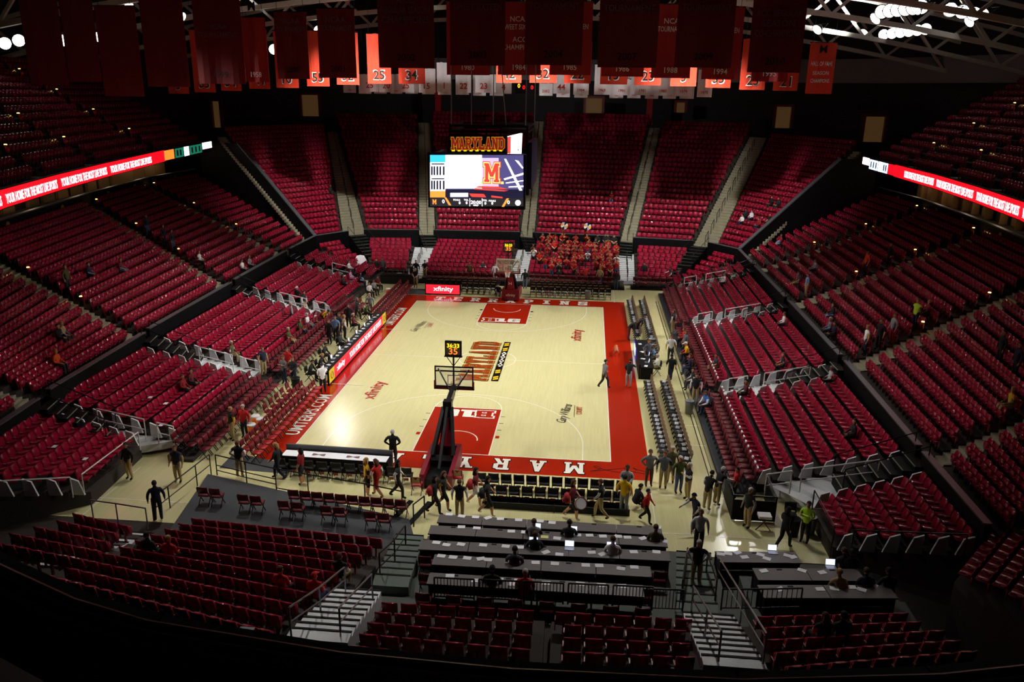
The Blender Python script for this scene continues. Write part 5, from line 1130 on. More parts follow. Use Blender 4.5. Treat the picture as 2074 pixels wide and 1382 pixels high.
# ---------------------------------------------------------------- press tables and their papers
TROW = [((890, 1042), (1340, 1068), .75, 5), ((872, 1064), (1350, 1090), 1.0, 5), ((852, 1094), (1355, 1117), 1.25, 5), ((880, 1123), (1318, 1148), 1.5, 4), ((870, 1160), (1303, 1186), 1.75, 4)]
def table(a, b, n, z, floorz, rowdesc, depth=.62, top=TABLE):
    a, b = Vector(a), Vector(b); a.z = b.z = z; u = (b-a).normalized(); f = V(u.y, -u.x, 0)
    if f.y > 0: f = -f
    for k in range(n):
        p, q = a.lerp(b, k/n)+u*.012, a.lerp(b, (k+1)/n)-u*.012; L = (q-p).length
        o = thing('press_table', f'dark grey press table, {od(k)} along {rowdesc}', 'table', (p.x, p.y, floorz), math.atan2(u.y, u.x), 'press tables'); h = z-floorz
        mb = MB(); mb.box(0, L, -depth, 0, h-.05, h); ob('tabletop', mb.mesh('tabletop', top), o)
        mb = MB(); mb.box(.01, L-.01, -.06, -.02, .02, h-.05); ob('front_skirt', mb.mesh('front_skirt', BLACKF), o)
        for x in (.05, L-.1):
            mb = MB(); mb.box(x, x+.05, -depth+.05, -.06, .02, h-.05); ob('side_skirt', mb.mesh('side_skirt', BLACKF), o)
        mb = MB(); mb.box(L*.45, L*.45+.18, -.12, -.05, h, h+.012); ob('cable_port', mb.mesh('cable_port', BLACK), o)
for i, (a, b, z, n) in enumerate(TROW):
    table(pz(*a, z), pz(*b, z), n, z, max(.25*i, .03), f'{od(i)} press row from court')
PAP = MB().box(-.14, .14, -.1, .1, 0, .012).mesh('paper_sheet', PAPER)
PAPY = MB().box(-.14, .14, -.1, .1, 0, .012).mesh('paper_sheet', mat('pale_yellow_paper', (240, 236, 150), .7))
def z6(x, y): return 840+x*.2604, 1020+y*.2604
PP = [[(268, 85), (365, 100), (473, 107), (570, 113), (667, 120), (808, 130), (975, 138), (1068, 150), (1888, 186)],
      [(363, 184), (483, 193), (751, 218), (857, 225), (1107, 272), (1265, 248), (1360, 250), (1464, 256), (1583, 258), (1655, 265), (1775, 272), (1935, 295), (1010, 262)],
      [(168, 306), (246, 323), (360, 320), (532, 325), (707, 335), (818, 342), (1020, 380), (1125, 398), (1376, 383), (1460, 395), (1704, 378), (1880, 378)],
      [(207, 410), (298, 420), (408, 427), (515, 432), (570, 440), (733, 455), (940, 462), (1090, 470), (1330, 482), (1435, 485), (1603, 508), (1708, 498)],
      [(275, 565), (473, 602), (657, 595), (760, 630), (805, 605), (1023, 620), (1287, 627), (1454, 638), (1615, 645)]]
for i, row in enumerate(PP):
    for k, (x, y) in enumerate(row):
        p = pz(*z6(x, y), TROW[i][2]); p.z += .001
        tag(ob('paper_sheet', PAPY if (i, k) == (1, 12) else PAP, None, p, random.uniform(-.15, .15)+(.5 if (i, k) in ((0, 3), (1, 10), (2, 6), (2, 9), (3, 3)) else 0)), f'{"pale yellow" if (i, k) == (1, 12) else "white"} paper sheet, {od(k)} along {od(i)} press row from court', 'paper', 'papers on press tables')
def laptop(p, rz, label):
    o = thing('laptop', label, 'laptop', p, rz); mb = MB(); mb.box(-.17, .17, -.12, .12, 0, .02); ob('keyboard_base', mb.mesh('keyboard_base', GREYM), o)
    mb = MB(); mb.hexa([(-.17, .115, .02), (.17, .115, .02), (.17, .13, .02), (-.17, .13, .02)], [(-.17, .16, .24), (.17, .16, .24), (.17, .175, .24), (-.17, .175, .24)]); ob('lid', mb.mesh('lid', GREYM), o)
    mb = MB(); mb.add([(-.155, .113, .035), (.155, .113, .035), (.155, .157, .23), (-.155, .157, .23)], [(0, 1, 2, 3)]); ob('screen', mb.mesh('screen', mat('laptop_screen', (225, 230, 255), emit=1.4)), o)
for px, py, z, d in ((1086, 1076, 1.0, 'before the man in pale grey on second press row'), (1160, 1082, 1.0, 'before the man in dark grey on second press row'), (1153, 1112, 1.25, 'standing open alone on third press row'), (1080, 1105, 1.25, 'before the man on third press row'), (1238, 1115, 1.25, 'before the man in white shirt'), (1565, 1120, .78, 'on corner press table near exit'), (1683, 1150, 1.25, 'with purple screen on corner press table')):
    q = pz(px, py, z); laptop((q.x, q.y, q.z+.001), 0, 'open laptop '+d)
BOT = MB().lathe([(0, 0), (.032, 0), (.034, .14), (.014, .19), (.014, .22), (0, .22)], 10).mesh('water_bottle', mat('clear_plastic', (205, 220, 235), .1, trans=.6), True)
for px, py, z, d in ((1063, 1110, 1.25, 'beside man on third press row'), (1059, 1140, 1.5, 'beside man in chequered shirt'), (1073, 1178, 1.75, 'beside the red sweater'), (1072, 1080, 1.0, 'beside laptop on second press row'), (1330, 1090, 1.0, 'beside brown jacket')):
    q = pz(px, py, z); tag(ob('water_bottle', BOT, None, (q.x, q.y, q.z+.001)), 'small clear water bottle '+d, 'bottle')
# corner press tables
for i, (a, b, z, fz, n) in enumerate((((1447, 1117), (1612, 1119), .78, .03, 1), ((1523, 1151), (1737, 1153), 1.28, .5, 2), ((1533, 1185), (1800, 1186), 1.53, .75, 2))):
    table(pz(*a, z), pz(*b, z), n, z, fz, f'{od(i)} corner press row near exit', .7)
for k, (px, py, z) in enumerate(((1460, 1123, .78), (1475, 1122, .78), (1494, 1120, .78), (1508, 1129, .78), (1540, 1124, .78), (1553, 1132, .78), (1595, 1126, .78), (1606, 1129, .78), (1547, 1157, 1.28), (1624, 1156, 1.28), (1665, 1160, 1.28), (1580, 1194, 1.53), (1661, 1194, 1.53), (1690, 1193, 1.53), (1725, 1190, 1.53), (1745, 1195, 1.53), (1768, 1186, 1.53))):
    q = pz(px, py, z); tag(ob('paper_sheet', PAP, None, (q.x, q.y, q.z+.001), random.uniform(-.6, .6)), f'white paper sheet, {od(k)} on the corner press tables', 'paper', 'papers on corner tables')
# table with white top near the baseline bench
wt = thing('display_table', 'black framed table with white printed top at near baseline', 'table', (-7.6, -16.35, 0))
mb = MB(); mb.box(0, 5.0, -.75, 0, .70, .76); ob('tabletop', mb.mesh('tabletop', BLACK), wt, (.3, 0, 0)); mb = MB(); mb.hexa([(.35, -.72, .762), (5.2, -.72, .762), (5.2, -.12, .762), (.35, -.12, .762)], [(.35, -.72, .768), (5.2, -.72, .768), (5.2, -.12, .768), (.35, -.12, .768)]); pc = ob('printed_top', mb.mesh('printed_top', PAPER), wt)
mb = MB(); mb.box(.3, 5.3, .0, .12, .02, .98); ob('rear_panel', mb.mesh('rear_panel', mat('grey_board_back', (70, 70, 74), .5)), wt); mb = MB(); mb.box(.3, .36, -.7, 0, .02, .7); ob('side_panel', mb.mesh('side_panel', BLACK), wt); mb = MB(); mb.box(5.24, 5.3, -.7, 0, .02, .7); ob('side_panel', mb.mesh('side_panel', BLACK), wt)
for x in (2.0, 3.6): text('M', BGRY, (x, -.42, .77), .22, pc, (0, 0, 0), .6)
wt.rotation_euler = (0, 0, -.025)
# items on the advertising table
for k in range(22):
    y = -5.9+k*.6; x = -8.98+random.uniform(-.12, .1)
    if k % 3 == 1: laptop((x-.05, y, .801), PI/2+.1*random.random(), f'open laptop on the advertising table, {od(k//3)} from its lower end')
    else: tag(ob('paper_sheet', PAP, None, (x, y, .801), random.uniform(0, 3)), f'white paper on the advertising table, {od(k)} item from its lower end', 'paper', 'papers on the advertising table')
for k, (x, y) in enumerate(((9.9, 2.2), (10.15, 1.3), (9.95, .5), (10.2, -.2), (9.9, -.9), (10.1, -1.6), (10.0, -2.3))):
    if k % 2: laptop((x, y, .781), -PI/2, f'open laptop on the scoring table, {od(k//2)} from far end')
    else: tag(ob('paper_sheet', PAP, None, (x, y, .781), random.uniform(0, 3)), f'white paper on the scoring table, {od(k//2)} from far end', 'paper', 'papers on scoring table')
# ---------------------------------------------------------------- bins, coolers, balls and other floor items
def bin_(p, label, m=GREYM, s=1.0):
    o = thing('waste_bin', label, 'bin', p); o.scale = (s, s, s); mb = MB(); mb.lathe([(0, 0), (.2, 0), (.25, .72), (.25, .76), (.22, .76), (.2, .1), (0, .1)], 16); ob('body', mb.mesh('body', m, True), o); mb = MB(); mb.ring((0, 0, .74), .255, .02, 18, 5); ob('rim', mb.mesh('rim', BLACKM), o)
GBIN = mat('grey_bin_plastic', (120, 124, 128), .5)
for px, py, d in ((1190, 607, 'grey bin before chairs below the band'), (809, 570, 'grey bin beside black draped corner table'), (1257, 586, 'grey bin beside man in jeans by far stairs'), (600, 790, 'dark open bin behind red bench'), (1395, 838, 'grey bin tipped out near folding chairs'), (1320, 708, 'grey bin at end of rear chair line'), (1605, 1085, 'dark bin near the exit corner'), (1068, 580, 'grey bin behind far basket')):
    bin_(pz(px, py), d, GBIN if 'grey' in d else BLACK)
ORC = mat('orange_cooler', (235, 120, 30), .4)
def cooler(p, label):
    o = thing('drink_cooler', label, 'cooler', p); mb = MB(); mb.lathe([(0, .3), (.2, .3), (.22, .75), (0, .75)], 16); ob('body', mb.mesh('body', ORC, True), o); mb = MB(); mb.lathe([(0, .83), (.2, .83), (.23, .75), (.22, .74)], 16); ob('lid', mb.mesh('lid', WHITEM, True), o)
    mb = MB()
    for a in range(4): mb.bar((.2*math.cos(a*PI/2+.8), .2*math.sin(a*PI/2+.8), 0), (.15*math.cos(a*PI/2+.8), .15*math.sin(a*PI/2+.8), .32), .03, .03)
    ob('stand', mb.mesh('stand', WHITEM), o); mb = MB(); mb.cbox((0, -.23, .4), (.04, .06, .04)); ob('tap', mb.mesh('tap', WHITEM), o)
for px, py, d in ((512, 890, 'orange drink cooler with white lid behind red bench'), (530, 878, 'second orange drink cooler behind red bench'), (520, 872, 'orange drink cooler nearest the man in red sweater'), (787, 604, 'orange drink cooler in far bench corner')): cooler(pz(px, py), d)
BALLM = mat('basketball_leather', (196, 104, 50), .5)
bsp = MB(); bsp.lathe([(.12*math.sin(PI*k/10), -.12*math.cos(PI*k/10)) for k in range(11)], 16); BALL = bsp.mesh('basketball', BALLM, True)
for k, (px, py) in enumerate(((1024, 600), (1032, 601), (1040, 602))): q = pz(px, py); tag(ob('basketball', BALL, None, (q.x, q.y, .133)), f'basketball on floor by far padded base, {od(k)} of three', 'ball', 'balls by far goal')
q = pz(1247, 712); o = thing('ball_rack', 'small ball rack with basketballs on red apron by scoring table', 'rack', (q.x, q.y-.6, .018))
mb = MB(); 
for x in (-.16, .16): mb.bar((x, -.6, .25), (x, .6, .25), .03, .03)
ob('rail', mb.mesh('rail', GREYM), o)
for x in (-.16, .16):
    for y in (-.55, .55): mb = MB(); mb.bar((x, y, 0), (x, y, .25), .03, .03); ob('leg', mb.mesh('leg', GREYM), o)
for k in range(4): tag(ob('basketball', BALL, None, (q.x, q.y-1.05+k*.3, .018+.37)), f'basketball on the small rack, {od(k)} from its near end', 'ball', 'balls on rack')
# black draped corner table, white tarpaulin, red chair
q = pz(770, 575); ct_ = thing('draped_table', 'black draped table in far corner behind the ushers', 'table', (q.x, q.y, 0)); mb = MB(); mb.box(0, 3.4, 0, .8, .72, .77); ob('tabletop', mb.mesh('tabletop', BLACK), ct_); mb = MB(); mb.box(0.02, 3.38, .0, .03, .02, .72); mb.box(.02, .05, .03, .78, .02, .72); mb.box(3.35, 3.38, .03, .78, .02, .72); ob('drape', mb.mesh('drape', BLACKF), ct_)
q = pz(728, 562); mb = MB(); mb.lathe([(0, 2.0), (.35, 1.9), (.6, 1.4), (.75, .7), (.85, 0)], 14); tag(ob('tarpaulin', mb.mesh('tarpaulin', PAPER, True), None, (q.x, q.y+.6, 0)), 'white tarpaulin draped over equipment in far corner', 'tarpaulin')
q = pz(1305, 584); chair('bench', (q.x, q.y, 0.012), PI, 'bright red folding chair standing alone in far corner', None, True)
q = pz(1110, 603); chair('maroon', (q.x, q.y, .012), PI, 'pale folding chair beside far goal base', None, True)
for px, py, rz, d in ((845, 1000, 0, 'chair with logo board beside near goal base'), (928, 985, 0, 'folding chair with logo card beside near goal')):
    q = pz(px, py); c_ = chair('bench', (q.x, q.y, .012), rz, 'red padded '+d, None, True); mb = MB(); mb.box(-.16, .16, -.26, -.24, .6, .9); ob('logo_card', mb.mesh('logo_card', TAN), c_)
# ---------------------------------------------------------------- railings
def railing(pts, label, m=BLACKM, h=1.0, r=.028, mid=(.5,), grp=None, bars=0):
    pts = [Vector(p) for p in pts]; B = pts[0]; o = thing('railing', label, 'railing', B, group=grp); Zv = V(0, 0, h)
    mb = MB(); mb.path([p-B+Zv for p in pts], r, 6); ob('top_rail', mb.mesh('top_rail', m), o)
    for f in mid: mb = MB(); mb.path([p-B+Zv*f for p in pts], r*.8, 6); ob('mid_rail', mb.mesh('mid_rail', m), o)
    for p in pts: mb = MB(); mb.tube(p-B, p-B+Zv, r, 6); ob('post', mb.mesh('post', m), o)
    if bars:
        for a, b in zip(pts, pts[1:]):
            for k in range(1, bars): q = a.lerp(b, k/bars)-B; mb = MB(); mb.tube(q+Zv*.08, q+Zv, r*.45, 4); ob('baluster', mb.mesh('baluster', m), o)
    return o
def R3(*a): return [pz(px, py, z) for px, py, z in a]
railing(R3((440, 963, .05), (500, 978, .05), (560, 992, .05)), 'black railing behind the hands-on-hips usher', mid=(.5, .25))
railing(R3((560, 992, .05), (625, 1004, .05), (740, 1024, .05), (815, 1040, .05)), 'long black railing before the line of maroon chairs', mid=(.08,))
railing(R3((312, 1056, 0), (345, 1030, 0), (400, 985, 0), (428, 962, 0)), 'slanting black railing at carpet edge by tunnel')
railing(R3((190, 1055, 0.3), (240, 1062, .3), (300, 1072, .3)), 'grey low railing across the tunnel mouth', GREYM, .9, mid=())
railing(R3((838, 1068, 0), (860, 1050, 0)), 'short black handrail beside first press row')
railing(R3((770, 1175, 1.0), (800, 1145, .6), (822, 1112, .2)), 'black stair railing beside usher seated on aisle', mid=(.5,))
for k, x in enumerate((880, 970, 1060, 1150, 1240)):
    railing([pz(x, 1212+k*4, 1.35), pz(x+80, 1216+k*4, 1.35)], f'black crowd barrier behind last press row, {od(k)} of five', h=.75, mid=(.1,), grp='crowd barriers', bars=12)
railing([pz(1320, 1236, 1.35), pz(1382, 1238, 1.35)], 'black crowd barrier beside the walkway usher', h=.75, mid=(.1,), bars=9)
railing([pz(1460, 1236, 1.35), pz(1540, 1236, 1.35), pz(1620, 1234, 1.35)], 'black barrier before the corner press tables', h=.75, mid=(.1,), bars=8)
railing([pz(1378, 1236, .8), pz(1388, 1165, .2)], 'black gate rail before the walkway usher', h=1.1, bars=10)
railing([pz(1446, 1236, .8), pz(1428, 1180, .2)], 'black gate rail behind the walkway usher', h=1.1, mid=(.5,))
for a, b, d in (((16.2, 7.7), (18.6, 7.7), 'in line with scoring table'), ((14.3, 7.7), (15.3, 7.7), 'above the black vest usher'), ((16.2, -6.1), (18.6, -6.1), 'behind blue jacket'), ((14.3, -6.1), (15.3, -6.1), 'beside blue jacket'), ((15.4, -17.8), (18.4, -17.9), 'above exit corner'), ((14.0, -17.8), (15.0, -17.8), 'low above exit corner'), ((14.6, 19.4), (15.6, 19.4), 'in far corner, short'), ((16.4, 19.4), (18.0, 19.4), 'in far corner, long')):
    railing([(a[0], a[1], .45+(a[0]-14.15)*.22), (b[0], b[1], .45+(b[0]-14.15)*.22)], 'white aisle railing '+d, WHITEM, 1.05, .03)
for a, b, d in (((-14.4, 6.9), (-16.4, 6.9), 'above yellow jacket'), ((-12.9, 6.9), (-13.8, 6.9), 'beside usher pair'), ((-14.2, -6.4), (-16.2, -6.4), 'above bench chairs'), ((-12.6, -6.4), (-13.6, -6.4), 'beside spectator above bench'), ((-14.4, 18.3), (-16.0, 18.3), 'in far bench corner'), ((-14.2, -16.1), (-16.4, -16.2), 'above tunnel'), ((-12.8, -16.1), (-13.6, -16.1), 'low above tunnel')):
    railing([(a[0], a[1], .45+(-a[0]-13)*.21), (b[0], b[1], .45+(-b[0]-13)*.21)], 'white aisle railing '+d, WHITEM, 1.05, .03)
railing([(15.6, -19.1, 0.0), (15.6, -21.9, 0.0)], 'black handrail along edge of block above exit corner', h=1.5)
railing([(16.2, -22.2, .6), (19.2, -24.0, 1.7)], 'slanting black handrail across block above exit corner', h=.95, mid=())
for (a, b), d in zip((((-14.3, -21.6), (-17, -24.2)), ((-14.0, -17.0), (-14.0, -21.3))), ('slanting across block above tunnel', 'along front of block above tunnel')):
    railing([(a[0], a[1], .6), (b[0], b[1], 1.5 if 'slant' in d else .6)], 'white handrail '+d, WHITEM, .9, mid=())
# white end panels of the seat rows at the aisles
EPM = MB().hexa([(-.04, -.28, .0), (.04, -.28, .0), (.04, .25, .0), (-.04, .25, .0)], [(-.04, -.28, .75), (.04, -.28, .75), (.04, .05, .62), (-.04, .05, .62)]).mesh('row_end_panel', WSTEP)
for nm in ('Q2', 'Q3', 'Q4', 'Q5', 'P2', 'P3', 'P4', 'P5'):
    P_ = PATCH[nm]
    for k, (L, R, u, f) in enumerate(P_.rows):
        for e, p in enumerate((L-u*.05, R+u*.05)):
            if nm in ('Q5',) and e == 0 and k < 0: continue
            where = {'Q2': 'far scoring side block', 'Q3': 'middle scoring side block', 'Q4': 'block behind exit risers', 'Q5': 'block above exit corner', 'P2': 'far bench side block', 'P3': 'middle bench side block', 'P4': 'block above red bench', 'P5': 'block above tunnel'}[nm]
            tag(ob('row_end_panel', EPM, None, (p.x, p.y, p.z), math.atan2(-f.x, f.y)), f'white row end panel, {od(k)} row, {"far" if e == 0 else "near"} end, {where}', 'panel', 'white row end panels')
# white deck strips and near stairs
def stairs(c0, c1, w0, w1, n, label, m):
    c0, c1 = Vector(c0), Vector(c1); o = thing('stairs', label, 'stairs', c0); 
    for k in range(n):
        a = c0.lerp(c1, k/n)-c0; b = c0.lerp(c1, (k+1)/n)-c0; wa = w0+(w1-w0)*k/n; wb = w0+(w1-w0)*(k+1)/n
        mb = MB(); mb.hexa([(a.x-wa/2, a.y, a.z-.5), (a.x+wa/2, a.y, a.z-.5), (b.x+wb/2, b.y, a.z-.5), (b.x-wb/2, b.y, a.z-.5)][::-1], [(a.x-wa/2, a.y, a.z+.02), (a.x+wa/2, a.y, a.z+.02), (b.x+wb/2, b.y, a.z+.02), (b.x-wb/2, b.y, a.z+.02)][::-1]); sp_ = ob('step', mb.mesh('step', m), o); mb = MB(); mb.bar((a.x-wa/2, a.y, a.z+.025), (a.x+wa/2, a.y, a.z+.025), .07, .03); ob('nosing', mb.mesh('nosing', BLACK), sp_)
    return o
stairs(pz(1435, 1245, 1.7), pz(1490, 1345, 2.8), 1.5, 1.6, 9, 'wide white treaded stairs between the two near blocks', WSTEP)
stairs(pz(725, 1195, 1.5), pz(640, 1290, 2.8), 1.5, 1.7, 9, 'wide white treaded stairs beside near left block', WSTEP)
stairs(pz(280, 1080, .3), pz(110, 1140, 1.6), 1.2, 1.2, 9, 'blurred white treaded stairs by the tunnel rails', WSTEP)
stairs(pz(830, 1085, .05), pz(790, 1180, 1.4), 1.1, 1.2, 8, 'grey green stairs beside the press risers', mat('grey_green_tread', (92, 104, 96), .7))
stairs(pz(1405, 1120, .05), pz(1412, 1240, 1.5), 1.3, 1.3, 8, 'grey stairs where the walkway usher stands', mat('grey_green_tread', (92, 104, 96), .7))
for a, b, d in (((1400, 1240, 1.7), (1455, 1340, 2.8), 'beside'), ((1452, 1180, 1.6), (1545, 1345, 2.8), 'through')):
    railing([pz(*a), pz((a[0]+b[0])/2, (a[1]+b[1])/2, 2.2), pz(*b)], f'grey handrail {d} the wide white stairs', GREYM, .9)
railing([pz(700, 1200, 1.5), pz(650, 1245, 2.1), pz(590, 1290, 2.8)], 'grey handrail beside white stairs of near left block', GREYM, .9)
railing([pz(755, 1215, 1.7), pz(690, 1290, 2.7)], 'grey handrail between white stairs and press side block', GREYM, .9)
for k, (px, py) in enumerate(((722, 1313), (848, 1328), (962, 1340), (1103, 1349), (1235, 1354), (1363, 1358), (500, 1275), (585, 1298))):
    q = pz(px, py, 2.95); mb = MB(); mb.box(-.2, .2, -.07, .07, 0, .02); tag(ob('section_plate', mb.mesh('section_plate', mat('pale_blue_plate', (120, 135, 140), .6)), None, q), f'pale section plate on dark near ledge, {od(k)} of eight', 'sign', 'section plates')
# dark parapet in front of the viewer
LP = [(-6.5, -38.0), (-3.4, -40.1), (-.8, -41.36), (.49, -41.9), (1.51, -42.18), (3.73, -42.45), (5.5, -42.5), (7.79, -42.4), (9.79, -42.1), (12.5, -41.4), (16, -40)]
mb = MB()
for a, b_ in zip(LP, LP[1:]): mb.bar(V(*a, 10.5), V(*b_, 10.5), .5, 1.0)
wl = struct('wall_viewer_parapet', mb, mat('dark_parapet', (40, 40, 46), .6))
mb = MB()
for a, b_ in zip(LP, LP[1:]): mb.tube(V(*a, 11.06), V(*b_, 11.06), .05, 8)
ob('parapet_rail', mb.mesh('parapet_rail', BLACKM), wl)
mb = MB(); mb.box(-10, 20, -48, -42.6, 9.6, 10.0); struct('floor_viewer_deck', mb, BLACK)
# black cover over the seats at the tunnel mouth, exit pen, trunks
mb = MB(); q = [pz(-20, 985, 1.6), pz(95, 962, 1.7), pz(80, 985, 1.0), pz(-20, 1020, .8)]
mb.add(q+[p-V(0, 0, .3) for p in q], [(0, 1, 2, 3), (7, 6, 5, 4), (0, 3, 7, 4), (1, 0, 4, 5), (2, 1, 5, 6), (3, 2, 6, 7)]); tag(ob('seat_cover', mb.mesh('seat_cover', mat('grey_tarp', (74, 78, 84), .6))), 'dark grey cover sheet drooping over seats by the tunnel', 'cover')
pen = thing('exit_pen', 'black railed pen with maroon chair at end of risers', 'barrier', (12.45, -17.3, 0))
for x0, y0, x1, y1 in ((0, 0, 0, -1.9), (0, -1.9, 1.7, -1.9), (1.7, -1.9, 1.7, 0)):
    mb = MB(); mb.bar((x0, y0, .5), (x1, y1, .5), .05, .9); ob('panel', mb.mesh('panel', BLACK), pen); mb = MB(); mb.path([(x0, y0, .05), (x0, y0, 1.15), (x1, y1, 1.15), (x1, y1, .05)], .03, 6); ob('rail', mb.mesh('rail', BLACKM), pen)
chair('black', (14.75, -19.3, .012), PI, 'tan backed chair facing court beside exit pen', None, True)
bin_((15.35, -19.9, .012), 'grey bin between tan chair and steward in lime jacket', GBIN)
mb = MB()
for a in range(60):
    t = a/59; mb.v.append((0, 0, 0)) if False else None
pts = [V(9.0+1.0*math.sin(t*.5)+.35*math.cos(t*1.9)-.06*t, -15.2+.28*math.sin(t*1.3), .024) for t in [k*.32 for k in range(46)]]
mb = MB(); mb.path([p-V(.6, 0, 0) for p in pts], .012, 4); tag(ob('loose_cable', mb.mesh('loose_cable', BLACK)), 'thin black cable looped on red apron near corner', 'cable')
for x, d in ((-.7, 'nearer the press tables'), (-1.5, 'nearer the maroon chairs')):
    mb = MB(); mb.bar((x+.65, -19.2, .03), (x-.05, -22.0, .03), .22, .03); tag(ob('cable_cover', mb.mesh('cable_cover', BLACK)), 'black cable cover strip across floor '+d, 'cable cover')
# ---------------------------------------------------------------- people on the floor: (foot pixel, height of what they stand on, pose, heading, clothes, label, hair, style, skin)
D2 = PI/180
def P(px, py, z, pose, deg, spec, label, hair='brown', style='short', skin='skin', sc=1.0):
    q = pz(px, py, z)
    if pose in ('sit', 'write'): chair('black', (q.x, q.y, z+.012), deg*D2, f'black chair under {label}'[:90], None, True)
    return person((q.x, q.y, z+(.013 if z < .02 else .002)), deg*D2, pose, spec, label, hair, style, skin, sc)
V_ = USHER
# on and around the court
P(1223, 787, 0, 'walk', -60, 'grey/grey/grey/dark/dark/black', 'man in grey jacket and black cap walking on the sideline', 'black', 'cap')
P(1272, 786, 0, 'reach', -20, 'black/black/black/lgrey/lgrey/black', 'person in black jacket and grey trousers facing scoring table', 'black')
P(797, 943, 0, 'hips', 0, 'black/black/black/dark/dark/black', 'grey-haired man in black sweater standing at near baseline', 'silver')
P(1044, 606, 0, 'reach', 60, 'red/red/bare/black/black/black', 'man in red shirt beside far goal base', 'dark', 'short')
P(1009, 600, 0, 'squat', 180, 'black/black/black/jeans/jeans/black', 'photographer crouching by far goal in black top and jeans', 'dark')
P(1063, 586, 0, 'stand', 0, 'dark/dark/dark/ljeans/ljeans/black', 'man in dark jacket and pale jeans behind far goal', 'dark')
P(1003, 572, 0, 'stand', 170, 'white/white/white/white/lgrey/white', 'person in white outfit standing left of far goal', 'black')
P(842, 584, 0, 'clasp', 170, V_, 'usher in black vest standing before corner stairs', 'silver')
P(834, 574, 0, 'stand', 150, V_, 'usher half hidden behind another usher by corner stairs', 'brown')
P(843, 566, .15, 'stand', 180, 'black/black/black/dark/dark/black', 'person in black on corner stairs behind the ushers', 'black')
P(861, 566, 0, 'clasp', 180, 'black/black/bare/khaki/khaki/black', 'person in black top and khaki trousers by corner stairs', 'black')
P(951, 569, 0, 'stand', 180, 'brown/brown/bare/black/black/black', 'person in brown top before far front row', 'black')
P(978, 567, 0, 'crossed', 180, 'charcoal/white/charcoal/dark/dark/black', 'person in dark top with white shoulders before far front row', 'brown')
P(776, 560, 0, 'stand', 180, 'charcoal/charcoal/charcoal/dark/dark/black', 'person in charcoal standing behind black draped table', 'black')
P(764, 562, 0, 'stand', 160, 'black/black/black/dark/dark/black', 'person in black behind black draped table', 'black')
P(1185, 578, .0, 'reach', 0, 'red/red/bare/black/black/black', 'band conductor in red shirt facing the band', 'dark')
P(1214, 580, 0, 'stand', 150, 'tan/tan/tan/jeans/jeans/brown', 'woman in cream top and jeans below the band', 'blond', 'long')
P(1247, 588, 0, 'stand', 10, 'dark/dark/dark/jeans/jeans/black', 'man in dark jacket and jeans beside far stairs', 'dark')
P(1303, 570, .15, 'stand', 190, 'black/black/black/black/black/black', 'man in black coat in far corner seats', 'dark')
P(1295, 562, .15, 'sit', 180, 'dred/olive/olive/dark/dark/black', 'person seated beside man in black coat', 'brown')
P(1359, 580, 0, 'reach', 90, 'navy/white/white/black/black/black', 'person in white and navy at far corner rail', 'black')
P(1132, 575, 0, 'sit', 180, 'black/black/black/dark/dark/black', 'person in black seated at front row under band', 'black')
P(1168, 575, 0, 'sit', 150, 'maroon/maroon/maroon/dark/dark/black', 'person in maroon seated at front row under band', 'brown')
# scoring side
P(1288, 682, 0, 'bend', -70, 'dark/dark/dark/dark/dark/black', 'man in dark jacket bending over black chairs', 'brown')
P(1272, 690, 0, 'bend', -80, 'black/black/black/maroon/maroon/black', 'man in white trimmed jacket leaning beside bent man', 'brown')
P(1311, 742, 0, 'stand', -150, 'stripe/stripe/bare/dark/dark/black', 'man in blue striped polo behind scoring table', 'brown')
P(1330, 760, 0, 'sit', 90, 'white/white/white/khaki/khaki/black', 'man in white shirt seated behind scoring table', 'silver')
P(1322, 740, 0, 'sit', 90, 'lblue/lblue/lblue/khaki/khaki/black', 'man in pale blue shirt seated behind scoring table', 'brown')
P(1357, 732, 0, 'stand', 170, 'white/white/bare/charcoal/charcoal/black', 'man in white shirt with badge standing in the aisle', 'brown')
P(1357, 775, 0, 'walk', 10, 'black/black/bare/navy/navy/black', 'man in black shirt walking in aisle behind scoring table', 'black')
P(1386, 722, .2, 'stand', 110, 'stripe/stripe/bare/dark/dark/black', 'man in chequered shirt standing on riser edge', 'brown')
P(1362, 676, .2, 'stand', 60, V_, 'usher in black vest standing on riser by scoring table', 'brown')
P(1384, 702, .2, 'sit', 90, 'red/yellow/red/dark/dark/black', 'person in red and yellow jacket seated on riser', 'brown')
P(1393, 733, .2, 'write', 90, 'yellow/yellow/red/dark/dark/black', 'person in yellow jacket with white cap writing on riser', 'white', 'cap')
P(1402, 790, .2, 'sit', 100, 'black/white/white/charcoal/charcoal/black', 'person in black vest seated on riser near blue jacket', 'black')
P(1396, 760, .2, 'sit', 90, 'navy/navy/navy/jeans/jeans/black', 'person in navy seated on riser', 'brown')
P(1407, 818, .2, 'stand', 160, V_, 'usher in black vest on riser beside grey bin', 'black')
P(1432, 838, .2, 'write', 110, 'blue/white/white/navy/navy/black', 'person in blue jacket with white sleeves on riser', 'brown')
q_ = PATCH['Q3'].at(1447, 745); person(q_[0], q_[1]+.2, 'sit', 'charcoal/charcoal/bare/khaki/khaki/brown', 'person in charcoal shirt seated in row behind white dots', 'black')
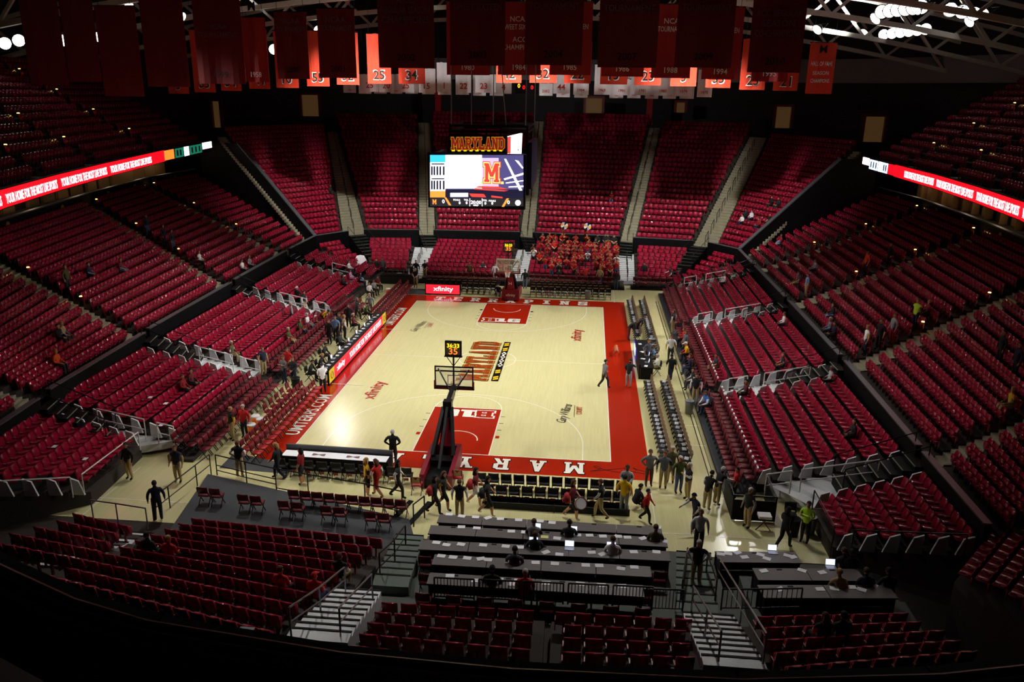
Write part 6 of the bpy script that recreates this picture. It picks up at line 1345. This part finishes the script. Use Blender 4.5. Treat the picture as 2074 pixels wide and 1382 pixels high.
# group near the corner of the court
P(1313, 986, 0, 'hips', -170, 'grey/grey/grey/brown/brown/black', 'man in grey coat and brown trousers at court corner', 'brown')
P(1342, 990, 0, 'stand', 175, 'stripe/dark/stripe/khaki/khaki/black', 'man in striped sweater at court corner', 'brown')
P(1357, 979, 0, 'stand', 170, 'olive/olive/olive/khaki/khaki/black', 'man in olive jacket behind the green sweater', 'silver')
P(1373, 1000, 0, 'stand', -160, 'green/green/green/jeans/jeans/black', 'man in green sweater and jeans at court corner', 'silver')
P(1391, 1015, 0, 'crossed', 110, V_, 'silver-haired usher with crossed arms beside green sweater', 'silver')
P(1430, 1034, 0, 'reach', -40, V_, 'usher bending by end of the risers', 'black')
P(1450, 1024, 0, 'reach', -60, V_, 'usher reaching over the pen to a child', 'silver')
P(1487, 1010, .2, 'stand', 90, 'red/red/bare/dark/dark/black', 'child in red shirt inside exit pen', 'black', 'short', 'skin', .82)
P(1512, 1070, 0, 'stand', 120, 'black/lgrey/lgrey/khaki/khaki/black', 'grey-haired usher beside the exit pen', 'silver')
P(1628, 1100, 0, 'crossed', 150, 'hivis/hivis/hivis/black/black/black', 'steward in lime yellow jacket by exit corner', 'dark')
P(1586, 1112, 0, 'walk', -50, 'black/black/black/black/black/black', 'person in long black coat walking to exit corner', 'black', 'long')
P(1307, 1060, 0, 'walk', -110, 'red/red/red/black/black/black', 'child in red top near first press row', 'dark', 'short', 'skin', .86)
P(1408, 1078, 0, 'reach', 120, 'navy/white/white/dark/dark/black', 'usher with raised hand before the walkway', 'black')
P(1413, 1118, 0, 'stand', 180, 'white/white/white/charcoal/charcoal/black', 'person in white jacket standing on the walkway', 'brown')
P(1408, 1188, .6, 'hips', 170, V_, 'grey-haired usher at the walkway gate', 'silver')
# near baseline, middle
P(880, 1043, 0, 'walk', -80, 'black/black/black/black/black/black', 'walker in black with red backpack by near goal', 'black', 'long')
P(898, 1034, 0, 'walk', -90, 'black/gold/bare/black/bare/black', 'cheerleader in black and gold by near goal', 'brown', 'long')
P(931, 1052, 0, 'stand', 0, V_, 'usher in black vest before first press table', 'brown')
P(962, 1026, 0, 'walk', -85, 'maroon/maroon/bare/white/bare/white', 'walker with maroon backpack behind black chairs', 'black', 'long')
P(986, 1045, 0, 'walk', -85, 'dark/dark/bare/black/bare/white', 'walker with dark backpack near first press table', 'black', 'long')
P(1157, 1052, 0, 'walk', -95, 'maroon/maroon/bare/dark/bare/white', 'walker carrying a white drum before press tables', 'brown', 'long', 'skin3')
P(1215, 1052, 0, 'walk', 85, V_, 'usher walking past the black padded chairs', 'brown')
P(1262, 1042, 0, 'stand', -20, 'yellow/yellow/bare/lgrey/lgrey/brown', 'person in yellow jacket and pale jeans near corner chairs', 'black')
P(1285, 1032, 0, 'squat', -60, 'black/black/black/black/black/black', 'camera operator crouching beside yellow jacket', 'black')
P(1268, 1000, 0, 'sit', 170, 'lgrey/lgrey/lgrey/dark/dark/black', 'grey shirted person seated at chair row end', 'black', 'short', 'skin2')
P(745, 1005, 0, 'stand', -60, 'yellow/black/bare/black/bare/white', 'cheerleader in black and yellow near white topped table', 'blond', 'long', 'skin3')
P(765, 1008, 0, 'walk', 70, 'red/white/bare/red/bare/black', 'cheerleader in red and white beside the yellow one', 'brown', 'long')
P(806, 1010, 0, 'walk', -80, 'black/white/white/black/black/black', 'woman in long black coat with white sleeves', 'black', 'long', 'skin2')
P(565, 972, 0, 'walk', 90, 'dark/dark/dark/navy/navy/black', 'woman in dark jacket walking behind white topped table', 'blond', 'long')
P(612, 982, 0, 'stand', 90, 'dred/dred/bare/dark/bare/black', 'performer in red top beside white topped table', 'black', 'long')
P(487, 968, 0, 'hips', 0, V_, 'usher with hands on hips on dark mat', 'brown')
P(362, 978, 0, 'stand', 175, 'navy/khaki/khaki/khaki/khaki/black', 'usher in navy vest at the tunnel corner', 'brown')
P(322, 1056, 0, 'stand', 30, 'navy/navy/navy/dark/dark/black', 'man in dark jacket at tunnel railing', 'black')
P(264, 972, 0, 'stand', 160, 'black/black/black/khaki/khaki/black', 'usher in shadow under the tunnel seats', 'black')
P(472, 893, 0, 'stand', 140, 'black/gold/gold/khaki/khaki/black', 'cheer coach in black and gold behind red bench', 'blond')
P(497, 888, 0, 'stand', 170, 'red/red/red/dark/dark/black', 'man in red sweater behind the red bench', 'silver')
P(596, 782, 0, 'clasp', 170, 'dark/dark/dark/navy/navy/black', 'man in dark suit behind red bench', 'brown')
P(577, 779, 0, 'crossed', 150, 'grey/grey/grey/navy/navy/black', 'man in grey shirt with crossed arms behind red bench', 'brown')
P(585, 762, 0, 'stand', 170, 'red/red/red/tan/tan/black', 'man in red sweater behind grey shirted man', 'brown')
P(655, 797, 0, 'reach', 20, 'white/white/white/black/black/black', 'man in white shirt at end of advertising table', 'dark')
# behind the advertising table
for k, (px, py, pose, deg, spec, d, hr) in enumerate((
    (628, 772, 'write', -90, 'black/black/black/dark/dark/black', 'man in black suit seated at lower end of advertising table', 'black'),
    (648, 758, 'write', -90, 'black/black/black/dark/dark/black', 'fair-haired person in black at advertising table', 'blond'),
    (655, 735, 'write', -90, 'dark/dark/dark/dark/dark/black', 'man in dark suit leaning at advertising table', 'black'),
    (690, 712, 'sit', -90, 'charcoal/charcoal/charcoal/dark/dark/black', 'person in charcoal seated at middle of advertising table', 'dark'),
    (716, 672, 'sit', -80, 'maroon/maroon/maroon/dark/dark/black', 'person in maroon jacket at advertising table', 'silver'),
    (740, 648, 'write', -90, 'green/green/green/dark/dark/black', 'person in green jacket at advertising table', 'dark'))):
    P(px, py, 0, pose, deg, spec, d, hr)
for px, py, pose, deg, spec, d, hr in (
    (668, 698, 'stand', 160, 'black/black/black/black/black/black', 'person in black with yellow lanyard behind advertising table', 'brown'),
    (681, 690, 'stand', 170, 'lblue/lblue/bare/black/black/black', 'man in pale shirt and black trousers behind advertising table', 'dark'),
    (689, 684, 'crossed', 150, 'charcoal/charcoal/charcoal/navy/navy/black', 'man in charcoal with folded arms behind advertising table', 'brown'),
    (699, 688, 'stand', -60, 'khaki/white/white/dark/dark/black', 'person in khaki vest behind advertising table', 'blond'),
    (707, 664, 'stand', 180, 'dark/dark/dark/dark/dark/black', 'thin person in dark clothes behind advertising table', 'dark'),
    (724, 650, 'walk', -40, 'charcoal/charcoal/charcoal/dark/dark/black', 'man in charcoal jacket by far end of advertising table', 'grey'),
    (750, 640, 'stand', 180, 'lgrey/lgrey/lgrey/grey/grey/black', 'man in pale grey at far end of advertising table', 'silver'),
    (656, 665, 'bend', -120, 'yellow/yellow/yellow/black/black/black', 'person bending in a yellow jacket', 'dark'),
    (640, 668, 'sit', -90, 'white/white/white/navy/navy/black', 'person in white seated beside yellow jacket', 'dark')):
    P(px, py, 0.0, pose, deg, spec, d, hr)
for px, py, pose, deg, spec, d, hr in (
    (604, 626, 'stand', 170, 'dark/dark/dark/dark/dark/black', 'person in dark coat and white cap on bench side stairs', 'white'),
    (618, 636, 'stand', -100, V_, 'usher in black vest on bench side stairs', 'black'),
    (592, 662, 'stand', -60, 'lgrey/lgrey/lgrey/navy/navy/black', 'man in grey sweater at foot of bench side stairs', 'silver'),
    (535, 762, 'stand', -120, 'navy/khaki/khaki/khaki/khaki/black', 'usher in navy vest at foot of stairs above bench', 'brown')):
    P(px, py, .45, pose, deg, spec, d, hr, 'cap' if 'cap' in d else 'short')
def SP(pt, px, py, spec, label, hair='brown', style='short', pose='sit', turn=0.0, skin='skin'):
    q, rz, k = PATCH[pt].at(px, py); person((q.x, q.y, q.z+.002), rz+turn, pose, spec, label, hair, style, skin)
def SA(pt, px, py, deg, spec, label, hair='brown', pose='stand', style='short'):
    q, rz, k = PATCH[pt].at(px, py, 0.0); person((q.x, q.y, q.z+.002), deg*D2, pose, spec, label, hair, style)
SP('P3', 570, 690, 'olive/olive/khaki/khaki/khaki/brown', 'spectator in olive seated low on bench side', 'silver')
SP('P3', 615, 672, 'green/green/green/navy/navy/black', 'spectator in dark green seated low on bench side', 'brown')
SP('P3', 625, 660, 'white/white/lgrey/grey/grey/white', 'spectator in white seated above yellow jacket', 'silver')
SP('P4', 383, 792, 'dred/dred/dred/dark/dark/black', 'spectator in dark red seated above red bench', 'brown')
SP('P4', 400, 780, 'maroon/dark/dark/dark/dark/black', 'spectator in maroon beside dark red spectator', 'black')
SP('P3', 470, 730, 'olive/white/olive/khaki/khaki/black', 'spectator in olive by white railing above bench', 'silver')
for k, (px, py, spec, d, hr) in enumerate(((700, 560, 'white/white/white/dark/dark/black', 'in white', 'dark'), (712, 566, 'pink/pink/white/pink/dark/black', 'in pink', 'black'), (722, 572, 'navy/navy/lblue/black/black/black', 'in navy', 'black'), (707, 578, 'dark/dark/dark/dark/dark/black', 'in dark top', 'black'))):
    SP('P1' if k < 1 else 'P2', px, py, spec, f'spectator {d} seated in far bench corner', hr, 'long')
for px, py, spec, d, hr in ((748, 604, 'white/white/white/dark/dark/black', 'trainer in white seated by far bench', 'black'), (757, 598, 'lgrey/lgrey/grey/black/black/black', 'player in grey seated by far bench', 'dark'), (765, 590, 'maroon/maroon/bare/black/black/white', 'player in maroon seated by far bench', 'black')):
    P(px, py, 0, 'sit', -120, spec, d, hr)
# spectators in the upper parts of the stands
for pt, px, py, spec, d, hr in (
    ('R1', 1588, 495, 'dred/dred/lblue/ljeans/ljeans/white', 'spectator in red by black divider wall', 'brown'), ('R2', 1602, 575, 'charcoal/lgrey/bare/khaki/khaki/black', 'spectator in charcoal near parapet', 'dark'),
    ('R2', 1642, 548, 'lgrey/lgrey/lgrey/charcoal/charcoal/black', 'spectator in pale grey in side stand', 'dark'), ('R3', 1700, 642, 'black/black/black/lblue/lblue/black', 'spectator in black in side stand', 'black'),
    ('R3', 1682, 672, 'grey/grey/lblue/dark/dark/black', 'spectator in grey behind parapet', 'silver'), ('R3', 1708, 682, 'navy/navy/navy/dark/dark/black', 'spectator in navy behind parapet', 'dark'),
    ('R3', 1895, 640, 'dred/black/black/dark/dark/black', 'spectator in dark red by dim stairs', 'blond'), ('R4', 2030, 825, 'gold/olive/olive/khaki/khaki/black', 'spectator in gold in dim side stand', 'blond'),
    ('Q3', 1604, 660, 'white/white/white/navy/navy/black', 'spectator in white below parapet', 'brown'), ('Q4', 1640, 700, 'red/red/bare/khaki/khaki/black', 'spectator in red below parapet', 'brown'), ('Q4', 1652, 720, 'white/red/white/black/black/black', 'spectator in white cap near portal stairs', 'white'),
    ('Q3', 1590, 745, 'black/lgrey/bare/dark/dark/black', 'spectator in black beside white steps', 'brown'), ('Q4', 1705, 885, 'black/black/black/black/black/black', 'spectator in black high above exit corner', 'black'), ('Q4', 1520, 800, 'maroon/dark/dark/black/black/black', 'spectator in maroon near blue jacket', 'black'),
    ('Q2', 1466, 575, 'white/white/white/dark/dark/black', 'spectator in white by far white railing', 'brown'),
    ('S6', 1502, 452, 'white/white/white/navy/navy/black', 'spectator in white in far corner', 'black'), ('S6', 1520, 444, 'white/white/white/navy/navy/black', 'second spectator in white in far corner', 'black'), ('S6', 1496, 442, 'dark/dark/dark/dark/dark/black', 'spectator in dark top in far corner', 'black'),
    ('S6', 1532, 460, 'dred/dred/dred/navy/navy/black', 'spectator in dark red in far corner', 'brown'), ('S6', 1545, 455, 'black/black/bare/black/black/black', 'spectator in black by corner stairs', 'black'), ('S6', 1585, 415, 'black/black/black/black/black/black', 'pair member in black high in far corner', 'black'), ('S6', 1592, 418, 'dark/dark/dark/dark/dark/black', 'pair member in dark grey high in far corner', 'black'),
    ('S4', 1236, 410, 'dred/dred/dred/jeans/jeans/black', 'lone spectator in red above the band', 'brown'), ('S1', 678, 392, 'black/black/black/black/black/black', 'lone spectator in black in far dark corner', 'black'),
    ('L3', 195, 560, 'navy/navy/lblue/dark/dark/black', 'spectator in navy in bench side stand', 'black'), ('L3', 225, 550, 'maroon/maroon/lgrey/lblue/lblue/black', 'spectator in maroon in bench side stand', 'brown'),
    ('L4', 105, 690, 'black/black/black/dark/dark/black', 'spectator in black near parapet of bench side', 'black'), ('L4', 122, 685, 'khaki/lgrey/lblue/dark/dark/black', 'spectator in khaki near parapet of bench side', 'blond'), ('L4', 112, 742, 'orange/orange/orange/dark/dark/black', 'spectator in orange at parapet of bench side', 'blond'),
    ('L2', 480, 548, 'white/lgrey/lgrey/dark/dark/black', 'spectator in white at parapet opening', 'dark'), ('L2', 495, 540, 'grey/white/grey/navy/navy/black', 'spectator in grey at parapet opening', 'brown'), ('L2', 392, 540, 'white/dred/white/dark/dark/black', 'spectator in white and red mid bench side', 'brown')):
    SP(pt, px, py, spec, d, hr)
for pt, px, py, deg, spec, d, hr in (
    ('R2', 1632, 603, 90, 'lblue/lblue/bare/khaki/khaki/black', 'man in pale blue shirt standing by aisle', 'black'), ('R3', 1752, 722, 90, 'white/gold/bare/navy/navy/black', 'person in white top standing at aisle foot', 'blond'), ('R3', 1765, 710, 120, 'black/black/bare/dark/dark/black', 'person in black standing beside white top', 'brown'),
    ('R3', 1802, 700, 100, 'lgrey/lgrey/lgrey/dred/dred/black', 'person in pale grey top standing higher up aisle', 'brown'), ('R3', 1870, 668, 120, 'hivis/black/black/navy/navy/black', 'steward in dim lime vest on aisle', 'dark'), ('R2', 1755, 568, 100, 'orange/orange/bare/navy/navy/black', 'person in orange standing on aisle', 'brown'), ('R2', 1795, 548, 100, 'black/black/black/black/black/black', 'person in black standing higher on aisle', 'black'),
    ('R4', 2008, 742, 90, 'black/black/black/black/black/black', 'dark figure standing in dim side stand', 'black'), ('R4', 2044, 770, 90, 'navy/navy/navy/black/black/black', 'navy figure standing in dim side stand', 'black'),
    ('L2', 325, 510, -90, 'navy/navy/navy/navy/navy/black', 'dark figure on bench side aisle', 'black'), ('L2', 270, 485, -100, 'navy/navy/navy/jeans/jeans/black', 'figure in blue higher on bench side aisle', 'black'), ('L2', 343, 518, -90, 'dark/dark/dark/jeans/jeans/black', 'figure in dark top beside aisle light', 'black'), ('L3', 140, 595, -90, 'olive/olive/olive/dark/dark/black', 'figure in olive on lower bench side aisle', 'brown')):
    SA(pt, px, py, deg, spec, d, hr)
# near seats
for pt, px, py, spec, d, hr, st_ in (('N1', 718, 1165, 'black/white/white/khaki/khaki/black', 'usher seated beside white stairs in near block', 'brown', 'short'), ('N1', 575, 1195, 'red/red/red/dark/dark/black', 'spectator in red reading in near block', 'brown', 'short'), ('N1', 645, 1210, 'red/red/red/jeans/jeans/black', 'spectator in red and white cap in near block', 'red', 'cap'),
     ('N1', 345, 1135, 'red/red/red/dark/dark/black', 'spectator in red in dim near block', 'blond', 'short'), ('N1', 305, 1125, 'dark/dark/dark/dark/dark/black', 'spectator in dark cap in dim near block', 'dark', 'cap'), ('N4', 1660, 1295, 'black/orange/black/dark/dark/black', 'spectator in black in block beyond white stairs', 'brown', 'long'), ('N4', 1697, 1293, 'dark/dark/dark/dark/dark/black', 'spectator in dark top in block beyond white stairs', 'black', 'short')):
    SP(pt, px, py, spec, d, hr, st_)
# press rows, seen from behind
for px, py, r, spec, d, hr in ((1080, 1104, 1, 'lgrey/black/lgrey/dark/dark/black', 'reporter in pale grey on second press row', 'brown'), (1152, 1106, 1, 'charcoal/black/black/dark/dark/black', 'reporter in charcoal on second press row', 'black'), (1327, 1116, 1, 'olive/olive/olive/dark/dark/black', 'reporter in olive jacket at end of second press row', 'brown'),
     (1082, 1132, 2, 'charcoal/charcoal/charcoal/dark/dark/black', 'reporter in charcoal sweater on third press row', 'brown'), (1240, 1142, 2, 'white/white/white/dark/dark/black', 'reporter in white shirt on third press row', 'brown'),
     (1041, 1164, 3, 'stripe/stripe/stripe/dark/dark/black', 'reporter in chequered shirt on fourth press row', 'dark'), (995, 1206, 4, 'black/black/black/black/black/black', 'person in black jacket and cap on last press row', 'black'), (1062, 1214, 4, 'red/red/red/jeans/jeans/black', 'person in red sweater on last press row', 'silver')):
    fz = (.03, .25, .5, .75, 1.0)[r]; q = pz(px, py-6, fz+.5); person((q.x, q.y, fz+.002), 0, 'write', spec, d, hr)
for px, py, fz, spec, d, hr in ((1710, 1166, .5, 'charcoal/black/black/dark/dark/black', 'reporter in charcoal at corner table with purple screen', 'brown'), (1725, 1170, .5, 'navy/blue/blue/dark/dark/black', 'reporter in blue at corner table with purple screen', 'black'), (1700, 1212, .75, 'khaki/khaki/khaki/dark/dark/black', 'reporter in khaki at last corner table', 'blond'), (1755, 1210, .75, 'navy/navy/blue/dark/dark/black', 'reporter in navy at last corner table', 'brown'), (1800, 1210, .75, 'dark/dark/dark/dark/dark/black', 'reporter in dark top at end of last corner table', 'black')):
    q = pz(px, py-6, fz+.5); person((q.x, q.y, fz+.002), .1, 'write', spec, d, hr)
# ---------------------------------------------------------------- the band
BRASS = mat('brass', (226, 176, 70), .22, metal=1.0)
def trumpet():
    m = MB(); m.tube((0, 0, 0), (0, .34, 0), .012, 6); m.tube((0, .34, 0), (0, .46, 0), .014, 8, r2=.062); m.ring((0, .16, -.04), .045, .01, 10, 5, axis='z'); m.box(-.02, .02, .1, .22, -.09, .0); return m.mesh('trumpet', BRASS)
def sax():
    m = MB(); m.path([(0, 0, 0), (0, .1, .03), (0, .14, -.1), (0, .12, -.42)], .022, 6); m.tube((0, .12, -.42), (0, .2, -.5), .035, 8); m.tube((0, .2, -.5), (0, .28, -.28), .03, 8, r2=.07); return m.mesh('saxophone', BRASS)
def trombone():
    m = MB(); m.tube((0, -.1, .02), (0, .75, -.12), .012, 6); m.tube((0, -.1, -.05), (0, .75, -.19), .012, 6); m.tube((0, .75, -.12), (0, .75, -.19), .012, 6); m.tube((.08, .0, .06), (.08, .3, .04), .02, 8, r2=.09); return m.mesh('trombone', BRASS)
INS = [('trumpet', trumpet()), ('saxophone', sax()), ('trombone', trombone())]
X4 = PATCH['X4']; rb = random.Random(3); n_b = 0
for k in range(0, 8):
    L, R, u, f = X4.rows[k]; ln = (R-L).length; m = int(ln/.62)
    for c in range(m):
        t = (c+.5)/m
        if k < 2 and t < .18: continue
        if rb.random() < (.12 if k in (1, 2, 3, 4, 5) else .34): continue
        if k == 7 and (t < .1 or t > .62): continue
        p = L+u*(ln*t+rb.uniform(-.08, .08))+f*.16; rz = math.atan2(-f.x, f.y)+rb.uniform(-.25, .25)
        top = 'red' if rb.random() < .86 else rb.choice(['black', 'white', 'dred'])
        person((p.x, p.y, p.z+.002), rz, 'play' if rb.random() < .8 else 'clasp', f'{top}/{top}/bare/{rb.choice(["jeans", "dark", "black"])}/dark/black',
               f'band player in {top}, {od(c)} place in {od(k)} row of the band', rb.choice(['dark', 'brown', 'black', 'blond']), rb.choice(['short', 'long']), rb.choice(['skin', 'skin3', 'skin', 'skin2']), rb.uniform(.94, 1.03), 'pep band players')
        if rb.random() < .7:
            nm, me = INS[rb.choice([0, 0, 0, 1, 2])]; w = Matrix.Rotation(rz, 3, 'Z') @ V(0, .14, 1.5 if nm != 'saxophone' else 1.48)
            tag(ob(nm, me, None, (p.x+w.x, p.y+w.y, p.z+w.z), rz), f'{nm} held by {od(c)} player in {od(k)} band row', 'instrument', 'band instruments')
# two sousaphones with patterned bell covers
PURP = mat('lilac_bell_cover', (190, 170, 220), .6)
for i, (px, py) in enumerate(((1138, 474), (1186, 476))):
    L, R, u, f = X4.rows[7]; c = L+u*((pz(px, py, L.z+2.1)-L).dot(u)); rz = math.atan2(-f.x, f.y)
    person((c.x, c.y, c.z+.002), rz, 'play', 'red/red/bare/dark/dark/black', f'sousaphone player at back of the band, {od(i)} of two', 'brown', group='pep band players')
    o = thing('sousaphone', f'sousaphone with yellow and lilac patterned bell, {od(i)} of two above the band', 'instrument', (c.x, c.y, c.z), rz)
    m = MB(); m.ring((0, 0, 1.35), .36, .07, 16, 8); ob('coil', m.mesh('coil', BRASS, True), o); m = MB(); m.tube((.3, -.1, 1.4), (.1, -.05, 2.2), .07, 8); ob('neck', m.mesh('neck', BRASS, True), o)
    m = MB(); n = 16; vs = [(0, .12, 2.5)]+[(.36*math.cos(2*PI*j/n), .12, 2.5+.36*math.sin(2*PI*j/n)) for j in range(n)]+[(.08*math.cos(2*PI*j/n), -.15, 2.45+.08*math.sin(2*PI*j/n)) for j in range(n)]
    m.add(vs, [(0, j+1, (j+1) % n+1) for j in range(n)]); m.m = [(0, 1, 2, 3)[(j//2) % 4] for j in range(n)]
    for j in range(n): m.f.append((j+1, n+1+j, n+1+(j+1) % n, (j+1) % n+1)); m.m.append(4)
    ob('bell', m.mesh('bell', [YELL, PURP, BLACKP, PAPER, BRASS]), o)
# percussion and dark clothed players at the band's corner
for k, (px, py) in enumerate(((1218, 470), (1236, 473), (1248, 478), (1228, 486), (1244, 488))):
    q = pz(px, py, 2.2); L, R, u, f = X4.rows[7]; person((L+u*((q-L).dot(u))-f*.35*(k % 2)+V(0, 0, .002)), math.atan2(-f.x, f.y), 'clasp', 'black/black/bare/dark/dark/black', f'drummer in black at back corner of band, {od(k)} of five', 'dark', group='band drummers')
# backpacks and drum carried across the floor
def pack(px, py, z, m, label):
    q = pz(px, py, z); o = thing('backpack', label, 'backpack', (q.x, q.y, q.z), -PI/2*.9); o.scale = (.82,)*3; mb = MB(); mb.extr([(-.1, 0), (-.16, .12), (-.14, .4), (-.04, .48), (.08, .44), (.1, .05)], [-.17, 0, .17], bow=.04); ob('bag', mb.mesh('bag', m, True), o); mb = MB(); mb.extr([(-.17, .05), (-.22, .08), (-.2, .22), (-.15, .24)], [-.12, 0, .12]); ob('pocket', mb.mesh('pocket', m, True), o)
RB = mat('red_backpack', (170, 24, 34), .7)
pack(871, 1003, 1.0, RB, 'red backpack on walker in black'); pack(952, 990, 1.0, RB, 'maroon backpack on walker behind black chairs'); pack(976, 1008, 1.0, BLACKF, 'dark backpack on walker near press table'); pack(1148, 1018, 1.0, RB, 'red backpack on walker with drum')
q = pz(1176, 1020, 1.0); o = thing('drum', 'white flat drum carried by walker before press tables', 'drum', q, .3); mb = MB(); mb.lathe([(0, -.06), (.24, -.06), (.24, .06), (0, .06)], 18); b_ = ob('shell', mb.mesh('shell', PAPER), o); b_.rotation_euler = (1.1, .2, 0); mb = MB(); mb.ring((0, 0, .06), .24, .015, 18, 5); ob('hoop', mb.mesh('hoop', MPAD), b_)
q = pz(1460, 1052, .8); o = thing('camera_tripod', 'small black stand with white box before exit pen', 'stand', pz(1545, 1075)); mb = MB(); mb.box(-.25, .25, -.2, .2, .6, .72); ob('box', mb.mesh('box', PAPER), o)
for s in (-1, 1): mb = MB(); mb.bar((-.3*s, 0, 0), (.2*s, 0, .6), .03, .03); ob('leg', mb.mesh('leg', BLACKM), o)
